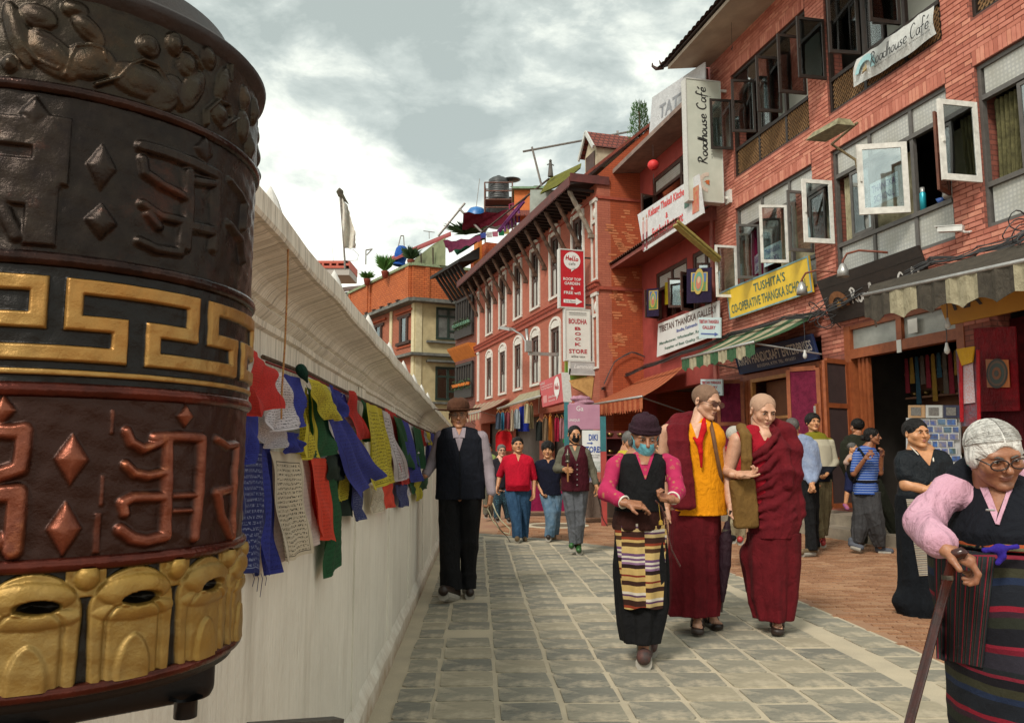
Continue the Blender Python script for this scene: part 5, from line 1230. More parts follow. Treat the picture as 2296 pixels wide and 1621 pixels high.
for b,u,v,ww,h_ in (('WE SERVE',.16,.90,.22,.06),('Continental, Korean, Indian, Mexican',.34,.78,.58,.05),('Chinese, Indian & Nepalese Food',.33,.68,.55,.05),('Coffee Shop',.50,.30,.32,.08),('Bakery & Bar',.5,.16,.3,.05)):text('lettering',b,WHI,t,Mx(u,v),width=wd*ww,height=h_)
MB().add([Mx(u,v) @ Vector((0,0,.002)) for u,v in ((.08,.42),(.10,.14),(.28,.14),(.30,.42))],[(0,1,2,3)]).obj('cup_print',flat('pink_print',(.5,.2,.2)),t)
for i in range(0):pass
MB().bar(C_+n_+Vector((0,0,-.05)),(C_.x+.1,.2,C_.z+.1),.04).obj('bracket',BLACKM,t)
# dormers and roof-top clutter on this house
def dormer(p,w,h,L,nm):
 t=MB();return t
dz=DP(*cD(860,440),24.5)
dm=thing('dormer','small tiled dormer with white barge boards on the red brick house roof','dormer',(dz.x,dz.y,dz.z-.55),B3.ang+R(90))
rf=MB();rf.add([(-.1,-.15,1.3),(1.9,-.15,1.3),(1.9,-.75,.6),(-.1,-.75,.6)],[(0,1,2,3)]).add([(-.1,-.15,1.3),(1.9,-.15,1.3),(1.9,.45,.6),(-.1,.45,.6)],[(3,2,1,0)])
rm=brick_mat('tile_roof','8a4638','7a3a2e','4b221c',bw=.16,rh=.12,axes='xy',ms=.02,bump=.6);rf.obj('roof',rm,dm)
MB().bar((-.12,-.15,1.27),(-.12,-.78,.55),.05,.12).bar((-.12,-.15,1.27),(-.12,.48,.55),.05,.12).obj('barge_board',mat('pale_board',(.5,.52,.5),(.4,.42,.4)),dm)
MB().box(.05,1.8,-.62,.32,.0,.62).prism([(-.62,.62),(.32,.62),(-.15,1.2)],.05,.1,'x').obj('wall',PLAST,dm);MB().box(.02,.05,-.5,.2,.05,.55).obj('window',FRB,dm)
def pole(name,lab,cat,segs,r,m,group=None):
 p0=Vector(segs[0][0]);t=thing(name,lab,cat,p0,group=group);mb=MB()
 for a,b in segs:mb.tube([Vector(a)-p0,Vector(b)-p0],r,6)
 mb.obj('tube',m,t);return t
GP=mat('grey_pole','8b8580','5e5a56',20,.5,.1,40,.4)
pole('pole_frame','bare steel pole frame leaning over the roof of the red brick house','pole',[(DP(*cD(100,385),25),DP(*cD(1385,145),26)),(DP(*cD(205,330),25),DP(*cD(320,790),25.2)),(DP(*cD(1215,140),26),DP(*cD(1222,290),26))],.035,GP)
tp_=thing('olive_tarpaulin','olive green tarpaulin sloping over the roof terrace of the red brick house','tarpaulin',DP(*cD(600,700),27));q=[DP(*cD(*p),d) for p,d in (((300,880),26),((410,700),28),((790,520),28),((780,570),26),((660,670),25.0),((500,790),25))]
MB().add([p-tp_.location for p in q]+[p-tp_.location+Vector((0,.05,-.03)) for p in q],[(0,1,2,3,4,5),(11,10,9,8,7,6)]).obj('cloth',cloth('olive_cloth','6b6a24','57551e'),tp_)
def sail(name,lab,px,dep,m,cat='shade sail',sag=.3,n=10):
 """four-cornered cloth between 3D points"""
 c=[DP(*p,d) for p,d in zip(px,dep)];o=c[0].copy();t=thing(name,lab,cat,o);P=[]
 for j in range(n+1):
  v=j/n;P.append([(c[0].lerp(c[1],i/n)).lerp(c[3].lerp(c[2],i/n),v)-o+Vector((0,0,-sag*math.sin(math.pi*i/n)*(1-.9*v)+.05*math.sin(i*1.9+j))) for i in range(n+1)])
 MB().grid(P).obj('cloth',m,t,smooth=True);return t
sail('cream_shade_sail','pale cream shade sail behind the leaning steel pole frame',[cC(1110,795),cC(1580,770),cC(1600,900),cC(1350,930)],(34,30,30,34),cloth('cream_sail','b4bb9c','a0a88a'),sag=.05)
CRIM=cloth('crimson_sail','5c0f22','4a0b1b')
sail('crimson_shade_sail','dark crimson shade sail stretched before the water tank',[cC(515,1130),cC(1260,1060),cC(1120,1270),cC(500,1345)],(33,32,32,34),CRIM,sag=.10)
sail('purple_netting','torn purple-pink netting hanging below the crimson sail over the brick parapet',[cC(245,1490),cC(850,1390),cC(720,1500),cC(330,1640)],(34,33,33,34),cloth('purple_net','54203a','6e3048'),cat='netting',sag=.1)
pole('sail_poles','crossed grey poles holding the crimson shade sail','pole',[(DP(*cC(535,1005),34),DP(*cC(190,1430),34)),(DP(*cC(465,1080),34),DP(*cC(760,1385),33))],.05,GP)
pole('long_pole','long dark pole running up beside the purple stair railing','pole',[(DP(*cC(750,1385),30),DP(*cC(1621,690),27))],.04,mat('dark_pole','4a3a34','30241f'))
pr=[(DP(*cC(960,1370),29.5),DP(*cC(1330,920),28.5)),(DP(*cC(985,1375),29.5),DP(*cC(1300,990),28.5))]+[(DP(*cC(1050+k*45,1300-k*55),29.3),DP(*cC(1055+k*45,1375-k*30),29.3)) for k in range(5)]
pole('stair_railing','purple painted stair railing on the red house roof','railing',pr,.045,mat('purple_paint','6a2a6a','552055'))
pole('terrace_railing','magenta terrace railing panel beside the orange terrace wall','railing',[(DP(*cC(1100,1030),31),DP(*cC(1450,925),31)),(DP(*cC(1110,1100),31),DP(*cC(1450,990),31))]+[(DP(*cC(1110+k*50,1028-k*14),31),DP(*cC(1112+k*50,1095-k*14),31)) for k in range(7)],.03,mat('magenta_paint','8a1a48','6e1238'))
oc=thing('terrace_hut','little orange-walled roof hut with a tiled lean-to above the long eave','hut',DP(*cC(1380,1080),30));MB().box(-.62,.60,0,1.5,-.1,.75).obj('wall',mat('orange_paint','c46a2e','ac5a26',5),oc);MB().box(-.7,.7,-.2,1.7,.75,.83).obj('roof',mat('pale_green_slab','6f8a70','587058'),oc);MB().hexa([(-.9,-.9,-.55),(.5,-.9,-.55),(.5,0,-.1),(-.9,0,-.1),(-.9,-.9,-.5),(.5,-.9,-.5),(.5,0,-.05),(-.9,0,-.05)]).obj('tiled_lean_to',rm,oc)
cb=thing('concrete_tank','pale concrete cistern block behind the eave of the red house','cistern',DP(*cD(330,950),27));MB().box(-.42,.8,0,1,-.5,.35).obj('block',mat('pale_concrete','9aa29a','7f867f',4),cb)
# water tanks
tk=thing('water_tank','big black ribbed plastic water tank on a rusty stand against the sky','water tank',DP(*cC(970,985),36));s_=36/1800/4.0525/1.4216
rr=135*s_;H_=330*s_;prof=[(.001,0),(rr,.02)]
for k in range(9):prof += [(rr,H_*(.05+.085*k)),(rr*1.04,H_*(.07+.085*k)),(rr*1.04,H_*(.10+.085*k)),(rr,H_*(.115+.085*k))]
prof += [(rr,H_*.88),(rr*.7,H_*.97),(rr*.22,H_),(rr*.22,H_*1.07),(.001,H_*1.07)]
MB().lathe(prof,n=28).obj('body',mat('black_plastic',(.028,.03,.032),(.045,.048,.05),10,.45),tk,smooth=True)
MB().lathe([(.001,0),(.3,.01),(.42,.06),(.3,.09),(.001,.1)],n=18,c=(rr*1.3,0,H_*.86)).obj('lid',mat('black_plastic',(.028,.03,.032)),tk,smooth=True)
ts=thing('tank_stand','rusty steel stand carrying the big black water tank','stand',DP(*cC(970,1160),36));mb=MB();hh_=tk.location.z-ts.location.z
for sx,sy in ((-1,-1),(1,-1),(-1,1),(1,1)):mb.tube([(sx*rr*1.35,sy*rr,-1.2),(sx*rr*1.35,sy*rr,hh_+.75)],.035,6)
for z in (hh_*.35,hh_-.05,hh_+.35,hh_+.75):
 for a,b in (((-1,-1),(1,-1)),((1,-1),(1,1)),((1,1),(-1,1)),((-1,1),(-1,-1))):mb.tube([(a[0]*rr*1.35,a[1]*rr,z),(b[0]*rr*1.35,b[1]*rr,z)],.03,6)
mb.box(-rr*1.3,rr*1.3,-rr,rr,hh_-.08,hh_-.02);mb.obj('frame',mat('rusty_steel','6e4a3e','4f342c',20,.7),ts)
t2=thing('water_tank','smaller black water tank half hidden behind the crimson sail','water tank',DP(*cC(1000,1290),37));MB().lathe([(.001,0),(.75,0),(.75,1.1),(.5,1.3),(.2,1.35),(.001,1.35)],n=20).obj('body',mat('black_plastic',(.028,.03,.032)),t2,smooth=True)
t3=thing('water_tank','round bright blue water tank top behind the crimson sail','water tank',DP(*cC(685,1190),37));MB().lathe([(.001,-.6),(.52,-.6),(.52,.0),(.48,.22),(.33,.42),(.12,.5),(.001,.51)],n=22).obj('body',mat('blue_plastic','2a6fb0','1f5a94',6,.4),t3,smooth=True)
pole('antenna','thin whip aerial left of the water tank','aerial',[(DP(*cC(725,690),37),DP(*cC(678,1080),37))],.015,GP)
pole('antenna','T-shaped aerial over the corrugated roof','aerial',[(DP(*cB(1417,553),42),DP(*cB(1562,572),42)),(DP(*cB(1490,562),42),DP(*cB(1492,655),42))],.02,GP)
sc_f=thing('roof_bunting','short string of cloth bunting on the roof edge in blue, white, pink and green','bunting',DP(*cC(780,1420),31))
for k,(x,y,c_) in enumerate(((770,1420,'3f4f9a'),(850,1415,'c0c0c0'),(925,1405,'b56a80'),(1005,1390,'1f7048'),(1070,1370,'b5a86a'))):
 a,b=DP(*cC(x-38,y-30),31)-sc_f.location,DP(*cC(x+36,y+30),31)-sc_f.location;MB().sheet([[(a.x,0,a.z),(b.x,.02,a.z+.03)],[(a.x+.02,.05,b.z),(b.x,.03,b.z)]],.004).obj('flag',cloth('bunting_%d'%k,c_),sc_f)
fg=thing('statue_figure','small roof ornament figure in grey beside the olive tarpaulin','ornament',DP(*cD(425,680),27));mb=MB();k_=27/1800/3.7032/1.4216
mb.tube([(0,0,0),(0,0,180*k_)],[.10,.05],8);mb.tube([(-.12,0,150*k_),(0,0,165*k_),(.12,0,140*k_)],.02,6);mb.lathe([(.001,0),(.05,.03),(.05,.08),(.001,.12)],c=(0,0,180*k_),n=8);mb.obj('figure',mat('grey_figure','5a5550','3a3632'),fg)

# ================================================================ narrow house with carved black windows
e4=B3.w(-14.02,0,0);B4=Fac((e4.x,e4.y),(.47,-1));L4=-B4(1021,800)[0]
b4=building('narrow_house','narrow dark brick house with black lattice windows, flower boxes and orange cornice bands',B4)
BR4=brick_mat('brown_brick','7e4a3c','6e3f33','4f2c25',bw=.23,rh=.07,bump=.3);ORN=mat('orange_trim','c27428','a8601f',5,.7,.1)
MB().box(-L4,0,0,5,0,9.6).obj('wall',BR4,b4)
mb=MB();ez=B4(*cA(60,870),1.0)[1]
MB().hexa([(-L4-.9,-1.0,ez),(.4,-1.0,ez),(.4,0,ez+.25),(-L4-.9,0,ez+.25),(-L4-.9,-1.0,ez+.14),(.4,-1.0,ez+.14),(.4,0,ez+.8),(-L4-.9,0,ez+.8)]).obj('eave',mat('black_eave','1c1917','131110'),b4)
for k in range(8):
 s=-L4-.3+k*(L4+.4)/7;MB().bar((s,-.9,ez+.0),(s,-.05,ez-1.15),.09,.12).obj('strut',mat('black_eave','1c1917'),b4)
ZW=[(B4(*cA(200,1010))[1],B4(*cA(200,1220))[1]),(B4(*cA(205,1375))[1],B4(*cA(205,1560))[1])]
for i,(zt,zb) in enumerate(ZW):
 s0,s1=B4(*cA(195,1000))[0],B4(*cA(292,1000))[0]
 w=MB().box(s0,s1,-.10,-.02,zt-.12,zt).box(s0,s1,-.14,-.02,zb-.1,zb+.45).box(s0,s0+.1,-.1,-.02,zb,zt).box(s1-.1,s1,-.1,-.02,zb,zt).obj('window',mat('black_wood',(.022,.021,.02),(.03,.028,.026)),b4)
 for k in range(7):x=s0+.15+(s1-s0-.3)*k/6;MB().box(x-.025,x+.025,-.09,-.03,zb+.45,zt-.12).obj('bar',mat('black_wood',(.022,.021,.02)),w)
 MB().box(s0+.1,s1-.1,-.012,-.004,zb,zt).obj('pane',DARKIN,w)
 r2=random.Random(i)
 for k in range(10):
  x=s0+.12+(s1-s0-.25)*k/9;MB().lathe([(.001,0),(.07,.02),(.10,.14),(.001,.15)],n=7,c=(x,-.22,zb+.42)).obj('flower_pot',mat('pot_green','5f8a76','4a6f5e') if i == 0 else mat('pot_orange','c4742e','a85f22'),w,label='row of small pots')
  lf=MB()
  for _ in range(14):a=Vector((x+r2.uniform(-.12,.12),-.22+r2.uniform(-.1,.08),zb+.57+r2.uniform(-.28,.16)));d=Vector((r2.uniform(-1,1),r2.uniform(-1,1),r2.uniform(-1,1))).normalized()*.05;e_=d.orthogonal().normalized()*.025;lf.add([a-d,a+e_,a+d,a-e_],[(0,1,2,3)])
  lf.obj('leaves',mat('leaf_dark','2c4a20','1e3618',20),w,kind='stuff')
for z in (B4(*cA(190,960))[1],B4(*cA(165,1335))[1]):MB().hexa([(-L4-.1,-.35,z+.25),(.02,-.35,z+.25),(.02,0,z-.25),(-L4-.1,0,z-.25),(-L4-.1,-.4,z+.35),(.02,-.4,z+.35),(.02,0,z+.35),(-L4-.1,0,z+.35)]).obj('cornice',ORN,b4)
MB().box(-L4+.6,-.0,.5,4,9.6,11.0).obj('parapet',brick_mat('parapet_brick','bf5a2c','a84c24','7c3819',rh=.09,bump=.4),b4);MB().box(-1.0,-.5,.3,.5,9.6,11.2).obj('pier',ORN,b4)
gt=[DP(*cB(*p),35) for p in ((1830,830),(1980,740),(2110,650),(2210,620))];gtt=thing('green_tarp_roll','rolled green tarpaulin along the brick parapet of the narrow house','tarpaulin',gt[0]);MB().tube([p-gt[0] for p in gt],.16,7).obj('roll',cloth('green_tarp','2f6a52','24543f'),gtt,smooth=True)

# ================================================================ corner house: brick parapet, cream walls
CN=(-4.89,40.0);F5R=Fac(CN,(1,.45));F5L=Fac(CN,(.632,-1));Z5=lambda x,y:F5L(*cB(x,y))
CRM5=mat('cream_wall','b8ab84','a39672',3,.9,.1,dirt=.3);BR5=brick_mat('salmon_brick','b06a4e','a05c42','7a4330',rh=.075,bump=.3);PB5=brick_mat('parapet_orange','c46a35','b05a2b','8a431f',bw=.26,rh=.11,ms=.014,bump=.6);SLB=mat('slab_grey','6f716c','4a4c48',4,.9,dirt=.4)
b5=thing('corner_house','corner house with cream walls, green shuttered windows and an orange brick roof parapet','building',(CN[0],CN[1],0),F5R.ang)
RX=Matrix.Rotation(F5L.ang-F5R.ang,4,'Z')
zs5=9.05;MB().box(0,4.6,0,5,0,zs5).obj('wall',CRM5,b5,label='cream front wall');lw=MB().box(-8.0,-.01,.01,5,0,zs5,RX);lw.obj('wall',BR5,b5,label='salmon brick side wall',fix=True)
for z,o_,th_ in ((zs5,.55,.18),(6.35,.35,.14)):
 MB().box(-.3,4.6,-o_,.2,z,z+th_).obj('slab',SLB,b5);MB().box(-8.2,.35,-o_,.2,z-.003,z+th_-.006,RX).obj('slab',SLB,b5,fix=True)
zp=10.85;MB().box(-.3,4.4,-.45,-.2,zs5+.18,zp).obj('parapet',PB5,b5);MB().box(-8.1,.28,-.45,-.2,zs5+.17,zp-.004,RX).obj('parapet',PB5,b5,fix=True)
MB().box(-.35,4.4,-.55,-.1,zp,zp+.14).obj('coping',mat('mossy_coping','8d9a7a','5f6b50',9,.9),b5);MB().box(-8.2,.36,-.55,-.1,zp-.003,zp+.135,RX).obj('coping',mat('mossy_coping','8d9a7a'),b5,fix=True)
mb=MB()
for s in (-8.1,-5.4,-5.0,-.2,.0):mb.box(s,s+.22,-.52,-.44,zs5+.18,zp-.02,RX)
mb.box(.35,.57,-.52,-.44,zs5+.18,zp-.02);mb.obj('pier',PB5,b5,fix=True,kind='stuff')
mb=MB().box(.02,.35,-.05,.0,0,zs5).box(-.35,-.02,-.05,-.0,0,zs5,RX).box(-3.1,-2.8,-.05,0,0,zs5,RX).obj('corner_strip',mat('cream_trim','c8bf9c','b5ab88'),b5,fix=True)
GW=mat('green_window','27382f','1b2822',8,.5);KH=mat('brown_carved','3c241a','2a1812',8)
for z0,z1,zs_ in ((7.25,8.9,0),(4.15,5.85,1)):
 s0,s1=1.1,2.9;w=MB().box(s0,s1,-.07,.0,z1-.12,z1).box(s0,s1,-.07,0,z0,z0+.1).box(s0,s0+.1,-.07,0,z0+.1,z1-.12).box(s1-.1,s1,-.07,0,z0+.1,z1-.12).box(s0+.6,s0+.72,-.06,0,z0+.1,z1-.12).box(s1-.72,s1-.6,-.06,0,z0+.1,z1-.12).box(s0+.1,s1-.1,-.055,0,z0+1.15,z0+1.25).box(s0+.72,s1-.72,-.055,0,z0+.4,z0+.5).obj('window',GW,b5)
 MB().box(s0+.1,s1-.1,-.02,-.012,z0+.1,z1-.1).obj('pane',GLASS if z0<5 else mat('curtained_pane',(.16,.17,.16),(.07,.075,.07),2,.2),w);MB().box(s0-.5,s1+.1,-.2,0,z0-.2,z0-.1).obj('sill',SLB,w);MB().box(s0-.5,s1,-.35,0,z1+.2,z1+.3).obj('hood',SLB,w)
for s0 in (-2.05,-5.4):
 w=MB().box(s0,s0+1.5,-.08,0,8.45,8.60,RX).box(s0+.25,s0+.45,-.08,0,7.2,8.45,RX).box(s0+1.05,s0+1.25,-.08,0,7.2,8.45,RX).box(s0-.1,s0+1.6,-.12,0,7.05,7.2,RX).obj('window',KH,b5,fix=True,label='dark carved window');MB().box(s0+.45,s0+1.05,-.03,-.01,7.2,8.45,RX).obj('pane',GLASS,w,fix=True);MB().box(s0-.3,s0+1.8,-.1,0,8.72,8.82,RX).box(s0-.2,s0+1.7,-.05,0,6.9,6.98,RX).obj('brick_trim',ORG,w,fix=True)
mb=MB()
for k in range(7):mb.box(-7.4+k*1.05,-7.15+k*1.05,-.62,-.3,zs5+.18,zs5+.25,RX)
mb.obj('drain_spout',KH,b5,fix=True)
MB().box(-6.8,-5.8,-.42,-.36,5.4,6.2,RX).obj('signboard',mat('green_sign','1f7a48','18623a'),b5,fix=True,label='green signboard under the slab')
# plants on the parapet, umbrella, corrugated roof
LEAF=mat('leaf_mid','4a7a2c','33591e',20);LEAFD=mat('leaf_dark','2c4a20','1e3618',20)
def plant(lab,p,r,h,n,m,seed,spiky=True,pot=True,grp=None):
 t=thing('potted_plant',lab,'plant',p,group=grp);q=random.Random(seed);mb=MB()
 for _ in range(n):
  a=q.uniform(0,6.28);l=h*q.uniform(.6,1);o=r*q.uniform(.3,1);tip=Vector((math.cos(a)*o,math.sin(a)*o,l*q.uniform(.5,1)));mid=tip*.5+Vector((0,0,l*.18));wv=Vector((-math.sin(a),math.cos(a),.2))*.018*(1+h)
  b_=Vector((q.uniform(-.06,.06),q.uniform(-.06,.06),0));mb.add([b_-wv*.4,b_+wv*.4,mid+wv,tip,mid-wv],[(0,1,2,3,4)])
 mb.obj('leaves',m,t,kind='stuff')
 if pot:MB().lathe([(.001,-.34),(.13,-.34),(.2,-.03),(.22,0),(.001,-.01)],n=12).obj('pot',mat('terracotta','8a4030','6e3226',8),t,smooth=True)
PP=lambda x,y,Y:DP(*cB(x,y),Y)
plant('bright green bushy potted plant on the mossy parapet',PP(920,1075,41.5),.6,1.0,300,LEAF,1,grp='potted plants on the corner house parapet');plant('dark spiky potted plant beside the folded blue umbrella',PP(1255,930,40.5),.62,.8,240,LEAFD,2,grp='potted plants on the corner house parapet');plant('low yellow-green plant at the left end of the parapet',PP(690,1175,43.5),.6,.5,120,LEAF,3,grp='potted plants on the corner house parapet');plant('flowering plants on the ridge below the crimson sail',PP(1960,600,34.5),1.1,.55,160,LEAFD,4,False,False)
um=thing('folded_umbrella','closed bright blue parasol on the roof terrace of the corner house','umbrella',PP(1100,1010,42.5));s_=42.5/1800/4.0518/1.4216
MB().lathe([(.001,285*s_),(.22,270*s_),(.32,230*s_),(.36,150*s_),(.30,60*s_),(.42,10*s_),(.001,0)],n=9).obj('canopy',cloth('blue_canvas','2f62b8','1f478f'),um).rotation_euler=(0,R(9),0)
pole('a_frame','thin white A-frame pole behind the blue parasol','frame',[(PP(1035,985,42.8),PP(1125,615,42.8)),(PP(1160,615,42.8),PP(1168,750,42.8)),(PP(1125,615,42.8),PP(1160,615,42.8))],.03,GP)
cr=thing('corrugated_roof_shed','green sheet-metal shed with a sloping red-edged roof on the corner house','shed',PP(1240,970,42));q=[PP(*p,d)-cr.location for p,d in (((1240,965),42),((1700,1000),39.5),((1700,640),39.5),((1560,715),40.2))]
MB().add(q+[p+Vector((0,.1,0)) for p in q],[(0,1,2,3),(7,6,5,4)]).obj('panel_wall',mat('sage_metal','7d8463','666d50',3,.7),cr)
q=[PP(*p,d)-cr.location for p,d in (((905,925),43),((1770,560),41),((1775,590),40.4),((930,955),42.4))];MB().add(q+[p-Vector((0,0,.12)) for p in q],[(3,2,1,0),(4,5,6,7),(0,1,5,4),(2,3,7,6),(1,2,6,5),(3,0,4,7)]).obj('roof',mat('red_sheet','8c3a3a','6f2c2c'),cr)
for x in (1385,1540,1690):a,b=PP(x,740+(1600-x)*.45,39.9),PP(x+2,985,40.1);MB().bar(a-cr.location,b-cr.location,.06).obj('seam',KH,cr)
# far left grey house with tiled roof and red parapet
b6=thing('grey_house','weathered grey house with a tiled roof and red parapet behind the white wall','building',(-11.2,50,0),R(-24));mb=MB()
MB().box(-4,4.6,0,5,0,11.1).obj('wall',mat('grey_render','5a5a52','3e3e38',3,.9,dirt=.5),b6);MB().box(-5,5.2,-1.1,5,11.1,11.35).obj('eave',SLB,b6)
MB().hexa([(-5,-1.2,11.35),(7.4,-1.2,11.35),(7.4,4,12.9),(-5,4,12.9),(-5,-1.2,11.45),(7.4,-1.2,11.45),(7.4,4,13.0),(-5,4,13.0)]).obj('roof',brick_mat('old_tile','6e5044','5a4036','3a2a24',bw=.3,rh=.35,axes='xy',ms=.05,bump=.9),b6)
MB().box(1.2,1.9,-.1,0,8.3,10.9).box(3.2,4.2,-.1,0,8.3,10.6).obj('window',mat('dark_teal','1d2a2c','141c1e'),b6);MB().box(2.2,2.7,-.35,0,7.8,11.1).obj('pier',mat('grey_render','5a5a52'),b6)
rp_=thing('red_parapet','red painted rooftop parapet with open slots beyond the grey house','parapet',PP(250,1060,56));k_=56/1800/4.0518/1.4216;mb=MB()
mb.box(-240*k_,200*k_,0,1,95*k_,130*k_).box(-240*k_,210*k_,0,1,30*k_,62*k_).box(150*k_,215*k_,0,3,30*k_,132*k_)
for x in (-150,-50,40):mb.box(x*k_,(x+26)*k_,0,1,60*k_,96*k_)
mb.obj('slotted_wall',mat('coral_paint','b55a48','9c4a3a'),rp_);MB().box(-230*k_,210*k_,.1,3,-60*k_,30*k_).obj('screen',mat('pale_screen','b0a8a0','8c8680',40),rp_)
pole('antenna','thin whip aerial on the red parapet roof','aerial',[(PP(245,775,56),PP(252,945,56))],.02,GP);pole('lamp_bracket','grey gallows-shaped bracket on the roof behind the white banner','bracket',[(PP(672,985,54),PP(674,800,54)),(PP(674,800,54),PP(760,787,54)),(PP(684,865,54),PP(752,790,54))],.045,GP)
# tall white prayer banner on its pole
tb=thing('tall_prayer_banner','tall tattered white prayer banner on a leaning pole against the sky','banner',PP(415,925,34));T0=tb.location
MB().tube([PP(335,30,34)-T0,PP(345,150,34)-T0,PP(372,500,34)-T0,PP(400,925,34)-T0,PP(404,1050,34)-T0],.045,7).obj('pole',GP,tb)
MB().tube([PP(332,0,34)-T0,PP(336,40,34)-T0,PP(350,90,34)-T0,PP(400,150,34)-T0,PP(448,205,34)-T0],[.03,.16,.13,.07,.02],7).obj('finial',mat('finial_dark','4a4330','2c2820',20),tb)
L_=[(338,110),(350,250),(365,400),(378,560),(395,760),(415,920)];R_=[(390,150),(450,250),(480,400),(535,560),(545,770),(430,925)];P=[]
lr=random.Random(4)
def pl(A,t):t *= len(A)-1;i=min(int(t),len(A)-2);k=t-i;return (A[i][0]*(1-k)+A[i+1][0]*k,A[i][1]*(1-k)+A[i+1][1]*k)
for j in range(31):
 a,b=pl(L_,min(j/30,.82)),pl(R_,min(j/30,.80));b=(b[0]+lr.uniform(-9,7),b[1]+lr.uniform(-4,9));P.append([PP(a[0]+(b[0]-a[0])*i/8,a[1]+(b[1]-a[1])*i/8,34+.25*math.sin(i*.9+j*.25))-T0 for i in range(9)])
MB().grid(P).obj('cloth',cloth('banner_pale','d2d6ca','d2c4ba'),tb,smooth=True)
MB().tube([PP(x,y,34)-T0 for x,y in ((428,770),(520,800),(580,860),(560,930),(430,945))],.012,5).obj('cord',GP,tb)
# ================================================================ recessed restaurant house between the two brick houses
cE=cvt_=(lambda x,y:((1950+x/2.315)/1.4216,(550+y/2.315)/1.4216));cF=lambda x,y:((1950+x/1.4738)/1.4216,(150+y/1.4738)/1.4216);cG=lambda x,y:((2250+x/2.2643)/1.4216,(850+y/2.2643)/1.4216);cH=lambda x,y:((1500+x/4.631)/1.4216,(1150+y/4.631)/1.4216)
B2=Fac((3.69,22.4),(.24,-1));b2=building('restaurant_house','recessed red-painted house with a tiled canopy and thangka paintings in its windows',B2)
PNT=mat('red_painted_wall','9a4038','86342d',3,.85,.15,dirt=.3)
mb=MB();wall_boxes(mb,-.3,4.55,0,9.4,[(1.0,2.9,4.9,6.2),(3.2,4.5,4.7,6.2),(.9,4.4,7.3,8.9),(.2,4.4,.1,3.0)],0,.3);mb.obj('wall',PNT,b2);MB().box(-.3,4.5,1.6,1.7,0,12).box(-.3,4.5,.3,1.6,3.1,3.2).obj('interior',DARKIN,b2)
MB().prism([(.9,9.4),(4.6,9.4),(4.6,10.9),(2.0,11.1),(.9,11.3)],.2,1.6).obj('upper_storey',mat('maroon_wall','7a3028','66271f'),b2)
def fp(fac,px,off):a=fac(*px,off);return (a[0],-off,a[1])
def panel(name,quad,fac,off,m,parent,th=.03,offs=None,label=None):
 """slab through four pixels TL TR BR BL on planes parallel to the facade"""
 offs=offs or [off]*4;P=[Vector(fp(fac,q,o)) for q,o in zip(quad,offs)];n=(P[1]-P[0]).cross(P[3]-P[0]).normalized()*th
 if n.y<0:n=-n
 MB().hexa([P[3],P[2],P[2]+n,P[3]+n,P[0],P[1],P[1]+n,P[0]+n]).obj(name,m,parent,fix=True,label=label)
 def M(u,v):o=(P[3]*(1-u)+P[2]*u)*(1-v)+(P[0]*(1-u)+P[1]*u)*v;return plane_M(o-n.normalized()*.004,P[1]-P[0],P[0]-P[3])
 return M,(P[1]-P[0]).length,(P[0]-P[3]).length
def fthing(name,lab,cat,fac,grp=None):return thing(name,lab,cat,(fac.p[0],fac.p[1],0),fac.ang,grp)
for z,th in ((9.42,.14),):MB().hexa([(-.75,-.85,z-.12),(4.6,-.85,z-.12),(4.6,.1,z),(-.1,.1,z),(-.75,-.85,z),(4.6,-.85,z),(4.6,.1,z+.2),(-.1,.1,z+.2)]).obj('slab',mat('concrete_pinkish','8c7a70','6f605a',4,.9,dirt=.4),b2)
ce=MB().hexa([(-.6,-.95,6.50),(4.55,-.95,6.50),(4.55,.0,6.68),(-.2,.0,6.68),(-.6,-.95,6.60),(4.55,-.95,6.60),(4.55,0,7.05),(-.2,0,7.05)]).obj('canopy',mat('pink_fascia','8a4a40','6f3a32'),b2)
tm2=MB().grid([[(x,-1.02,6.62+.05*math.cos(x*22)) for x in np.linspace(-.07,.07,6)],[(x,-.1,7.02+.05*math.cos(x*22)) for x in np.linspace(-.07,.07,6)]]).mesh('roof_tile',mat('brown_tile','5a3a2e','42291f',9,.85))
for i in range(36):link('roof_tile',tm2,b2).location=(-.5+i*.142,0,0)
for s0,s1,z0,z1 in ((1.0,2.9,4.9,6.2),(3.2,4.5,4.7,6.2),(.9,4.4,7.3,8.9)):
 w=MB().box(s0,s0+.1,.02,.1,z0,z1).box(s1-.1,s1,.02,.1,z0,z1).box(s0+.1,s1-.1,.02,.1,z1-.1,z1).box(s0+.1,s1-.1,.02,.1,z1-.5,z1-.42).box((s0+s1)/2-.05,(s0+s1)/2+.05,.02,.1,z0,z1-.1).obj('window',FRB,b2);MB().box(s0+.1,s1-.1,.06,.065,z1-.42,z1-.1).obj('pane',FROST,w)
 for k in (0,1):casement(w,s0+.1 if k == 0 else s1-.1,z0+.05,z1-.5,.45,75,1 if k == 0 else-1,FRB,y=.0)
t=fthing('restaurant_banner','white restaurant banner with red lettering and two figures over the tiled canopy','banner',B2)
M,w,h=panel('cloth',(cE(190,312),cE(640,12),cE(678,300),cE(235,585)),B2,.95,cloth('vinyl_white',(.66,.67,.68),(.58,.59,.6),.5),t)
REDI=flat('vinyl_red',(.55,.03,.03))
for b,u,v,ww,hh in (('Kelsang Thakali Kitchen',.50,.80,.62,.22),('&',.48,.52,.04,.13),('Fast food Resturent',.46,.27,.50,.22)):text('lettering',b,REDI,t,M(u,v),width=w*ww,height=h*hh,bold=.03)
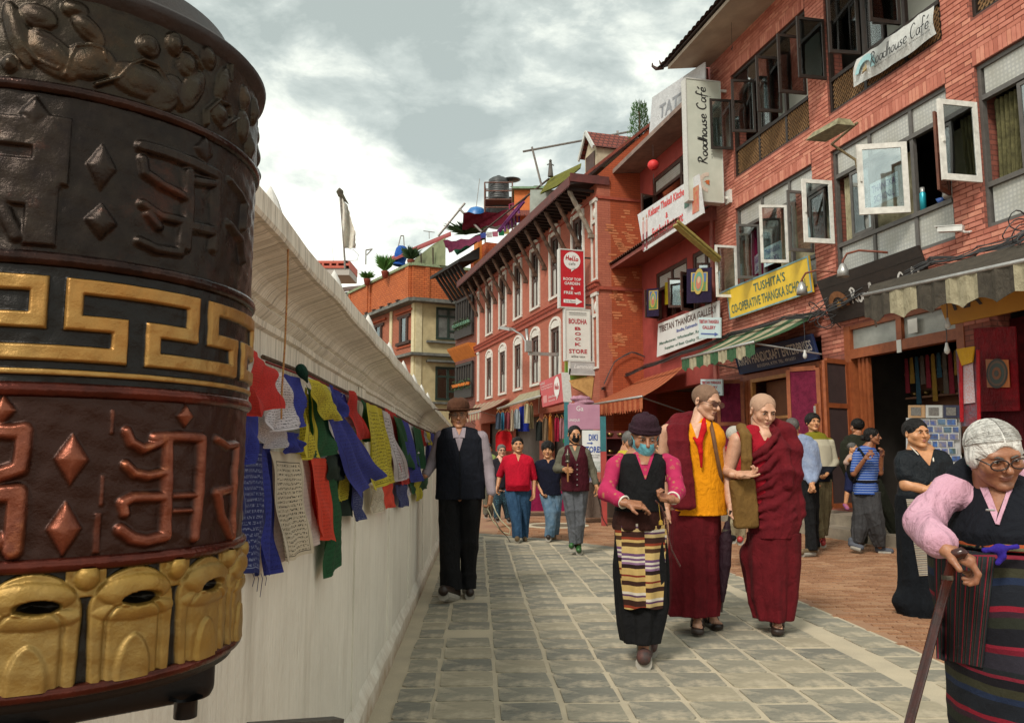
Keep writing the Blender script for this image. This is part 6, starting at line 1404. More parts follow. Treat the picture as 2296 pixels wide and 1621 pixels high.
for x in (.05,.115):
 K=M(x,.45);MB().box(-.05,.05,-h*.40,-h*.02,0,.002,K).obj('figure_print',flat('print_maroon',(.22,.02,.03)),t,fix=True);MB().box(-.06,.06,-h*.02,h*.27,0,.002,K).obj('figure_print',flat('print_pink',(.5,.3,.28)),t,fix=True);MB().lathe([(.001,0),(.045,0),(.045,.002)],n=10).obj('figure_print',flat('print_skin',(.4,.22,.15)),t).matrix_local=K @ Matrix.Translation((0,h*.33,0))
K=M(.80,.55);MB().box(-.12,.12,-.16,.16,0,.003,K).obj('label_print',flat('print_green',(.03,.10,.07)),t,fix=True);text('lettering','ZONE',WHI,t,M(.80,.47),width=.18,height=.06);K=M(.92,.42);MB().box(-.16,.16,-.28,.30,0,.003,K).obj('food_print',mat('food_print',(.45,.05,.04),(.40,.25,.12),14,.5,0),t,fix=True)
t=fthing('tattoo_banner','wrinkled white TATTOO banner on the parapet at the top of the restaurant house','banner',B2);M,w,h=panel('cloth',(cF(190,238),cF(437,72),cF(438,215),cF(174,420)),B2,.5,cloth('tattoo_white',(.60,.62,.64),(.5,.52,.54),.7),t);text('lettering','TATTOO',flat('ink_grey',(.2,.21,.23)),t,M(.60,.36),width=w*.85,height=h*.36,bold=.03);text('lettering','DRAGON',flat('ink_grey',(.2,.21,.23)),t,M(.62,.76),width=w*.7,height=h*.22,shear=.4) if False else None
t=fthing('gallery_sign','wide white TIBETAN THANGKA GALLERY signboard under the thangka window','sign',B2);M,w,h=panel('board',(cE(342,1118),cE(790,945),cE(790,1190),cE(332,1362)),B2,.2,mat('board_white',(.60,.61,.60),(.53,.54,.53),3,.5,.02),t)
for b,u,v,ww,hh,c in (('TIBETAN THANGKA GALLERY',.5,.80,.95,.20,flat('ink_brown',(.08,.04,.03))),('Boudha, Kathmandu',.52,.55,.34,.11,flat('sign_blue_ink',(.03,.07,.28))),('Manufacturer, Wholeseller, Retailer',.44,.33,.80,.10,DGR),('Supplier of Best Quality Thangka',.50,.12,.72,.10,DGR)):text('lettering',b,c,t,M(u,v),width=w*ww,height=h*hh,bold=.02)
for i,(q,lab) in enumerate((((638,1070,800,1225),'small pale blue gallery sign with a blue arrow beside the drain pipe'),((655,1525,815,1650),'second pale blue gallery sign lower down behind the monks'))):
 t=fthing('gallery_arrow_sign',lab,'sign',B2);x0,y0,x1,y1=q;M,w,h=panel('board',(cE(x0,y0),cE(x1,y0),cE(x1,y1-6),cE(x0+5,y1)),B2,.6,mat('board_aqua',(.45,.56,.58),(.4,.5,.52),3,.5,.02),t);text('lettering','TIBETAN THANGKA',RT,t,M(.5,.80),width=w*.9,height=h*.17,bold=.03);text('lettering','GALLERY',RT,t,M(.5,.52),width=w*.6,height=h*.16,bold=.03)
 K=M(.5,.2);MB().add([K @ Vector((x*w,y*h,.002)) for x,y in ((-.38,-.03),(.25,-.03),(.25,-.09),(.42,0),(.25,.09),(.25,.03),(-.38,.03))],[tuple(range(7))]).obj('arrow',flat('sign_blue_ink',(.03,.07,.28)),t)
def thangka(lab,quad,inner,fac,off,mf,grp='thangka paintings hanging in the shop windows'):
 t=fthing('thangka',lab,'painting',fac,grp);panel('brocade',quad,fac,off,mf,t,.01);M,w,h=panel('border',inner,fac,off+.012,flat('gold_border',(.45,.33,.08)),t,.006);K=M(.5,.5);w *= .42;h *= .44
 MB().box(-w,w,-h,h,0,.003,K).obj('ground',flat('pic_green',(.08,.22,.06)),t,fix=True);MB().box(-w,w,0,h,.003,.005,K).obj('sky',flat('pic_blue',(.05,.13,.34)),t,fix=True)
 for r,c,dy in ((.75,(.42,.30,.05),.05),(.55,(.10,.28,.18),.05),(.38,(.45,.14,.08),-.1),(.2,(.50,.36,.22),.25)):MB().lathe([(.001,.0),(w*r,0),(w*r,.002)],n=16).obj('figure',flat('pic_%g'%r,c),t).matrix_local=K @ Matrix.Translation((0,dy*h,.006+.002*(1-r))) @ Matrix.Scale(1.15,4,(0,1,0))
PURP=cloth('purple_brocade','2c2140','211831');R4=lambda f,x0,y0,x1,y1,sk=0:(f(x0,y0+sk),f(x1,y0),f(x1,y1),f(x0,y1+sk))
thangka('large thangka with purple brocade border in the right bay',R4(cE,553,700,735,955,12),R4(cE,585,735,706,875,4),B2,.45,PURP);thangka('small thangka with purple border at the left end of the window',R4(cE,258,852,345,1058,8),R4(cE,274,868,340,1008,6),B2,.45,PURP);thangka('narrow thangka between the yellow cloth and the large thangka',R4(cE,478,785,545,965,10),R4(cE,486,800,538,945,8),B2,.12,cloth('dark_brocade','3a1518'))
ys=fthing('yellow_scarf','yellow scarf hanging between the two small thangkas','scarf',B2);panel('cloth',R4(cE,392,806,430,970,6),B2,.2,cloth('yellow_cloth','b8a01c'),ys,.01)
ln=thing('paper_lantern','round red paper lantern hanging under the upper slab','lantern',B2.w(B2(*cF(195,555),.7)[0],.7,B2(*cF(195,555),.7)[1]));MB().lathe([(.04,-.13)]+[(.14*math.cos(a)+.01*(k%2),.13*math.sin(a)) for k,a in enumerate(np.linspace(-1.3,1.3,15))]+[(.04,.13)],n=18).obj('shade',flat('lantern_red',(.60,.03,.03),.6),ln,smooth=True);MB().tube([(0,0,.22),(0,0,.55)],.006,4).tube([(0,0,-.24),(0,0,-.5)],.008,4).obj('string',BLACKM,ln)
ft=fthing('tube_light','long dusty yellow fluorescent light fitting slanting out from the wall','light fitting',B2);a,b=Vector(fp(B2,cE(470,385),1.6)),Vector(fp(B2,cE(785,655),.5));MB().bar(a,b,.16,.06).bar(a+Vector((.1,0,.05)),b+Vector((.1,0,.05)),.05,.05).obj('fitting',mat('dusty_yellow','9a8a4c','7a6c3a',12,.6),ft)
sh=thing('roof_shrub','small bright conifer shrub standing on the roof beside the TATTOO banner','shrub',DP(*cD(1480,330),23));r2=random.Random(3);lf=MB()
for _ in range(1300):
 z=r2.random()**.8*1.35;r=.40*(1-z/2.3)*math.sqrt(r2.random())+.03;a=r2.uniform(0,6.28);c=Vector((r*math.cos(a),r*math.sin(a),z));d=Vector((math.cos(a)*.5,math.sin(a)*.5,1)).normalized()*r2.uniform(.05,.11);e_=d.orthogonal().normalized()*.018;lf.add([c-e_,c+e_,c+d],[(0,1,2)])
lf.obj('leaves',LEAF,sh,kind='stuff');MB().tube([(0,0,-.3),(0,0,1.2)],.03,5).obj('trunk',STR,sh)
# ================================================================ awnings
def awning(lab,fac,fl,fr,of,br,bl,ob,mats,n,val,sc=1,th=.012,bar=STEEL,extra=0.0,top=False):
 t=fthing('awning',lab,'awning',fac,'awnings over the shop fronts');A,B,C,D_=Vector(fp(fac,fl,of)),Vector(fp(fac,fr,of)),Vector(fp(fac,br,ob)),Vector(fp(fac,bl,ob))
 if extra:B=B+(B-A)*extra;C=C+(C-D_)*extra
 for k in range(n):
  u0,u1=k/n,(k+1)/n;q=MB();sag=lambda v:Vector((0,0,-.06*math.sin(math.pi*v)))
  q.sheet([[D_.lerp(C,u0+(u1-u0)*i).lerp(A.lerp(B,u0+(u1-u0)*i),v/6)+sag(v/6) for v in range(7)] for i in (0,1)],th)
  q.obj('stripe',mats[0 if top else k%2],t);q=MB();P=[]
  for j in range(3):P.append([A.lerp(B,u0+(u1-u0)*i/6)+Vector((0,.015*math.sin(i*2.2+k),-val*(j/2)*(1-.22*abs(math.cos(math.pi*i/6*sc))*(j == 2)))) for i in range(7)])
  q.sheet(P,th*.4).obj('valance',mats[k%2],t)
 MB().tube([A,B],.028,8).obj('front_bar',bar,t,smooth=True);MB().tube([A+Vector((.1,0,0)),(D_.x+.1,-ob,A.z-.2)],.018,6).tube([B-Vector((.1,0,0)),(C.x-.1,-ob,B.z-.2)],.018,6).obj('arm',bar,t);return t
GRC=cloth('green_canvas','3f5f42','34503a');CRC=cloth('cream_canvas','aaa288','8c846c');BKC=cloth('charcoal_canvas','514b42','3c3832');ORC=cloth('orange_canvas','a05034','88422b');ORC2=cloth('orange_pale','b46a48','9a583a')
awning('green and cream striped awning over the handicraft doorway',B1,(1529,805),(1691,767),1.3,(1845,697),(1650,745),.06,(GRC,CRC),9,.28)
awning('charcoal and cream scalloped awning over the souvenir shop on the right',B1,(1937,662),(2290,586),1.5,B1 and (2296,545),(1950,640),.4,(BKC,CRC),7,.40,extra=.35,top=True)
awning('faded orange striped awning in front of the restaurant house',B2,(1308,910),(1440,889),2.0,(1535,820),(1400,862),.1,(ORC,ORC2),26,.34,bar=STEEL)
awning('cream corrugated awning above the hanging clothes',B3,cH(395,705),cH(1030,520),1.5,cH(1020,425),cH(730,495),.05,(CRC,cloth('cream_canvas2','9c957c')),12,.05)
awning('far cream striped awning behind the hatted man',B3,cH(-120,815),cH(150,745),1.5,cH(560,545),cH(70,650),.05,(CRC,cloth('rose_canvas','9a6a60')),14,.3)
# ---- right-hand shop hangings
HS_=bsign('handicraft_sign','big yellow handicraft sign cut by the right edge of the picture',B1,7.38,9.6,3.02,3.5,.45,.62,mat('sign_amber','c08a1c','ad7a16',3,.5,.05));text('lettering','HA',BLK,HS_[0],HS_[1](-.66,.28),width=.48,height=.24,bold=.03)
t=fthing('prayer_banner','narrow red and white painted banner with a yellow silk cover beside the mandala','banner',B1);panel('brocade',(cG(1803,605),cG(1942,580),cG(1985,1150),cG(1840,1150)),B1,.8,cloth('grey_rose','8a3238','5f6470'),t,.01);M,w,h=panel('painting',(cG(1850,700),cG(1925,690),cG(1942,980),cG(1862,990)),B1,.82,mat('busy_print',(.42,.45,.52),(.45,.16,.12),60,.6,0),t,.006);panel('silk',(cG(1805,595),cG(1935,575),cG(1920,690),cG(1845,715)),B1,.86,cloth('marigold_silk','c08a12','d0a020',.5),t,.02)
for x in (1825,1950):panel('ribbon',(cG(x,600),cG(x+22,600),cG(x+30,1120),cG(x+8,1120)),B1,.84,cloth('scarlet_silk','b01420','941018',.5),t,.012)
t=fthing('mandala_thangka','dark round mandala painting on crimson brocade at the right edge','painting',B1);CRB=cloth('crimson_brocade','8e0f1c','560a12',.6);panel('brocade',(cG(1930,445),cG(2230,430),cG(2260,1040),cG(1968,1045)),B1,.5,CRB,t,.02);M,w,h=panel('border',(cG(2018,668),cG(2180,672),cG(2192,870),cG(2030,872)),B1,.53,flat('orange_ground',(.50,.16,.05)),t,.01)
for r,c in ((.47,(.06,.06,.055)),(.40,(.16,.10,.07)),(.33,(.07,.09,.08)),(.2,(.25,.10,.05)),(.1,(.08,.08,.07))):MB().lathe([(.001,.0),(w*r,0),(w*r,.002)],n=28).obj('ring',flat('man_%g'%r,c),t).matrix_local=M(.5,.5) @ Matrix.Translation((0,0,.012-.02*r)) @ Matrix.Scale(1.15,4,(0,1,0))
panel('lower_cloth',(cG(1940,1045),cG(2290,1040),cG(2300,1500),cG(1960,1500)),B1,.45,cloth('dark_crimson','4a0a12','38070d'),t,.02)
rk=fthing('postcard_rack','wire rack of Kathmandu postcards standing in the shop doorway','postcard rack',B1);panel('backing',R4(cL,1365,160,1900,900),B1,.55,mat('rack_white',(.5,.5,.5),(.4,.4,.4)),rk,.02);PCM=[mat('postcard_%d'%i,a,b,13,.4,0) for i,(a,b) in enumerate((('2c4f9a','9a8a70'),('3a6ab0','4a3a30'),('1c2a5a','b5643c'),('5a7aa0','3c4a34')))];r2=random.Random(9)
for j in range(9):
 x=1385
 while x<1840:
  ww=r2.uniform(55,105);y=172+j*72+r2.uniform(-3,3);M,w,h=panel('postcard',R4(cL,x,y,x+ww-6,y+66),B1,.58,WHI,rk,.004);K=M(.5,.5);MB().box(-w*.43,w*.43,-h*.40,h*.40,0,.002,K).obj('picture',PCM[r2.randrange(4)],rk.children[-1],fix=True) if j<6 else None;x += ww
for x,c in ((1385,'b89066'),(1560,'c0c0bc'),(1735,'1c2040')):M,w,h=panel('framed_print',R4(cL,x,35,x+165,160),B1,.6,flat('frame_'+c,hx(c)),rk,.02);K=M(.5,.5);MB().box(-w*.3,w*.3,-h*.32,h*.32,0,.003,K).obj('picture',mat('sepia_pic',(.22,.2,.18),(.1,.09,.08),30,.5,0),rk,fix=True)
for i,((x,y),L,lab) in enumerate((((715,640),190,'bare light bulb hanging in front of the navy handicraft sign'),((1740,600),90,'bare light bulb in the dark shop doorway'),((1745,420),150,'bare light bulb before the dusty transom window'))):
 p_=B1(*cG(x,y),1.0);t=thing('light_bulb',lab,'light bulb',B1.w(p_[0],1.0,p_[1]),0,'bare light bulbs');MB().lathe([(.001,-.06),(.03,-.04),(.036,0),(.02,.05),(.016,.09)],n=10).obj('bulb',flat('bulb_glass',(.5,.5,.48),.1),t,smooth=True);MB().tube([(0,0,.08),(.01,0,L/500),(0,0,L/260)],.006,4).obj('cord',BLACKM,t)
# ---- overhead cables
def cr_pt(p,i,t):
 a,b,c,d=[Vector(p[max(0,min(len(p)-1,j))]) for j in (i-1,i,i+1,i+2)]
 return .5*(2*b+(c-a)*t+(2*a-5*b+4*c-d)*t*t+(3*b-a-3*c+d)*t**3)
def cables(lab,pts,n,spread,seed,r=.009,extra=0):
 t=thing('cable_bundle',lab,'cables',pts[0]);q=random.Random(seed);mb=MB();o=Vector(pts[0])
 for k in range(n):
  ph,am=q.uniform(0,6),q.uniform(.3,1)*spread;P=[]
  for i in range(len(pts)-1):
   for u in np.linspace(0,1,7)[:-1]:P.append(cr_pt(pts,i,u)-o+Vector((am*math.sin(i*2.1+ph),am*.6*math.cos(i+ph),am*math.sin(ph*3+i*1.7+u*2)-spread*.8*math.sin(math.pi*u))))
  mb.tube(P+[Vector(pts[-1])-o],r,4)
 for k in range(extra):
  c=Vector(pts[-1])-o+Vector((q.uniform(-.3,.3),q.uniform(-.1,.1),q.uniform(-.25,.15)));mb.tube([c+Vector((.16*math.cos(a),.05*math.sin(a*2),.13*math.sin(a+k))) for a in np.linspace(0,6,12)],r,4)
 return mb.obj('cable',mat('cable_black',(.022,.022,.024),(.05,.05,.052),30,.6),t)
W_=lambda fac,px,off:fac.w(fac(*px,off)[0],off,fac(*px,off)[1])
cables('thick bundle of black cables sagging along the shop canopies',[W_(B3G,(1350,872),.3),W_(B2,cE(20,1520),.6),W_(B2,cE(250,1430),.6),W_(B2,cE(520,1330),.6),W_(B1,(1640,748),.35),W_(B1,(1760,712),.35),W_(B1,(1850,698),.3)],14,.05,1,extra=8)
cables('tangle of cables above the dark scalloped awning',[W_(B1,(1862,690),.3),W_(B1,(1960,640),.2),W_(B1,(2090,585),.3),W_(B1,(2200,560),.3),W_(B1,(2320,515),.3)],12,.06,2,extra=9);cables('loose cable looping over the gable of the red brick house',[W_(B3G,cE(-60,1560),.1),W_(B3G,cE(20,1400),.1),W_(B3G,cE(150,1325),.1),W_(B3G,cE(280,1370),.1)],3,.03,4)
# street lamp on the long house
t=fthing('street_lamp','grey street lamp on a bent pole fixed to the red brick house','street lamp',B3);P_=[Vector(fp(B3,cA(*q),1.0)) for q in ((602,1300),(592,1170),(560,1200),(510,1172),(455,1160))];MB().tube([P_[0] ,P_[1]],.05,8).tube([P_[0].lerp(P_[1],.25),P_[2]+Vector((.2,0,-.1)),P_[2],P_[3],P_[4]],.03,6).obj('pole',STEEL,t,smooth=True);MB().bar(P_[3],P_[4]+Vector((-.15,0,.02)),.22,.09).obj('head',STEEL,t);MB().bar(P_[0],P_[0]+Vector((0,0,.35)),.16,.2).box(P_[0].x-.04,P_[0].x+.04,-1.0,0,P_[0].z-.1,P_[0].z).obj('junction_box',STEEL,t)
# ================================================================ stalls
def hang(name,lab,px,Y,m,cat='garment',grp='clothes and scarves hanging at the stalls',sh=0):
 a,b=DP(*cH(px[0],px[1]),Y),DP(*cH(px[2],px[3]),Y);t=thing(name,lab,cat,a,0,grp);w,h=b.x-a.x,a.z-b.z;P=[]
 for j in range(9):
  v=j/8;k=1-sh*max(0,1-v*4);P.append([(w/2+(u-.5)*w*k,.03*math.sin(u*9+v*2+px[0]),-h*v+(.05*h*abs(u-.5)*2*-1 if j == 0 else 0)) for u in np.linspace(0,1,9)])
 MB().sheet(P,.008).obj('cloth',m,t,smooth=True);MB().tube([(w*.15,0,-.01),(w/2,0,.07),(w*.85,0,-.01)],.008,4).obj('hanger',OR2,t)
for i,(x0,y0,x1,y1,c,lab) in enumerate(((370,765,455,1005,'3c4654','dark patterned shirt, leftmost under the cream awning'),(455,755,495,1020,'3a7a98','narrow turquoise scarf second from the left'),(500,755,582,1005,'8a4048','dusty red patterned top between turquoise scarf and white dress'),(590,720,640,1035,'a89880','cream patterned tunic beside the pale shirt'),(640,710,730,1000,'a0aab0','pale grey-blue shirt under the cream awning'),(700,665,865,1040,'1c2c80','royal blue embroidered tunic'),(790,630,870,920,'b0a888','cream shirt right of the blue tunic'),(860,650,930,1000,'6e6248','khaki shirt at the end of the cream awning'),
  (370,1030,610,1330,'b0141c','bright red printed T-shirt above the woman with glasses'),(1060,840,1145,1180,'74604a','brown shawl left of the orange scarf'),(1150,810,1205,1290,'c4742c','long orange scarf in the middle of the stall'),(1240,830,1310,1190,'9a1c38','crimson scarf beside the pink scarf'),(1315,840,1380,1150,'9a6a6e','dusty pink scarf at the stall'),(960,890,1080,1180,'202422','black jacket hanging in the dark stall'),(1370,1080,1430,1210,'1f8a4a','small bright green bag hanging behind the masked man'))):hang('hanging_garment',lab,(x0,y0,x1,y1),20.2+(i%3)*.15-(.8 if i>8 else 0),cloth('garment_%d'%i,c),sh=.3)
def board(lab,px,Y,m,name='signboard',th=.05,legs=False):
 a,b=DP(*cH(px[0],px[1]),Y),DP(*cH(px[2],px[3]),Y);t=thing(name,lab,'sign',((a.x+b.x)/2,Y,b.z));w,h=(b.x-a.x)/2,a.z-b.z;MB().box(-w,w,0,th,0,h).obj('board',m,t)
 if legs:MB().box(-w,-w+.04,.01,th,-b.z,0).box(w-.04,w,.01,th,-b.z,0).obj('leg',STEEL,t)
 return t,(lambda u,v:Matrix.Translation((u*w,-.004,v*h)) @ Matrix.Rotation(math.pi/2,4,'X')),2*w,h
t,M,w,h=board('pink signboard reading UNIQUE above the DIKI STORES board',(1435,645,1910,1010),17.5,mat('board_pink','a87a8e','98697f',3,.5,.02));text('lettering','Gallery',WHI,t,M(-.1,.82),width=w*.55,height=h*.18) if False else text('lettering','Ga',WHI,t,M(-.25,.84),width=w*.22,height=h*.2);text('lettering','UNIQUE',WHI,t,M(-.60,.36),width=w*.34,height=h*.12)
t,M,w,h=board('white DIKI STORES board with a blue arrow behind the masked man',(1648,1025,1952,1640),15.2,mat('board_white',(.6,.61,.6)),legs=True);BLI=flat('sign_blue_ink',(.03,.07,.28))
text('lettering','DIKI',BLI,t,M(.08,.83),width=w*.44,height=h*.15,bold=.03);text('lettering','STORES',BLI,t,M(.02,.54),width=w*.92,height=h*.15,bold=.03);text('lettering','Boudha Circle\nKathmandu',BLK,t,M(.1,.38),width=w*.6,height=h*.09);K=M(-.25,.69);MB().add([K @ Vector((x*w,y*h,.002)) for x,y in ((-.15,-.012),(.05,-.012),(.05,-.035),(.16,0),(.05,.035),(.05,.012),(-.15,.012))],[tuple(range(7))]).obj('arrow',BLI,t);MB().box(-w*.4,w*.45,-.01,-.002,h*.02,h*.26).obj('photo_print',mat('stall_print',(.3,.36,.33),(.5,.52,.5),20,.5,0),t)
t=thing('folded_tarpaulin','tan tarpaulin folded over a frame beside the lower red cafe sign','tarpaulin',DP(*cH(1640,400),19));q=[DP(*cH(*p),d)-t.location for p,d in (((1450,290),19.2),((1800,220),18.6),((1820,250),18.6),((1785,560),18.6),((1640,450),18.8),((1500,380),19))];MB().add(q+[p+Vector((.05,.4,0)) for p in q],[(5,4,3,2,1,0),(6,7,8,9,10,11)]+[(i,(i+1)%6,(i+1)%6+6,i+6) for i in range(6)]).obj('cloth',cloth('tan_tarp','a8804e','8f6a3e'),t)
t=thing('pink_bundle','crumpled pink plastic bundle under the tan tarpaulin','bundle',DP(*cH(1620,560),18.6));sd=Sdf();sd.e((0,0,0),(.24,.12,.07)).e((.1,0,-.08),(.22,.12,.06)).e((-.02,0,-.14),(.24,.1,.05));sd.wr=(.025,30,1);sd.obj('bundle',cloth('pink_plastic','b48898','a0748a',.5),t,.02)
ss=thing('stall_shelves','red stall shelves crowded with dark metal singing bowls','shelves',DP(1385,1030,17.2));x0=-.28;z0=ss.location.z;mb=MB();mb.box(x0,.95,.5,.55,-z0,.62)
for x in (x0,.30,.9):mb.box(x,x+.05,0,.5,-z0,.62)
for z in np.arange(-1.0,.6,.36):mb.box(x0+.05,.9,0,.5,z,z+.03)
mb.obj('frame',mat('red_shelf','5e1a18','451210'),ss);r2=random.Random(6)
for z in np.arange(-1.0,.5,.36):
 for k in range(5):q=r2.uniform(.06,.10);MB().lathe([(.001,0),(q*.5,0),(q,q),(q*.9,q),(.001,.02)],c=(x0+.14+k*.23,.15,z+.03),n=10).obj('bowl',mat('brass','7a6238'),ss,smooth=True)
for i,(x,c,z1,lab) in enumerate(((cH(1960,0)[0],'2a6a70',2.0,'painted stall post, teal at the top and red below, by the DIKI board'),(cH(1420,0)[0],'35666a',2.45,'thin teal frame post at the left of the pink signboard'))):
 p_=DP(x,1028,15.0 if i == 0 else 17.6);t=thing('stall_post',lab,'post',(p_.x,p_.y,0));MB().box(-.05,.05,-.05,.05,1.35,z1).obj('post_top',mat('teal_paint','2a6a70','1f5257'),t);MB().box(-.05,.05,-.05,.05,0,1.35).obj('post_foot',mat('red_paint','a03a34','8a2f2a') if i == 0 else mat('teal_paint','2a6a70'),t)
for i,(x,y,Y,lab) in enumerate(((1205,1062,17.5,'low stall table with a magenta cloth behind the man in red'),(1360,1075,15.6,'low stall table with small goods beside the DIKI board'))):
 p_=DP(x,y,Y);t=thing('stall_table',lab,'table',(p_.x,Y,0));MB().box(-.7,.7,0,.6,.70,.76).obj('top',OR,t);MB().sheet([[(-.72+.12*k,-.02+.02*math.sin(k*2),z) for k in range(13)] for z in (.77,.4,.1)],.008).obj('cloth',cloth('magenta_cloth','8a1c48') if i == 0 else cloth('stall_cloth','6a5a50'),t)
 for k in range(14):q=r2.uniform(.04,.08);MB().lathe([(.001,0),(q,0),(q*.8,q*1.5),(.001,q*1.6)],c=(-.6+.09*k,.15+.2*(k%2),.76),n=8).obj('trinket',PCM[k%4] if k%3 else mat('brass','7a6238'),t)
# ================================================================ people
SK={'tan':skin('skin_tan','b07a58','98664a'),'old':skin('skin_old','a06e50','845640'),'pale':skin('skin_pale','c69a80','b08268'),'dark':skin('skin_dark','8e5c3e','744830'),'gold':skin('skin_gold','bf8a62','a87450')}
HB=cloth('hair_black',(.006,.005,.005),(.012,.010,.009),.5,500,.8,0);HW=cloth('hair_white',(.82,.81,.77),(.62,.61,.57),.6,500,1.0,0);HS=cloth('hair_stubble','6e5648','8a6c58',.8,700,.3,0);HG=cloth('hair_grey',(.16,.15,.14),(.05,.045,.04),.6,500,.8,0)
EYW=flat('eye_white',(.45,.42,.38),.25);EYD=flat('eye_dark',(.012,.008,.006),.15);LIP=flat('lips',(.30,.10,.08),.5);LIPO=flat('lips_brown',(.24,.10,.075),.5);SOLE=flat('shoe_sole',(.30,.28,.24),.8)
KS={id(cP1):2.0263,id(cQ):1.544,id(cR):1.4045,id(cM):3.118,id(cO):2.947,id(cL):3.1167,id(cW):3.377}
def A3(v):return np.array(v,float)
class Per:
 def __init__(s,label,Y,cv,foot,group=None,name='person',h=.010):
  p=DP(*cv(*foot),Y);s.o=Vector((p.x,Y,0));s.cv=cv;s.Y=Y;s.h=h
  s.k=Y/F_PX/KS[id(cv)]/1.4216*1.0;s.t=thing(name,label,'person',s.o,0,group);s.body=Sdf();s.fine=[];s.sk=None
 def q(s,x,y,dy=0.0,cv=None):
  p=DP(*(cv or s.cv)(x,y),s.Y+dy);return A3((p.x-s.o.x,p.y-s.o.y,p.z))
 def loft(s,sd,secs,folds=(),k=.02,neg=False,cv=None):
  """secs: (y_px, cx_px, half_px, depth_m, dy)"""
  out=[]
  kk=s.Y/F_PX/KS[id(cv or s.cv)]/1.4216
  for y,cx,hw,ry,*dy in secs:
   p=s.q(cx,y,dy[0] if dy else 0,cv);out.append((p[2],p[0],p[1],hw*kk,ry))
  return sd.l(out,folds,k,neg)
 def head(s,x,y,H,yaw=0,pitch=0,roll=0,skin_='tan',fat=1.0,nose=1.0,hh=None,lips=LIP,eyes=True,brow=HB,ears=True,old=False,mask=False,dy=0.0,cv=None,mustache=None):
  c=s.q(x,y,dy,cv);S_=H/2;Rm=rot3(rx=pitch,ry=roll,rz=yaw);s.hc,s.hS,s.hR=c,S_,Rm;s.sk=SK[skin_]
  P=lambda v:c+Rm @ (A3(v)*S_);s.HP=P;sd=Sdf();e=lambda v,r,k=.08,neg=False,rt=None:sd.e(P(v),A3(r)*S_,Rm if rt is None else Rm @ rt,k*S_,neg);cc=lambda a,b,r0,r1,k=.08,neg=False:sd.c(P(a),P(b),r0*S_,r1*S_,k*S_,neg)
  e((0,.13,.30),(.69,.84,.70));e((0,-.14,-.15),(.56*fat,.62,.74),.15);e((0,-.30,-.45),(.44*fat,.42,.45),.12)
  cc((-.44*fat,-.02,-.42),(-.14,-.60,-.80),.17,.13,.14);cc((.44*fat,-.02,-.42),(.14,-.60,-.80),.17,.13,.14);e((0,-.66,-.82),(.17,.15,.14),.1)
  cc((-.34,-.66,.19),(.34,-.66,.19),.11,.11,.18)
  for sx in (-1,1):
   e((sx*.27,-.80,.05),(.14,.12,.085),.16,True);e((sx*.27,-.64,.045),(.14,.12,.085),.05);e((sx*.35*fat,-.50,-.20),(.22,.20,.20),.2)
   if ears:e((sx*.70,.06,-.04),(.07,.17,.25),.04,rt=rot3(rz=sx*18));e((sx*.75,.0,-.02),(.035,.08,.13),.03,True)
  cc((0,-.72,.14),(0,-.92-.05*nose,-.20),.075,.105,.06);cc((-.09,-.82,-.23),(.09,-.82,-.23),.075,.075,.05)
  e((0,-.735,-.445),(.20,.10,.05),.04);e((0,-.72,-.545),(.16,.10,.055),.04);e((0,-.86,-.495),(.24,.08,.018),.03,True)
  if old:
   for sx in (-1,1):
    cc((sx*.17,-.84,-.25),(sx*.30,-.68,-.50),.022,.022,.03,True);cc((sx*.17,-.78,-.07),(sx*.38,-.70,-.10),.018,.015,.03,True)
   for z in (.40,.50,.60):cc((-.3,-.80+(z-.4)*.35,z),(.3,-.80+(z-.4)*.35,z),.013,.013,.03,True)
  hh=hh or max(.0028,s.h*.55);s.fine.append(sd.mesh(hh));eyes_=[]
  if eyes:
   for sx in (-1,1):
    m=Sdf();m.e(P((sx*.27,-.715,.045)),A3((.105,.07,.040))*S_,Rm,0);m.obj('eye',EYW,s.t,max(.0016,.02*S_));m=Sdf();m.e(P((sx*.275,-.770,.045)),A3((.042,.022,.038))*S_,Rm,0);m.obj('pupil',EYD,s.t.children[-1] if False else s.t,max(.0012,.012*S_))
    MB().tube([P((sx*.11,-.80,.165)),P((sx*.27,-.80,.225)),P((sx*.43,-.68,.17))],[.022*S_,.035*S_,.014*S_],5).obj('eyebrow',brow,s.t)
    MB().tube([P((sx*.16,-.765,.06)),P((sx*.27,-.80,.093)),P((sx*.39,-.71,.055))],.014*S_,5).obj('eyelash',EYD,s.t)
  if lips and not mask:m=Sdf();m.e(P((0,-.765,-.447)),A3((.165,.085,.032))*S_,Rm,0).e(P((0,-.755,-.54)),A3((.13,.08,.038))*S_,Rm,.01);m.obj('lips',lips,s.t,max(.0018,.022*S_))
  s.neckp=P((0,.18,-.62));return P
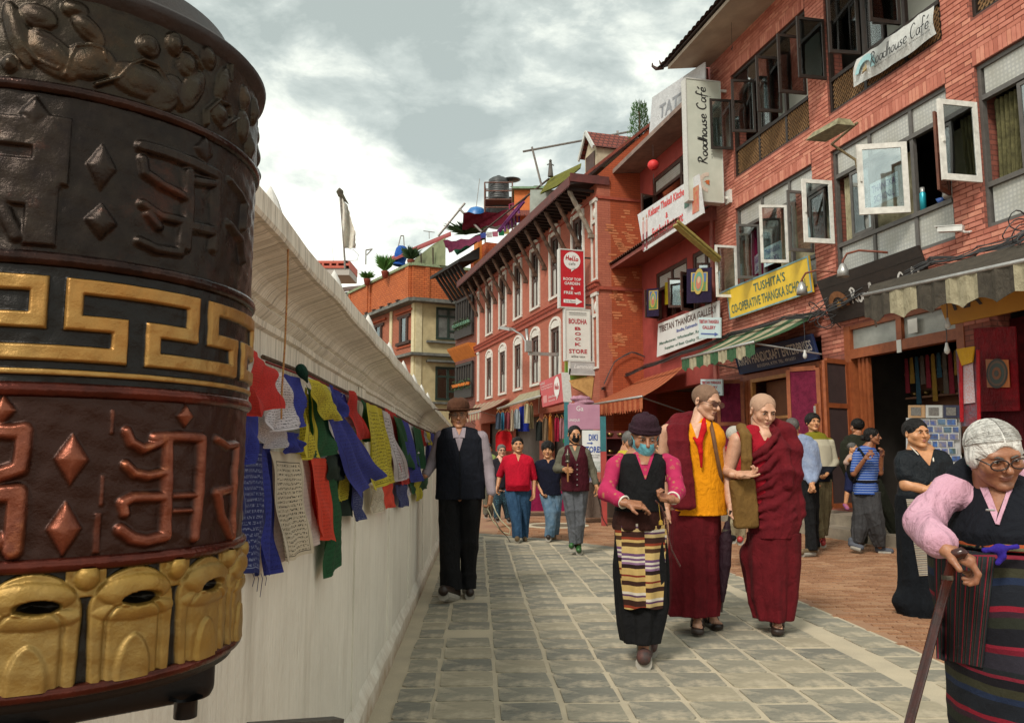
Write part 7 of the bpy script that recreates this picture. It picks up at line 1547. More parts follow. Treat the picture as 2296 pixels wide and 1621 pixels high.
 def hair(s,m,style='short',vol=.07,lab=None,cutz=-.30):
  P,S_,Rm=s.HP,s.hS,s.hR;sd=Sdf();e=lambda v,r,k=.06,neg=False:sd.e(P(v),A3(r)*S_,Rm,k*S_,neg)
  e((0,.14,.31),(.70+vol,.85+vol,.71+vol))
  if style == 'short':e((0,-.98,-.10),(.60,.62,.66),.10,True);sd.b(P((0,-.35,-.72)),A3((1.2,.75,.44))*S_,Rm,0,.03*S_,True);sd.b(P((0,0,-1.05)),A3((1.2,1.2,.62))*S_,Rm,0,.03*S_,True)
  elif style == 'fringe':e((0,-.98,-.28),(.62,.60,.60),.05,True);sd.b(P((0,-.35,-.80)),A3((1.2,.75,.44))*S_,Rm,0,.03*S_,True);sd.b(P((0,0,-1.05)),A3((1.2,1.2,.62))*S_,Rm,0,.03*S_,True)
  elif style == 'stub':e((0,-1.02,.02),(.66,.66,.80),.06,True);sd.b(P((0,-.40,-.68)),A3((1.2,.66,.44))*S_,Rm,0,.03*S_,True);sd.b(P((0,0,-1.05)),A3((1.2,1.2,.62))*S_,Rm,0,.03*S_,True)
  elif style == 'bun':e((0,-1.0,-.12),(.58,.60,.78),.08,True);e((0,.95,.1),(.30,.26,.28));sd.b(P((0,-.45,-.85)),A3((1.2,.60,.62))*S_,Rm,0,.03*S_,True);sd.b(P((0,0,-1.2)),A3((1.2,1.2,.72))*S_,Rm,0,.03*S_,True)
  elif style == 'long':e((0,.35,-.2),(.62,.55,.7),.1);e((0,-1.0,-.12),(.56,.62,.80),.08,True);sd.b(P((0,-.8,-.85)),A3((1.2,.62,.55))*S_,Rm,0,.03*S_,True)
  elif style == 'part':   # centre parting, swept over the ears
   e((0,-.97,-.22),(.58,.58,.84),.05,True);sd.c(P((0,-.85,.75)),P((0,.1,1.13)),.03*S_,.03*S_,.05*S_,True);e((-.66,.05,-.05),(.16,.40,.34),.12);e((.66,.05,-.05),(.16,.40,.34),.12);e((0,.75,-.15),(.5,.3,.5),.15);e((.74,-.05,-.28),(.12,.20,.2),.05,True)
  elif style == 'full':pass
  sd.wr=((.0035 if style != 'part' else .0012)*S_/.11,120,1.0+s.Y);return sd.obj('hair',m,s.t,max(.004,s.h*.6),label=lab)
 def hand(s,wr,d,n,sz=1.0,curl=20,side=1,spread=0.0,thumb=1.0,fc=None):
  wr,d,n=A3(wr),A3(d),A3(n);d /= np.linalg.norm(d);n=n-d*(n @ d);n /= np.linalg.norm(n);w=np.cross(d,n)*side;M=np.stack([w,d,n],1);sd=Sdf();z=sz
  sd.b(wr+d*.048*z,A3((.031,.036,.006))*z,M,.009*z,.012*z);sd.c(wr-d*.03*z,wr+d*.02*z,.021*z,.022*z,.02*z);sd.e(wr+d*.03*z+w*.022*z+n*.006*z,A3((.014,.026,.014))*z,M,.012*z)
  for i,L in enumerate((.070,.078,.073,.056)):
   b=wr+(d*.086+w*(.030-.0195*i))*z;a=0;dd0=d+w*spread*(1.5-i)*.12;dd0 /= np.linalg.norm(dd0);cl=(fc[i] if fc else curl)
   for j,(fr,r0,r1) in enumerate(((.45,.0092,.0084),(.32,.0084,.0076),(.23,.0076,.0066))):
    a += R(cl)*(1.0 if j == 0 else 1.25);dn=dd0*math.cos(a)+n*math.sin(a);e_=b+dn*L*fr*z;sd.c(b,e_,r0*z,r1*z,.004*z);b=e_
  b=wr+(d*.022+w*.028)*z;t1=d*.55+w*.8*thumb+n*.35;t1 /= np.linalg.norm(t1);e1=b+t1*.040*z;t2=d*.85+w*.35*thumb+n*.45;t2 /= np.linalg.norm(t2);sd.c(b,e1,.0125*z,.0105*z,.012*z).c(e1,e1+t2*.030*z,.0100*z,.0082*z,.004*z)
  s.fine.append(sd.mesh(max(.0026,s.h*.42)*(.8+.2*z)))
 def arm(s,sh,el,wr,r=(.046,.034,.026)):s.body.path([sh,el,wr],r,.02)
 def leg(s,hp,kn,an,r=(.07,.045,.032)):s.body.path([hp,kn,an],r,.03)
 def torso(s,neck,pelvis,w=.15,d=.095):
  neck,pelvis=A3(neck),A3(pelvis);s.body.c(s.neckp,neck-A3((0,0,.03)),.048,.054,.03);m=neck*.75+pelvis*.25
  s.body.e(m,(w*.9,d*.9,.18),None,.05);s.body.e(pelvis+A3((0,0,.06)),(w*.78,d*.8,.09),None,.06);s.body.c(m,pelvis,d*.9,d*.9,.05)
 def done(s,hb=None):return join_meshes('body',[s.body.mesh(hb or s.h)]+s.fine,s.sk,s.t)
 def drape(s,name,m,quad,objs,off=.004,n=(10,14),cv=None,label=None):
  """a cloth panel laid on the front of other garments; quad px: TL TR BR BL"""
  from mathutils.bvhtree import BVHTree
  tr=[BVHTree.FromPolygons([v.co for v in o.data.vertices],[p_.vertices for p_ in o.data.polygons]) for o in objs];C_=[s.q(*a,cv=cv) for a in quad];P=[];last=-.12
  for j in range(n[1]+1):
   v=j/n[1];row=[]
   for i in range(n[0]+1):
    u=i/n[0];a=(C_[0]*(1-u)+C_[1]*u)*(1-v)+(C_[3]*(1-u)+C_[2]*u)*v;og=Vector((0,-CAM_H*0,0));e=Vector((-s.o.x,-s.o.y,CAM_H));d=(Vector(a)-e).normalized();ts=[h[3] for h in (t.ray_cast(e,d) for t in tr) if h[3] is not None and abs(h[3]-(Vector(a)-e).length)<.5]
    dist=(min(ts)-off) if ts else None;row.append((e,d,dist))
   P.append(row)
  ks=[r_[2] for w_ in P for r_ in w_ if r_[2]];md=sum(ks)/len(ks) if ks else 1
  G_=[]
  for row in P:
   kk=[r_[2] for r_ in row if r_[2]];a=sum(kk)/len(kk) if kk else md;G_.append([e+d*(t or a) for e,d,t in row])
  o=MB().sheet(G_,-.004).obj(name,m,s.t,smooth=True,label=label);me=o.data;N_=(n[0]+1)*(n[1]+1);uv=np.zeros((len(me.vertices),2),np.float32)
  I_=np.arange(N_);uv[:N_,0]=(I_%(n[0]+1))/n[0];uv[:N_,1]=1-(I_ // (n[0]+1))/n[1];uv[N_:2*N_]=uv[:N_];uv[N_:2*N_,0]=1-uv[N_:2*N_,0]
  lv=np.empty(len(me.loops),np.int32);me.loops.foreach_get('vertex_index',lv);me.uv_layers.new().data.foreach_set('uv',uv[lv].ravel());return o
 def foot(s,heel,toe,m,r=(.038,.042),name='shoe',sole=True,lab=None,hgt=.06):
  heel,toe=A3(heel),A3(toe);sd=Sdf();sd.c(heel+A3((0,0,r[0])),toe+A3((0,0,r[1]*.75)),r[0],r[1]*.85,.02).c(heel+A3((0,0,r[0])),heel+A3((0,0,hgt+.03)),r[0],r[0]*.95,.02)
  sd.b((heel+toe)/2-A3((0,0,.2)),(.5,.5,.2),None,0,.003,True) if abs(heel[2]-toe[2])<.02 and False else None
  o=sd.obj(name,m,s.t,max(.006,s.h*.7),label=lab)
  if sole:d=toe-heel;MB().tube([heel+A3((0,0,.004)),toe+A3((0,0,.004))],[r[0]*1.02,r[1]*.98],12).obj('sole',SOLE,s.t).scale=(1,1,1)
  return o
def stripes(name,bands,axis,rep,base=.9,jit=.0,colmix=None):
 """cloth woven in bands along an object axis"""
 if name in _M:return _M[name]
 m,nt=new_mat(name);q=NT(nt);sp=q.n('SeparateXYZ',{0:q.obj()});v=q.m('ADD',sp.outputs[axis] if axis<3 else q.n('SeparateXYZ',{0:q.n('TexCoord').outputs['UV']}).outputs[0],q.m('MULTIPLY',q.noise(3,2),jit))
 if colmix:   # panels shift against each other
  v=q.m('ADD',v,q.m('MULTIPLY',q.m('FLOOR',q.m('MULTIPLY',sp.outputs[0],colmix)),.037))
 f=q.m('FRACT',q.m('MULTIPLY',v,1/rep));st=[]
 for p,c in bands:st.append((p,hx(c)))
 col=q.ramp(f,st,'CONSTANT');col=q.mix(.35,col,q.mix(1.0,col,q.noise(330,2),'MULTIPLY'))
 q.out(col,base,q.m('ADD',q.m('MULTIPLY',q.noise(26,4,dist=.6),.5),q.m('MULTIPLY',q.noise(400,2),.1)),.5,.02,**{'Specular_IOR_Level':.18});_M[name]=m;return m
def floral(name,c,c2,sc=16):
 m,nt=new_mat(name);q=NT(nt);v=q.n('TexVoronoi',{'Vector':q.obj(),'Scale':sc});f=q.ramp(v.outputs[0],((.10,1),(.2,0),(.26,.8),(.30,0)))
 col=q.mix(f,q.mix(q.noise(8),hx(c),tuple(x*.7 for x in hx(c))),hx(c2));q.out(col,.85,q.noise(26,4,dist=.6),.4,.012);return m
NAVYB=cloth('navy_vest',(.012,.014,.022),(.007,.008,.013));BLKC=cloth('black_cloth',(.010,.010,.011),(.006,.006,.007));SHIRT=stripes('pale_striped_shirt',((0,'a0949a'),(.6,'8d8088')),0,.012);MAR=cloth('maroon_robe','64141c','4e0d14',.92);MAR2=cloth('maroon_shawl','6c1820','55101a',.92);ORA=cloth('orange_shirt','e8960e','d6860a',.85);DEN=cloth('blue_denim','27425f','3e5f80');DENL=cloth('light_denim','4a6a86','7790a4');FELT=cloth('brown_felt','5e3d2c','4a2f22',.95);GRYT=cloth('grey_trousers','6b6e74','56595f');LEA=mat('dark_leather','2a1c15','1a120e',20,.45);GREYC=cloth('grey_green_shirt','6f6b5c','5b584b')
# ---- man in the felt hat
p=Per('elderly man in a brown felt hat, black vest and black trousers walking beside the flags',7.18,cP1,(200,1415),h=.009);q=p.q
H=p.head(226,252,.235,4,4,-2,'tan',nose=1.1,lips=LIPO,old=True,brow=HG);nk=q(228,350,.03)
p.torso(nk,q(238,760,.03),.16);p.arm(q(110,400,.03),q(62,560,.10),q(12,640,.0));p.arm(q(372,400,.03),q(418,600,.05),q(436,762,-.02));p.hand(q(436,765,-.02),(-.15,-.1,-1),(-1,.2,0),.95,38,1)
for x0,x1,x2,a,b in ((165,168,178,0,0),(303,293,290,.05,.08)):p.leg(q(x0,770,.03),q(x1,1080,a),q(x2,1350,b))
p.done();sd=Sdf();p.loft(sd,((328,228,62,.07,.03),(350,232,120,.085,.03),(400,240,140,.115,.03),(600,238,138,.12,.03),(770,240,140,.12,.03)))
sd.path([q(112,392,.03),q(60,555,.10),q(22,620,.02)],[.056,.050,.042]);sd.path([q(375,395,.03),q(420,600,.05),q(438,745,-.02)],[.058,.050,.042]);sd.wr=(.006,26,1);sd.obj('shirt',SHIRT,p.t,.009,label='pale striped shirt')
sd=Sdf();p.loft(sd,((322,228,50,.065,.035),(338,232,110,.095,.03),(400,238,152,.135,.03),(600,236,152,.142,.03),(700,238,156,.14,.03),(790,240,158,.14,.03)),((5,.02,0,3,2,1),));sd.wr=(.005,22,2);vo=sd.obj('vest',NAVYB,p.t,.009,label='black quilted vest');p.drape('shirt_front',SHIRT,((186,334),(272,334),(233,480),(229,480)),[vo]);p.drape('neckline',p.sk,((208,330),(250,330),(232,376),(228,376)),[vo],.009,(4,5));p.drape('zip',BLKC,((231,480),(236,480),(240,785),(234,785)),[vo],.005,(2,12))
p.drape('collar',SHIRT,((184,330),(208,330),(226,392),(192,396)),[vo],.012,(4,5));p.drape('collar',SHIRT,((250,330),(274,330),(266,396),(234,392)),[vo],.012,(4,5))
sd=Sdf();p.loft(sd,((735,170,74,.115,.03),(900,168,70,.105,.02),(1080,168,68,.095,0),(1250,172,64,.09,0),(1372,178,70,.095,0)),((4,.04,1,6,2,1),));p.loft(sd,((735,305,74,.115,.03),(900,302,68,.105,.03),(1080,295,60,.095,.05),(1250,290,50,.085,.08),(1365,290,50,.085,.08)),((4,.04,2,6,2,1),));sd.wr=(.006,24,3);sd.obj('trousers',BLKC,p.t,.009)
p.foot(q(205,1430,.02),q(128,1412,-.24),LEA,(.044,.052));p.foot(q(282,1412,.22),q(300,1418,.02),LEA,(.042,.045))
hb=Sdf();c0=H((0,.05,.62));k=p.hS
hb.e(c0,A3((.86,1.0,.55))*k,p.hR,.01).e(H((0,.05,.98)),A3((.74,.90,.42))*k,p.hR,.04).e(H((0,.0,1.46)),A3((.14,.7,.16))*k,p.hR,.05*k,True)
V=MB();n=40
for j,(r,z) in enumerate(((.70,.50),(1.05,.40),(1.30,.44),(1.42,.52))):pass
prof_=[(.70,.46),(1.0,.38),(1.38,.44),(1.60,.56),(1.59,.60),(1.36,.50),(1.0,.44),(.70,.52)]
vs=[H((r*math.cos(2*math.pi*i/n)*1.12,r*math.sin(2*math.pi*i/n)+.03,z-.10*abs(math.sin(2*math.pi*i/n))*(r-.7))) for r,z in prof_ for i in range(n)];V.add(vs,[(j*n+i,j*n+(i+1)%n,(j+1)*n+(i+1)%n,(j+1)*n+i) for j in range(7) for i in range(n)])
t_=hb.obj('hat_crown',FELT,p.t,.006);V.obj('hat_brim',FELT,t_,smooth=True);b_=Sdf();b_.e(H((0,.05,.56)),A3((.865,1.0,.20))*k,p.hR,0);b_.obj('hat_band',BLKC,t_,.005)
def glasses(p,H,r=.20,m=BLKC,lens=None,z=.06,x=.29,y=-.93,th=.018,sq=1.0):
 k=p.hS;g_=MB()
 for sx in (-1,1):
  g_.tube([H((sx*x+r*sq*math.cos(a),y,z+r*.72*math.sin(a))) for a in np.linspace(0,2*math.pi,15)],th*k,5,False);g_.tube([H((sx*(x+r*sq),y,z+.03)),H((sx*.74,-.1,z+.02)),H((sx*.74,.1,z-.05))],th*k,5)
  if lens:MB().add([H((sx*x+r*sq*math.cos(a),y,z+r*.72*math.sin(a))) for a in np.linspace(0,2*math.pi,13)[:-1]],[tuple(range(12))]).obj('lens',lens,p.t)
 g_.tube([H((-x+r*sq,y,z)),H((0,y-.03,z+.04)),H((x-r*sq,y,z))],th*k,5);g_.obj('spectacles',m,p.t,smooth=True)
glasses(p,H,.17,GP,th=.010)
p.t['_g']=1;del p.t['_g']
ml=thing('prayer_beads','loop of pale prayer beads and thin straps swinging from the hatted man\'s hand','beads',p.o);MB().tube([q(430,800,-.04),q(412,850,-.04),q(450,935,-.04),q(510,1005,-.03),q(556,1018,-.02),q(560,985,-.02),q(500,930,-.02),q(465,870,-.02),q(445,815,-.03)],.0055,7).obj('beads',mat('bone_beads','c8c2a4','a8a080',200,.5),ml,smooth=True);MB().tube([q(425,850,-.04),q(490,980,-.04),q(540,1035,-.04),q(560,1068,-.03)],.003,5).obj('tassel',LEA,ml)
# ---- generic casual walkers
def casual(label,Y,cv,foot,hd,neck,pel,tor,arms,legs,shoes,skin_,hairs,top,bot,sleeve=.45,h=.012,vneck=None,topname='shirt',hands=True,hk={},group=None,mats=None,dress=None):
 """hd=(x,y,H,yaw,pitch,roll); arms=[(sh,el,wr)]; legs=[sections]; tor=sections; px in cv"""
 legs=[[(a,b,c,d,e+(-.03,.12)[i]*k/(len(lg)-1)) for k,(a,b,c,d,e) in enumerate(lg)] for i,lg in enumerate(legs)];shoes=[((*a[:2],a[2]+(-.03,.12)[i]),(*b[:2],b[2]+(-.03,.12)[i]),m) for i,(a,b,m) in enumerate(shoes)]
 p=Per(label,Y,cv,foot,group,h=h);q=p.q;Hh=p.head(*hd,skin_=skin_,**hk);p.torso(q(*neck),q(*pel),.13)
 for i,(a,b,c) in enumerate(arms):
  A_,B_,C_=q(*a),q(*b),q(*c);p.arm(A_,B_,C_,(.048,.038,.025))
  if hands:p.hand(C_,C_-B_,(1 if i == 0 else-1,-.3,.1),.95,32,-1 if i == 0 else 1)
 for lg in legs:L_=[q(s_[1],s_[0],s_[4]) for s_ in lg];p.body.path(L_,[.06]+[.04]*(len(L_)-2)+[.03],.03)
 p.done()
 if hairs:p.hair(*hairs)
 sd=Sdf();p.loft(sd,tor,((5,.03,Y,4,2,1),))
 for a,b,c in arms:
  A_,B_,C_=q(*a),q(*b),q(*c)
  if sleeve>1:sd.path([A_,B_,B_+(C_-B_)*(sleeve-1)],[.056,.049,.038],.03)
  else:sd.c(A_,A_+(B_-A_)*sleeve*2 if sleeve <= .5 else B_,.058,.055,.03)
 sd.wr=(.006,28,Y);so_=sd.obj(topname,top,p.t,h)
 if vneck:x,y,r_=vneck[0][0],vneck[0][1],vneck[2]/p.k;p.drape('neckline',p.sk,((x-r_,y+6),(x+r_,y+6),(vneck[1][0]+2,vneck[1][1]),(vneck[1][0]-2,vneck[1][1])),[so_],.003,(5,7))
 if legs and bot is not None:
  sd=Sdf()
  for lg in legs:p.loft(sd,lg,((4,.08,Y+lg[0][1],9,2,1),(9,.04,Y,5,2,1)),.008)
  sd.wr=(.007,26,Y+1);sd.obj('trousers',bot,p.t,h)
 for a,b,m in shoes:p.foot(q(*a),q(*b),m,(.036,.042))
 return p,Hh
TANB=mat('tan_suede','6e5a40','54442e',20,.8);GRNS=mat('green_sneaker','2f6a2a','1d1f1c',30,.5);REDP=cloth('red_polo','c41430','a80f28');NVT=cloth('navy_tee','171a2e','10121f')
p,H=casual('smiling man in a bright red polo shirt and blue jeans',12.0,cP1,(630,1060),(608,443,.235,6,-3,-2),(610,505,.02),(612,735,.02),((498,608,34,.06,.02),(512,610,75,.085,.02),(560,608,88,.13,0),(640,608,78,.15,-.03),(700,610,78,.16,-.04),(738,610,78,.14,0)),
 [((532,540,.0),(492,640,.08),(478,712,.02)),((686,545,0),(714,660,.06),(712,752,-.02))],[((728,580,50,.12,.02),(860,592,44,.10,0),(960,602,34,.085,0),(1040,606,30,.08,0)),((728,645,50,.12,.02),(860,655,34,.10,.06),(960,655,28,.085,.08),(1038,650,27,.08,.08))],
 [((607,1048,.10),(604,1062,-.12),TANB),((650,1050,.16),(656,1066,-.04),TANB)],'gold',(HB,'short',.06),REDP,DEN,.48,vneck=((612,495,-.11),(612,545,-.14),.035),topname='polo_shirt',hk=dict(fat=1.16))
p,H=casual('young man in a navy T-shirt and faded ripped jeans',12.1,cP1,(830,1060),(802,474,.24,-4,4,3),(806,532,.02),(822,765,.02),((530,806,30,.06,.02),(545,806,68,.08,.02),(600,806,76,.12,0),(690,812,66,.125,0),(765,822,66,.12,0)),
 [((738,572,0),(730,665,.06),(760,738,-.06)),((868,575,0),(888,640,.08),(890,690,.05))],[((755,800,48,.11,.02),(870,822,44,.10,-.03),(960,822,34,.09,.0),(1035,812,30,.085,.05)),((755,850,42,.11,.02),(870,858,32,.10,.02),(960,852,30,.085,.12),(1020,843,28,.085,.20))],
 [((815,1048,.16),(806,1050,-.06),LEA),((842,1022,.28),(842,1062,.12),TANB)],'gold',(HB,'fringe',.16),NVT,DENL,.5,vneck=((806,520,-.10),(806,558,-.12),.035),topname='t_shirt')
p,H=casual('woman with glasses in a dark T-shirt behind the man in the red polo',14.6,cP1,(500,925),(504,478,.22,14,2,0),(500,525,.02),(492,715,.02),((522,500,24,.06,.02),(535,498,46,.08,.02),(600,496,44,.11,0),(718,492,44,.12,0)),
 [((460,555,0),(462,640,.04),(480,705,-.03)),((535,555,0),(545,640,.05),(535,705,0))],[((705,480,30,.1,.02),(820,478,24,.09,0),(915,475,20,.07,0)),((705,512,30,.1,.02),(820,532,24,.09,.02),(915,548,20,.07,.03))],
 [((476,925,.1),(478,930,-.1),LEA),((548,930,.1),(552,935,-.1),LEA)],'pale',(HG,'bun',.03),cloth('charcoal_tee','24222a'),floral('blue_print_leggings','12303e','4a8a9a',40),.45,h=.014,vneck=((500,520,-.1),(500,560,-.12),.05),topname='t_shirt');glasses(p,H,.18,BLKC,th=.02)
p,H=casual('person in a pale yellow-green top walking between the hatted man and the woman with glasses',16.2,cP1,(420,900),(418,468,.22,10,0,0),(418,505,.02),(415,690,.02),((500,420,24,.06,.02),(512,420,42,.08,.02),(600,418,44,.11,0),(690,415,42,.11,0)),
 [((385,530,0),(380,610,.04),(385,690,0)),((452,530,0),(458,610,.04),(450,690,0))],[((680,404,26,.1,.02),(800,402,20,.08,0),(890,404,18,.07,0)),((680,430,26,.1,.02),(800,432,20,.08,0),(890,432,18,.07,0))],[((404,900,.1),(404,905,-.1),LEA),((432,900,.1),(434,905,-.1),LEA)],'tan',(HB,'short',.06),cloth('lime_top','8a9a58'),GREYC,.9,h=.016)
# masked man with hand prayer wheel
p,H=casual('man in a maroon button vest with a black face mask, turning a hand prayer wheel',10.4,cP1,(990,1140),(976,376,.235,8,6,2),(975,450,.02),(978,730,.02),((440,975,34,.065,.02),(455,975,72,.085,.02),(520,974,84,.125,0),(620,976,82,.125,0),(735,980,84,.125,0)),
 [((896,492,0),(862,595,.02),(915,602,-.20)),((1052,495,0),(1092,610,.06),(1118,712,0))],[((722,942,48,.115,.02),(860,955,40,.10,.02),(980,965,32,.09,.08),(1080,966,28,.085,.12)),((722,1008,54,.115,.02),(860,1006,42,.10,-.02),(980,1002,34,.09,-.02),(1075,996,30,.085,0))],
 [((965,1100,.2),(955,1108,.02),GRNS),((1000,1110,.06),(1004,1138,-.16),GRNS)],'gold',(HB,'stub',.02),GREYC,GRYT,1.75,h=.010,hk=dict(mask=True));q=p.q
sd=Sdf();p.loft(sd,((442,975,50,.07,.02),(458,975,76,.10,.02),(520,974,88,.145,0),(620,976,88,.145,0),(738,980,90,.145,0)));sd.wr=(.004,24,2);vo=sd.obj('vest',cloth('maroon_knit','4a1420','3a0f18'),p.t,.01);p.drape('shirt_front',GREYC,((940,448),(1014,448),(988,545),(984,545)),[vo],n=(6,8));p.drape('neckline',p.sk,((962,446),(990,446),(980,480),(976,480)),[vo],.009,(4,5))
for y in (570,600,632,665,700):MB().lathe([(.001,0),(.009,0),(.009,.005),(.001,.007)],n=8).obj('button',GP,p.t).matrix_local=Matrix.Translation(q(992,y,-.158)) @ Matrix.Rotation(math.pi/2,4,'X')
def facemask(p,H,m,z0=-.02,pleats=False,cz=-.42,drop=0.0):
 P=[]
 for j in range(9):
  v=j/8;z=z0-drop+(-.92-z0)*v;row=[]
  for i in range(13):
   u=(i/12-.5)*2;wx=(.60-.20*v**2)*(1 if not pleats else 1.02);y=-.88-.12*math.cos(u*1.5)*math.sin(math.pi*(v*.8+.1))+.72*abs(u)**2.2+.22*v*v;row.append(H((u*wx,y+(.012*math.sin(v*40) if pleats else 0),z+.10*abs(u)**2*(.5-v))))
  P.append(row)
 MB().sheet(P,.003).obj('face_mask',m,p.t,smooth=True)
 for sx in (-1,1):
  MB().tube([H((sx*.57,-.28,z0-.05-drop)),H((sx*.72,-.05,.1)),H((sx*.74,.15,-.0))],.006*2*p.hS*2,4).tube([H((sx*.5,-.20,-.72)),H((sx*.70,.0,-.3)),H((sx*.74,.15,-.1))],.012*p.hS*2*.6,4).obj('mask_strap',m,p.t)
facemask(p,H,cloth('black_mask',(.012,.012,.013)))
pw=thing('hand_prayer_wheel','small hand prayer wheel with a wooden handle held up by the masked man','prayer wheel',p.o+Vector(q(932,590,-.28)));k_=p.k;mb=MB();mb.lathe([(.011,-85*k_),(.013,-40*k_),(.010,0),(.009,30*k_)],n=10);mb.obj('handle',mat('pale_handle','9a6a38','7a5028'),pw,smooth=True)
MB().lathe([(.001,30*k_),(.03,34*k_),(.03,42*k_),(.022,46*k_),(.026,50*k_),(.026,74*k_),(.032,78*k_),(.03,84*k_),(.012,92*k_),(.008,108*k_),(.002,118*k_)],n=14).obj('drum',mat('old_silver','7a7468','4a463e',30,.35,.2,60,.8),pw,smooth=True)
st_=thing('leather_cords','dark leather cords trailing from the masked man\'s lowered hand','cords',p.o);MB().tube([q(1122,760,0),q(1140,830,0),q(1148,890,0),q(1165,930,0),q(1188,966,0)],.006,5).tube([q(1128,770,.02),q(1150,850,.02),q(1158,925,.02)],.004,5).obj('cord',LEA,st_)
# ---- woman with blue mask and striped apron
p=Per('small elderly woman with a purple knit cap, pale blue face mask and striped Tibetan apron',4.98,cQ,(312,1500),h=.008);q=p.q
H=p.head(316,378,.235,2,16,2,'old',lips=None,old=True,brow=HG,mask=True,hh=.0036);p.torso(q(305,470,.03),q(300,800,.04),.15,.09)
la=[q(168,520,.02),q(128,648,-.05),q(228,702,-.20)];ra=[q(452,520,.02),q(476,640,-.05),q(452,682,-.18)]
p.arm(*la,(.045,.038,.024));p.arm(*ra,(.045,.038,.024));p.hand(la[2],(1,-.15,-.12),(0,.4,-1),.95,24,-1,fc=(14,22,30,34));p.hand(ra[2],(-1,-.25,.22),(0,-.5,1),.95,44,-1,fc=(40,50,55,60))
p.leg(q(290,840,.05),q(300,1120,0),q(312,1425,-.02));p.leg(q(330,840,.05),q(345,1120,.08),q(348,1410,.16));p.done()
sd=Sdf();sd.e(H((0,.12,.46)),A3((.80,.93,.50))*p.hS,p.hR).e(H((0,.14,.84)),A3((.70,.80,.42))*p.hS,p.hR,.02);sd.e(H((.0,.1,1.26)),A3((.18,.18,.12))*p.hS,p.hR,.01)
sd.b(H((0,-.6,-.30)),A3((1,.9,.42))*p.hS,p.hR,0,.01,True);sd.wr=(.003,60,1);sd.obj('knit_cap',cloth('plum_knit','35202a','28171f',.95,200,.8),p.t,.005);sd=Sdf();sd.e(H((0,.10,.36)),A3((.86,.98,.20))*p.hS,p.hR,0).e(H((0,.10,.56)),A3((.85,.97,.2))*p.hS,p.hR,.02);sd.wr=(.003,70,2);sd.obj('cap_brim',cloth('plum_knit','35202a'),p.t,.005)
facemask(p,H,cloth('blue_mask','6fb0bc','5a9aa8',.8),-.14,True);sd=Sdf();sd.e(H((-.70,.15,-.2)),A3((.14,.3,.35))*p.hS,p.hR,0);sd.obj('hair',HG,p.t,.005)
PKF=floral('pink_floral','b01c52','a07848',30);sd=Sdf();sd.path([q(196,490,.03)]+[la[0],la[1],la[1]*.35+la[2]*.65],[.046,.048,.046,.042],.03);sd.path([q(420,490,.03)]+[ra[0],ra[1],ra[1]*.35+ra[2]*.65],[.046,.048,.046,.042],.03);p.loft(sd,((440,308,40,.06,.03),(470,306,95,.08,.03),(600,302,105,.11,.02),(700,300,108,.12,.02)));sd.wr=(.006,40,2);sd.obj('blouse',PKF,p.t,.008,label='pink floral blouse')
sd=Sdf();p.loft(sd,((448,306,50,.055,.04),(462,304,100,.085,.03),(500,302,118,.12,.02),(600,298,112,.13,.01),(700,296,112,.14,.0),(735,292,122,.15,0)),((6,.015,1,3,2,1),));sd.wr=(.004,34,1);vo=sd.obj('vest',BLKC,p.t,.007,label='black wrap vest');p.drape('blouse_front',PKF,((270,452),(366,452),(322,582),(318,582)),[vo]);p.drape('neckline',p.sk,((284,450),(352,450),(330,510),(300,510)),[vo],.009,(5,6))
sd=Sdf();p.loft(sd,((700,292,112,.145,.01),(770,284,122,.155,.01),(815,282,124,.155,.01),(828,284,120,.15,.01)));sd.wr=(.005,30,4);sd.obj('jacket_hem',cloth('brown_fleece','3c1f1a','2e1713'),p.t,.008)
sd=Sdf();p.loft(sd,((810,292,120,.14,.03),(1000,300,126,.14,.04),(1200,305,122,.14,.05),(1300,300,108,.13,.04),(1378,298,92,.12,.03)),((7,.08,0,1,1,.5),(13,.03,1,2,1,.5)));sd.wr=(.006,20,4);sd.obj('skirt',BLKC,p.t,.008,label='long black skirt')
APR=stripes('apron_stripes',((0,'c2a468'),(.09,'3a221c'),(.16,'b99a60'),(.22,'7a2a22'),(.25,'c2a468'),(.34,'2c1c1a'),(.40,'8a6a8a'),(.43,'cfc6b8'),(.46,'6a4a70'),(.49,'cfc6b8'),(.52,'6a4a70'),(.56,'c9ae74'),(.66,'4a3222'),(.72,'c2a468'),(.76,'8a3a26'),(.80,'3a221c'),(.88,'b8a070'),(.93,'5a3a5a'),(.96,'cfc6b8')),2,.40,colmix=7.5)
P=[]
for j in range(25):
 v=j/24;y=806+v*412;x0,x1=166+50*v,428-22*v;P.append([q(x0+(x1-x0)*i/14,y+6*math.sin(i*.7),-.135+.035*((i/7-1)**2)*4*.6-.012*math.sin(i*1.3+v*2)) for i in range(15)])
MB().sheet(P,-.006).obj('apron',APR,p.t,smooth=True,label='striped woven apron')
p.foot(q(318,1470,.08),q(312,1492,-.13),mat('grey_trainer','2e2a29','54302a',30,.7),(.043,.050));p.foot(q(348,1425,.25),q(350,1432,.10),mat('grey_trainer','3a3634'));sd=Sdf();sd.c(q(312,1395,.0),q(312,1450,.0),.040,.040).c(q(346,1390,.16),q(348,1430,.18),.036,.036);sd.obj('sock',cloth('grey_sock','8a8478'),p.t,.008)
BON=flat('white_bangle',(.66,.62,.54),.4)
for w_,d_ in ((la[2],la[2]-la[1]),(ra[2],ra[2]-ra[1])):
 d_=Vector(d_).normalized();u=d_.orthogonal().normalized();v_=d_.cross(u);c_=Vector(w_)-d_*.025;MB().tube([c_+(u*math.cos(a)+v_*math.sin(a))*.036 for a in np.linspace(0,2*math.pi,21)],.006,7,False).obj('bangle',BON,p.t,smooth=True)
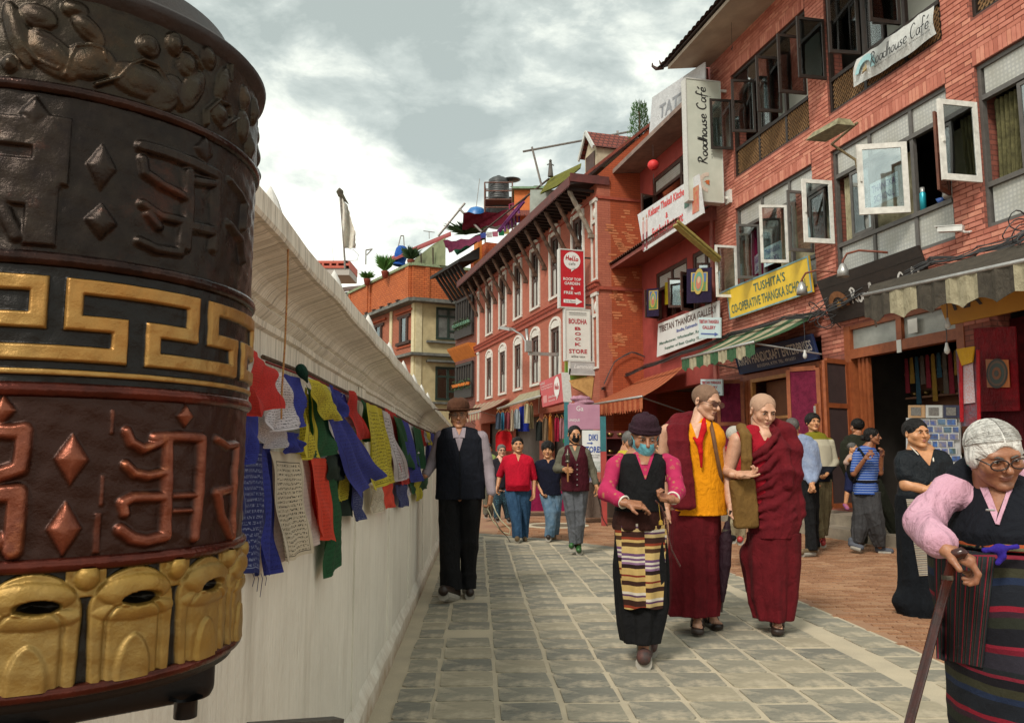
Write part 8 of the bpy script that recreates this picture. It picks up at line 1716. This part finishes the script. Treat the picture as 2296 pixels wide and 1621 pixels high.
rs=thing('prayer_beads','string of red-brown prayer beads with a brass bell hanging from the masked woman\'s hands','beads',p.o);pts_=[q(372,690,-.22),q(400,720,-.21),q(418,780,-.20),q(432,860,-.19),q(450,930,-.19),q(478,985,-.19),q(490,1008,-.19)];mb=MB();mb.tube(pts_,.004,5);rs_m=mat('bead_brown','4a1f18','30120e',60,.4)
for i in range(40):
 t=i/39*(len(pts_)-1);a=min(int(t),len(pts_)-2);c_=pts_[a]+(pts_[a+1]-pts_[a])*(t-a);mb.lathe([(.001,-.007),(.007,0),(.001,.007)],c=tuple(c_),n=7)
mb.obj('beads',rs_m,rs,smooth=True);MB().lathe([(.013,0),(.012,.02),(.003,.03)],c=tuple(q(396,806,-.2)),n=9).tube([q(385,700,-.22),q(396,800,-.2)],.002,4).obj('bell',mat('brass_small','a8862f',rough=.3),rs)
# ---- monk in orange shirt
p=Per('tall monk with glasses in an orange shirt and maroon robe, gesturing with an open palm',5.86,cQ,(600,1335),h=.008);q=p.q
H=p.head(618,203,.248,36,16,4,'pale',nose=1.7,fat=.92,lips=LIPO,old=True,brow=HS,hh=.0036);nk=q(575,318,.03);p.torso(nk,q(575,740,.04),.16,.10);p.body.c(p.neckp,q(578,335,.0),.046,.055,.03)
ra=[q(672,372,.0),q(694,535,.02),q(768,560,-.16)];la=[q(428,345,.04),q(402,520,.10),q(425,720,.06)]
p.arm(*ra,(.050,.042,.027));p.arm(*la,(.052,.042,.028));p.hand(ra[2],(1,-.5,.02),(.1,-.5,1),1.08,14,1,.8,fc=(8,22,34,40));p.hand(la[2],(.15,-.2,-1),(1,-.2,0),1.05,20,-1)
p.leg(q(540,780,.04),q(560,1050,-.02),q(578,1285,-.02));p.leg(q(610,780,.04),q(630,1050,.08),q(645,1275,.14));p.done();p.hair(HS,'stub',.015,'shaved grey-brown hair')
sd=Sdf();p.loft(sd,((296,600,50,.055,.04),(312,596,84,.085,.03),(334,584,104,.10,.03),(400,588,112,.13,.02),(600,590,116,.14,.02),(740,590,124,.15,.02),(756,590,128,.155,.02)),((5,.03,0,2,1.5,.8),));sd.c(q(610,322,.0),q(668,380,.0),.058,.062,.04);sd.wr=(.005,26,1);vo=sd.obj('shirt',ORA,p.t,.008,label='sleeveless orange shirt');p.drape('neckline',p.sk,((545,305),(622,305),(592,400),(580,400)),[vo])
sd=Sdf();p.loft(sd,((735,565,118,.135,.03),(850,562,124,.14,.03),(1000,560,126,.145,.03),(1150,558,124,.145,.02),(1245,550,122,.145,.01)),((7,.09,0,1.2,1.0,.1),(3,.05,2,.5,1.0,.1),(15,.045,1,3,1.0,.1)));sd.wr=(.007,18,2);sd.obj('robe_skirt',MAR,p.t,.008)
sd=Sdf();pth=[q(560,268,.12),q(500,285,.05),q(478,340,-.06),q(490,480,-.13),q(505,600,-.15),q(512,715,-.15)];
for dx,rr_ in ((-42,.020),(-20,.026),(2,.022),(24,.027),(44,.018)):sd.path([a+A3((dx*p.k*(.75+.25*i/5),0,0)) for i,a in enumerate(pth)],[rr_*1.2]*3+[rr_]*3,.012)
sd.path([q(470,300,.06),q(466,380,.04),q(462,480,.05),q(462,620,.05),q(475,700,.04)],[.04,.035,.03,.028,.02],.03);sd.path([q(590,285,.12),q(540,280,.12),q(480,296,.08),q(436,322,.06)],[.022,.030,.036,.034],.03);sd.wr=(.006,36,5);sd.obj('shawl',MAR2,p.t,.008,label='folded maroon shawl over one shoulder')
sd=Sdf();sd.path([q(608,288,-.02),q(606,340,-.10),q(586,400,-.15),q(592,450,-.16),q(596,522,-.15)],[.018,.022,.020,.016,.007],.01);sd.path([q(560,380,-.13),q(580,402,-.15),q(590,420,-.16)],[.01,.016,.014],.01);sd.wr=(.003,60,2);sd.obj('scarf',cloth('red_scarf','c4141c','a00f16'),p.t,.006,label='thin red neck scarf')
MB().tube([q(640,300,-.02),q(652,360,-.13),q(668,450,-.14),q(690,560,-.08),q(700,640,.0)],.016,6).obj('strap',mat('brown_strap','6a4526','4f331c',12),p.t,smooth=True)
glasses(p,H,.22,mat('amber_frame','5a2c1a','3a1c12',20,.3),flat('smoky_lens',(.10,.05,.045),.1),.04,.29,-.95,.022,1.05)
def sandal(p,heel,toe,lab=None):
 heel,toe=A3(heel),A3(toe);d=toe-heel;L=np.linalg.norm(d);d /= L;w=A3((-d[1],d[0],0));sd=Sdf();sd.c(heel+A3((0,0,.045)),heel+d*L*.6+A3((0,0,.038)),.034,.030,.02).c(heel+d*L*.55+A3((0,0,.036)),heel+d*L*.8+A3((0,0,.028)),.030,.026,.02).c(heel+A3((0,0,.045)),heel+A3((0,0,.12)),.032,.034,.02)
 for i in range(5):b=heel+d*L*(.80-.025*i)+w*(.026-.0135*i);sd.c(b+A3((0,0,.026)),b+d*(.045-.005*i)+A3((0,0,.020)),.011-.001*i,.0095-.001*i,.005)
 V,Q=sd.mesh(.0045);p.fine.append((V,Q));link('foot',rawmesh('foot',V,Q,p.sk),p.t)
 s2=Sdf();s2.c(heel+A3((0,0,.006)),toe+A3((0,0,.006)),.040,.046,.01);s2.b((heel+toe)/2-A3((0,0,.32)),(.6,.6,.30),None,0,.002,True);s2.b((heel+toe)/2+A3((0,0,.32)),(.6,.6,.302),None,0,.002,True);o=s2.obj('sandal_sole',LEA,p.t,.006)
 for t,z in ((.62,.055),(.42,.075),(.18,.085)):c_=heel+d*L*t;MB().tube([c_+w*.044+A3((0,0,.012)),c_+w*.03+A3((0,0,z*.9)),c_+A3((0,0,z+.008)),c_-w*.03+A3((0,0,z*.9)),c_-w*.044+A3((0,0,.012))],.009,6).obj('sandal_strap',LEA,p.t,smooth=True)
sandal(p,q(578,1290,.08),q(576,1335,-.14));sandal(p,q(625,1285,.22),q(672,1305,.06))
# ---- bald monk
p=Per('bald monk wrapped in deep maroon robes with a tan shoulder bag',5.84,cQ,(965,1340),h=.008);q=p.q
H=p.head(898,248,.245,10,20,2,'pale',nose=1.7,fat=.95,lips=LIP,brow=HB,hh=.0036);p.torso(q(905,365,.03),q(945,780,.04),.16,.10);p.body.c(p.neckp,q(900,375,.0),.058,.08,.04)
ra=[q(772,392,.0),q(722,560,.03),q(738,700,-.04)];p.arm(*ra,(.058,.046,.031));p.hand(ra[2],(-.02,-.2,-1),(1,-.4,0),1.08,46,-1)
p.leg(q(920,880,.04),q(950,1080,0),q(968,1290,.0));p.leg(q(980,880,.04),q(940,1060,.14),q(880,1150,.30));p.done();p.hair(cloth('shaved_shadow','b08c76','b8967e',.8,700,.2,0),'stub',.004,'shaved shadow')
sd=Sdf();p.loft(sd,((330,890,45,.07,.03),(352,892,85,.09,.03),(420,880,85,.12,.01),(560,880,82,.125,.01),(700,890,80,.12,.02)));sd.c(q(838,355,.0),q(790,388,.0),.06,.062,.04);sd.wr=(.005,30,1);vo=sd.obj('undershirt',cloth('red_undershirt','a8182a','8c1222'),p.t,.008,label='bright red sleeveless undershirt');p.drape('neckline',p.sk,((880,345),(935,345),(912,392),(905,392)),[vo],n=(5,6))
sd=Sdf();p.loft(sd,((845,950,126,.14,.02),(1000,948,124,.15,.02),(1150,945,112,.15,.02),(1268,948,86,.14,.01)),((7,.10,0,1.2,1.0,.1),(3,.05,2,.5,1.2,.1),(15,.032,1,3,1.0,.1)));sd.path([q(860,1120,.25),q(845,950,.12)],[.07,.09],.06);sd.wr=(.007,18,2);sd.obj('robe_skirt',MAR,p.t,.008)
sd=Sdf();p.loft(sd,((420,945,92,.115,.01),(560,940,110,.13,.01),(700,950,118,.14,.01),(800,955,126,.145,.01),(868,945,112,.14,.01)),((7,.03,0,5,1.5,.8),))
for i,(ya,yb,r0) in enumerate(((470,352,.022),(505,400,.012),(560,430,.024),(590,500,.014),(640,520,.018),(672,600,.012),(735,640,.022),(770,720,.012),(820,760,.018))):   # diagonal folds from the hip up to the far shoulder
 a=q(846+i*5,ya,-.118+.003*i);b=q(975+i*11,yb,-.10);sd.path([a,a*.6+b*.4+A3((0,-.018,-.022)),a*.2+b*.8+A3((0,-.012,-.01)),b],[r0*.8,r0*1.1,r0,r0*.7],.016)
sd.path([q(955,312,.06),q(1010,350,.0),q(1045,430,-.02),q(1050,560,-.05),q(1045,600,-.06)],[.05,.062,.062,.055,.045],.04);sd.path([q(940,330,-.03),q(990,420,-.09),q(1015,540,-.12),q(1020,608,-.12)],[.03,.042,.045,.04],.02);sd.path([q(1050,600,.0),q(1075,700,.0),q(1088,750,0),q(1040,800,-.02)],[.045,.04,.025,.035],.03);sd.path([q(860,470,-.06),q(840,560,.0),q(850,640,.04)],[.04,.045,.05],.04)
sd.wr=(.007,30,3);sd.obj('shawl',MAR2,p.t,.008,label='draped maroon shawl')
sandal(p,q(968,1290,.12),q(970,1335,-.12));sandal(p,q(884,1150,.36),q(858,1160,.18))
bg_=thing('shoulder_bag','tan cotton shoulder bag hanging at the bald monk\'s side','bag',p.o);sd=Sdf();sd.b(q(806,700,-.09),(.062,.012,.15),rot3(ry=-3),.025,.02);sd.wr=(.007,34,2);sd.obj('bag',cloth('tan_cotton','7a5c30','644a26'),bg_,.009);sd=Sdf();sd.path([q(800,610,-.10),q(808,480,-.14),q(806,370,-.10),q(790,330,.02),q(800,350,.14)],[.020,.022,.026,.030,.025],.02);sd.path([q(826,610,-.10),q(832,480,-.14),q(828,370,-.10),q(805,325,.02)],[.016,.018,.02,.02],.015);sd.wr=(.003,60,2);sd.obj('strap',cloth('tan_cotton','7a5c30'),bg_,.007)
ub=thing('furled_umbrella','furled dark umbrella hanging point down from the bald monk\'s hand','umbrella',p.o);sd=Sdf();sd.path([q(724,800,-.08),q(716,880,-.08),q(712,1000,-.08),q(700,1180,-.08)],[.018,.042,.040,.012],.01);sd.wr=(.004,70,2);sd.obj('canopy',cloth('dark_plum_nylon','2c1620','20101a',.6),ub,.006);MB().tube([q(740,735,-.09),q(728,800,-.08)],.010,8).tube([q(700,1180,-.08),q(695,1236,-.08)],.006,6).obj('shaft',LEA,ub);MB().lathe([(.03,0),(.03,.03),(.02,.035)],c=tuple(q(719,850,-.08)),n=12).obj('collar',mat('old_silver','7a7468'),ub)
# ---- people by the shops
BLS=cloth('pale_blue_shirt','8090b0','98a4bc');KHA=cloth('khaki','6e6248','5b513a')
p,H=casual('grey-haired man in a pale blue shirt seen from behind, hands clasped behind his back',10.3,cR,(115,858),(36,298,.235,160,0,0),(62,345,.02),(105,520,.02),((328,62,22,.07,.04),(342,72,50,.10,.02),(400,98,52,.13,.02),(480,112,46,.13,.02),(530,110,40,.125,.02)),
 [((130,375,0),(148,470,.02),(128,548,-.14)),((50,375,.05),(90,480,.0),(120,552,-.16))],[((515,100,28,.11,.02),(650,112,26,.10,0),(760,118,22,.09,0),(845,122,24,.09,0)),((515,118,30,.11,.1),(650,128,26,.10,.12),(760,130,22,.09,.15),(830,134,22,.09,.18))],
 [((135,862,.02),(82,866,-.04),TANB),((146,845,.2),(110,848,.18),TANB)],'gold',(HG,'short',.03),BLS,BLKC,1.85,h=.010,hk=dict(eyes=False,lips=None))
SWT=stripes('sweater_bands',((0,'14161f'),(.555,'b4ad98'),(.735,'77701c'),(.9,'77701c')),2,2.0)
p,H=casual('young man in a mustard, white and navy sweater standing in the doorway',10.9,cR,(165,815),(128,276,.235,6,-2,4),(132,322,.02),(165,530,.02),((316,132,18,.07,.03),(328,136,46,.10,.02),(380,150,56,.13,0),(460,160,50,.13,0),(540,165,48,.13,.02)),
 [((100,362,.02),(95,450,.05),(130,530,-.05)),((205,365,0),(226,455,.02),(192,505,-.15))],[((530,150,26,.11,.02),(660,148,26,.10,0),(790,158,20,.09,0)),((530,182,28,.11,.02),(660,180,26,.10,.02),(780,172,22,.09,.03))],
 [((150,815,.1),(150,822,-.08),flat('red_shoe',(.35,.03,.03))),((172,815,.1),(174,826,-.08),flat('red_shoe',(.35,.03,.03)))],'gold',(HB,'short',.14),SWT,KHA,1.9,h=.010,topname='sweater')
p,H=casual('man in a dark green jacket with his back turned, behind the woman with the baby',11.6,cR,(420,820),(326,296,.235,190,0,0),(320,335,.02),(360,520,.02),((328,322,20,.07,.03),(340,322,52,.10,.02),(400,322,64,.13,0),(480,335,60,.13,0),(540,355,56,.13,.02)),
 [((268,375,0),(262,460,.02),(285,520,.05)),((378,375,0),(395,460,.02),(390,520,0))],[((530,345,30,.11,.02),(680,350,26,.10,0),(815,345,22,.09,0)),((530,395,36,.11,.02),(660,448,34,.10,0),(740,482,30,.09,0),(800,515,26,.09,0))],
 [((345,818,.1),(350,824,-.1),LEA),((510,806,.06),(538,812,-.04),LEA)],'tan',(HB,'short',.05),cloth('olive_jacket','2a2c20','1e2018'),cloth('dark_green_trousers','22241a','1a1c14'),1.9,h=.012,hk=dict(eyes=False,lips=None),topname='jacket')
BSTR=stripes('blue_stripes',((0,'2c4f9a'),(.55,'a8b4c8'),(.72,'2c4f9a')),2,.032)
p,H=casual('woman in blue striped T-shirt and loose grey trousers with a baby on her back',10.55,cR,(385,860),(394,338,.215,60,4,0),(372,385,.02),(370,590,.02),((380,366,20,.06,.03),(394,364,44,.09,.02),(450,368,52,.11,0),(530,364,48,.11,0),(596,364,54,.125,.0)),
 [((326,425,-.02),(312,505,-.06),(362,438,-.20)),((408,425,.06),(428,500,.02),(436,425,-.10))],[((585,342,38,.11,.04),(680,345,36,.11,.08),(760,335,32,.10,.10),(812,328,22,.07,.12)),((585,385,42,.12,.0),(680,392,42,.12,-.03),(770,412,36,.10,-.02),(832,428,24,.07,0))],
 [((300,832,.14),(345,846,.06),mat('grey_sandal','4a4e58')),((420,856,.04),(478,862,-.02),mat('grey_sandal','4a4e58'))],'dark',(HB,'long',.05),BSTR,cloth('grey_linen','4a4a4c','39393b'),.40,h=.009,topname='t_shirt',vneck=((385,392,-.08),(395,432,-.12),.03));q=p.q
sd=Sdf();sd.e(p.HP((0,1.0,-.25)),A3((.34,.36,.36))*p.hS,p.hR,0);sd.wr=(.003,80,1);sd.obj('hair_knot',HB,p.t,.007)
cr_=thing('baby_carrier','black baby carrier with a waist belt and shoulder strap on the striped woman\'s back','baby carrier',p.o);sd=Sdf();p.loft(sd,((534,366,54,.125,0),(548,366,54,.125,0)),k=.01);sd.e(q(305,490,.06),(.07,.10,.16),None,.02);sd.obj('pouch',BLKC,cr_,.01);MB().tube([q(312,440,.05),q(335,392,-.05),q(362,430,-.12),q(330,500,-.10),q(310,545,-.05)],.018,6).tube([q(318,590,.02),q(316,640,.02)],.012,6).obj('strap',BLKC,cr_,smooth=True)
b=Per('baby in pale shirt and navy shorts in the carrier on the striped woman',10.66,cR,(285,650),h=.008);q=b.q;H=b.head(306,392,.15,40,5,0,'gold',fat=1.2,nose=.3);b.body.c(b.neckp,q(304,425,.0),.03,.04);b.body.e(q(302,470,0),(.07,.07,.11),None,.03);b.body.path([q(296,432,-.03),q(280,455,-.06),q(296,440,-.12)],[.028,.024,.018]).path([q(295,520,0),q(284,570,-.03),q(275,635,-.03)],[.045,.035,.024]).e(q(296,440,-.13),(.02,.02,.02));b.done(.008);b.hair(HG,'stub',.03)
sd=Sdf();sd.e(q(302,470,0),(.085,.085,.12)).path([q(296,432,-.03),q(278,455,-.06)],[.045,.04]);sd.obj('shirt',cloth('baby_shirt','b59a8c'),b.t,.008);sd=Sdf();sd.e(q(300,510,0),(.08,.08,.07)).path([q(295,520,0),q(288,575,-.03)],[.06,.055]);sd.obj('shorts',cloth('baby_shorts','1c2244'),b.t,.008);sd=Sdf();sd.c(q(272,645,-.02),q(282,660,-.08),.03,.028);sd.obj('shoe',mat('baby_shoe','5a3a8a','b05a2a',30),b.t,.007)
# ---- woman in the dark dress
p=Per('woman in a long dark Tibetan dress with a striped apron and bead necklace, arms folded',6.5,cR,(605,1165),h=.009);q=p.q
H=p.head(590,326,.235,12,0,0,'gold',fat=1.15,lips=LIP,hh=.0036);p.torso(q(620,405,.03),q(600,620,.04),.16,.10);la=[q(535,455,.0),q(548,556,-.04),q(640,578,-.16)];ra=[q(712,460,.0),q(745,545,-.04),q(680,585,-.12)]
p.arm(*la,(.060,.050,.032));p.arm(*ra,(.056,.046,.030));p.hand(la[2],(1,-.1,-.05),(0,1,0),.95,20,1);p.leg(q(590,700,.04),q(590,900,0),q(600,1150,0));p.leg(q(630,700,.04),q(630,900,0),q(640,1150,0));p.done();p.hair(HB,'bun',.05)
DRS=cloth('dark_teal_silk','161c22','10151a',.55,500);sd=Sdf();p.loft(sd,((392,612,50,.06,.04),(405,618,100,.09,.03),(450,622,112,.125,.01),(540,615,98,.135,0),(610,600,92,.135,.01)));sd.c(la[0],la[0]+(la[1]-la[0])*.55,.070,.070,.04).c(ra[0],ra[0]+(ra[1]-ra[0])*.6,.066,.066,.04);sd.wr=(.005,26,1);vo=sd.obj('blouse',DRS,p.t,.008,label='dark short-sleeved wrap blouse');p.drape('neckline',p.sk,((590,398),(668,398),(652,468),(648,468)),[vo])
sd=Sdf();p.loft(sd,((600,598,92,.135,.01),(700,590,84,.14,.02),(850,600,82,.145,.02),(1000,610,84,.15,.02),(1080,606,98,.16,.02),(1162,605,70,.14,.02)),((7,.07,0,1.2,1.0,.1),(13,.03,1,2,1.0,.1)));sd.path([q(560,1050,.0),q(525,1075,.02),q(560,1110,.02),q(620,1140,.02)],[.06,.05,.05,.06],.05);sd.wr=(.007,20,3);dro=sd.obj('dress',cloth('dark_navy_skirt','12161c','0c0f14'),p.t,.009)
AP2=stripes('apron_fine_stripes',((0,'b5ab98'),(.22,'1e1c22'),(.34,'a09484'),(.5,'4a2c2c'),(.6,'b5ab98'),(.8,'22263a')),2,.028);p.drape('apron',AP2,((542,598),(672,598),(690,960),(604,962)),[dro],.010,(10,16),label='finely striped apron')
MB().tube([H((.55,.3,-.7)),q(664,420,-.06),q(668,450,-.12)],.006,6).tube([H((-.4,.3,-.75)),q(600,420,-.10)],.004,6).obj('necklace',BON,p.t,smooth=True)
# ---- old woman in front
p=Per('white-haired old woman with glasses, pink blouse and dark striped dress leaning on a cane',2.46,cO,(900,2400),h=.0075);q=p.q;p.o
H=p.head(945,588,.188,-6,20,-6,'old',nose=1.25,fat=1.12,lips=LIPO,old=True,brow=HG,hh=.0026,dy=-.05);p.torso(q(960,980,.07),q(930,1500,.10),.115,.085);p.body.c(p.neckp,q(960,960,.02),.042,.055,.03)
la=[q(600,910,.06),q(275,1215,.02),q(430,1440,-.16)];ra=[q(1300,900,.06),q(1500,1300,.06),q(1380,1500,-.1)];p.arm(*la,(.034,.030,.025));p.arm(*ra,(.034,.030,.025));p.hand(la[2],(.72,-.45,-.45),(-.2,.1,-1),1.0,38,-1,fc=(36,42,46,50));p.hand(ra[2],(-.6,-.3,-.5),(0,0,-1),1.0,40,1)
cvR=cR
def qr(x,y,dy=0):return p.q(x,y,dy,cv=cR)
p.leg(qr(900,1100,.1),qr(900,1500,.08),qr(920,1800,.08));p.leg(qr(1020,1100,.1),qr(1020,1500,.1),qr(1020,1800,.1));p.done(.007);p.hair(HW,'part',.06,'white hair parted in the middle',)
def strands(p,m,n,r=.0007,lab='loose hair strands'):
 k=random.Random(5);mb=MB()
 for i in range(n):
  sx=1 if i%2 else-1;th_=R(k.uniform(-62,95));P=[];o=k.uniform(.0,.035);wv=k.uniform(0,6)
  for j in range(9):
   a_=R(2+j*k.uniform(12.8,14.6));v=Vector((sx*math.sin(a_),math.sin(th_)*math.cos(a_)+.30*math.sin(a_)+.02*math.sin(wv+j),math.cos(th_)*math.cos(a_)-.10*math.sin(a_))).normalized();v=v+Vector((0,.02*math.sin(wv*3+j*.8),0));P.append(p.HP((v.x*(.77+o),.14+v.y*(.915+o),.31+v.z*(.775+o))))
  mb.tube(P,[r]*7+[r*.6,r*.3],3,False)
 mb.obj('hair_strands',m,p.t,smooth=True)['kind']='stuff'
strands(p,HW,900,.0007)
glasses(p,H,.235,mat('dark_frame',(.03,.018,.016),rough=.25),flat('clear_lens',(.30,.22,.16),.08) if False else None,.04,.30,-.98,.026,1.12)
PNK=cloth('pink_cotton','d3a6b8','c898ac',.85,300,.6);sd=Sdf();sd.path([q(610,880,.07),q(540,930,.06),q(330,1130,.04),q(258,1225,.02),q(418,1412,-.155)],[.038,.046,.047,.046,.044],.03);sd.path([q(1150,850,.08),q(1300,900,.06),q(1500,1300,.06),q(1420,1450,-.06)],[.06,.08,.08,.06],.04);p.loft(sd,((820,960,120,.06,.06),(880,965,220,.09,.06),(1000,970,290,.12,.05),(1300,950,300,.15,.05)),k=.04);sd.wr=(.011,38,1.4);sd.obj('blouse',PNK,p.t,.006,label='pale pink blouse')
VST=cloth('black_chuba',(.010,.012,.018),(.006,.007,.011));sd=Sdf();p.loft(sd,((720,940,130,.07,.12),(790,960,250,.10,.09),(900,975,300,.14,.05),(1100,970,320,.165,.03),(1300,930,340,.19,.02),(1450,920,330,.19,.03)),((6,.015,1,3,2,1),),.03);sd.path([q(860,735,.10),q(740,760,.07),q(610,810,.06)],[.035,.045,.040],.04);sd.wr=(.004,24,2);vo=sd.obj('vest',VST,p.t,.006,label='black sleeveless wrap dress top');p.drape('neckline',p.sk,((800,800),(1110,800),(975,1130),(965,1130)),[vo],.004,(10,12));p.drape('collar',PNK,((715,690),(800,690),(972,1130),(952,1235)),[vo],.010,(5,20));p.drape('collar',PNK,((1085,850),(1165,750),(985,1240),(952,1235)),[vo],.010,(5,20))
sash=Sdf();p.loft(sash,((1370,925,342,.20,.03),(1440,920,346,.205,.03)),((9,.012,0,30,2,1),),.01);sash.obj('sash',stripes('sash_braid',((0,'a8502c'),(.3,'3a5a4a'),(.45,'a03030'),(.7,'6a6a50')),2,.03,jit=.05),p.t,.007,label='braided orange and green sash');sd=Sdf();pk=q(985,1470,-.21);sd.e(pk,(.011,.008,.009)).path([pk,pk+A3((.006,-.004,-.02)),pk+A3((-.006,0,-.038))],[.006,.009,.007],.005).path([pk,pk+A3((-.04,0,-.004))],[.005,.008]).path([pk,pk+A3((.05,0,.006))],[.005,.007]);sd.obj('knot',cloth('violet_knot','3a2a9a','2a1e78'),p.t,.003)
SKD=stripes('dark_woven_skirt',((0,'302e38'),(.14,'6b1a2a'),(.18,'8a2436'),(.21,'1c1d24'),(.36,'2c3028'),(.45,'3c2430'),(.50,'8a2032'),(.54,'20242c'),(.70,'24304a'),(.76,'3a3a2c'),(.84,'1c1a20'),(.92,'7a2434'),(.95,'22262a')),2,.33,jit=.06)
sd=Sdf();p.loft(sd,((840,880,190,.20,.03),(1000,890,185,.20,.03),(1300,930,152,.20,.04),(1621,960,145,.20,.06),(1900,960,130,.19,.06)),((6,.03,0,1.2,1.0,.1),),cv=cR);sd.wr=(.006,20,3);sko=sd.obj('skirt',SKD,p.t,.008,label='long dark skirt with red woven stripes')
APD=stripes('dark_apron',((0,'2a3034'),(.2,'5f1a26'),(.28,'9c2c3e'),(.34,'2c302e'),(.5,'3f4a44'),(.56,'262a2a'),(.75,'6a2430'),(.8,'2e3436')),3,.17,jit=.02);P=[]
for j in range(19):v=j/18;y=850+v*520;pass
p.drape('apron',APD,((668,850),(945,850),(885,1372),(680,1330)),[sko],.010,(12,18),cv=cR,label='dark apron with vertical red stripes')
MB().tube([q(862,1104,-.165),q(945,1108,-.17)],.003,6).obj('brooch',STEEL,p.t);MB().lathe([(.001,0),(.008,.004),(.001,.009)],c=tuple(H((-.72,.05,-.34))),n=8).obj('earring',flat('turquoise',(.05,.35,.3)),p.t)
cn=thing('walking_cane','polished brown wooden cane gripped by the white-haired woman','cane',p.o);a_,b_=q(560,1545,-.21),qr(548,1640,-.38);b_=a_+(b_-a_)*(a_[2]/max(a_[2]-b_[2],.01));CN_=mat('cane_wood','3c160e','26100a',40,.25);MB().tube([a_+A3((.0,0,.0)),a_+(b_-a_)*.5+A3((.004,0,0)),b_],[.013,.011,.009],10).obj('shaft',CN_,cn,smooth=True)
MB().tube([q(520,1560,-.205),q(570,1530,-.215),q(640,1505,-.225),q(680,1530,-.23)],[.014,.016,.016,.012],10).obj('handle',CN_,cn,smooth=True);MB().lathe([(.0145,0),(.0145,.012)],c=tuple(a_+(b_-a_)*.06),n=12).obj('ferrule',mat('old_silver','7a7468'),cn)
# ---- glimpsed walkers between the main figures
p,H=casual('walker in a white cap and red top passing behind the two monks',9.2,cQ,(785,885),(762,372,.22,20,0,0),(762,420,.02),(768,640,.02),((412,762,22,.06,.02),(424,762,52,.09,.02),(520,762,58,.12,0),(640,766,54,.12,0),(720,766,54,.12,0)),
 [((718,450,0),(705,540,.04),(715,640,0)),((808,450,0),(820,540,.04),(812,640,0))],[((700,745,28,.11,.02),(800,750,22,.10,0),(875,752,20,.09,.1)),((700,785,30,.11,.02),(800,788,26,.10,0),(868,788,24,.09,-.02))],
 [((752,878,.2),(752,884,0),BLKC),((788,878,.08),(785,892,-.12),flat('red_shoe',(.35,.03,.03)))],'gold',(cloth('white_cap','b8b2a8'),'short',.10),cloth('crimson_top','a02028'),floral('cream_floral','a09478','5a3a2a',24),1.9,h=.012)
p,H=casual('walker in a yellow top, grey hair, mostly hidden behind the woman with the blue mask',8.0,cW,(215,1480),(238,470,.22,10,0,0),(240,545,.02),(240,900,.02),((535,240,50,.06,.02),(560,240,110,.09,.02),(700,240,120,.12,0),(900,240,110,.12,0)),
 [((150,620,0),(140,780,.04),(160,940,0)),((335,620,0),(345,780,.04),(330,940,0))],[((890,205,60,.11,.02),(1200,205,45,.10,0),(1400,208,40,.09,0)),((890,275,60,.11,.02),(1200,280,45,.10,0),(1400,280,40,.09,0))],[((205,1440,.1),(205,1465,-.1),LEA),((280,1440,.1),(280,1465,-.1),LEA)],'tan',(HG,'short',.05),cloth('yellow_top','c4b040'),BLKC,1.9,h=.014)
p,H=casual('dark-haired woman just visible between the blue-masked woman and the orange-shirted monk',9.0,cW,(505,1340),(510,548,.22,-20,0,0),(505,620,.02),(505,900,.02),((612,505,45,.06,.02),(630,505,95,.09,.02),(760,505,100,.12,0),(900,505,100,.12,0)),
 [((425,690,0),(420,820,.04),(430,960,0)),((590,690,0),(600,820,.04),(590,960,0))],[((890,475,55,.11,.02),(1100,475,40,.10,0),(1300,478,36,.09,0)),((890,540,55,.11,.02),(1100,545,40,.10,0),(1300,545,36,.09,0))],[((475,1320,.1),(475,1340,-.1),LEA),((545,1320,.1),(545,1340,-.1),LEA)],'gold',(HB,'bun',.05),cloth('charcoal_tee','24222a'),BLKC,1.9,h=.014)
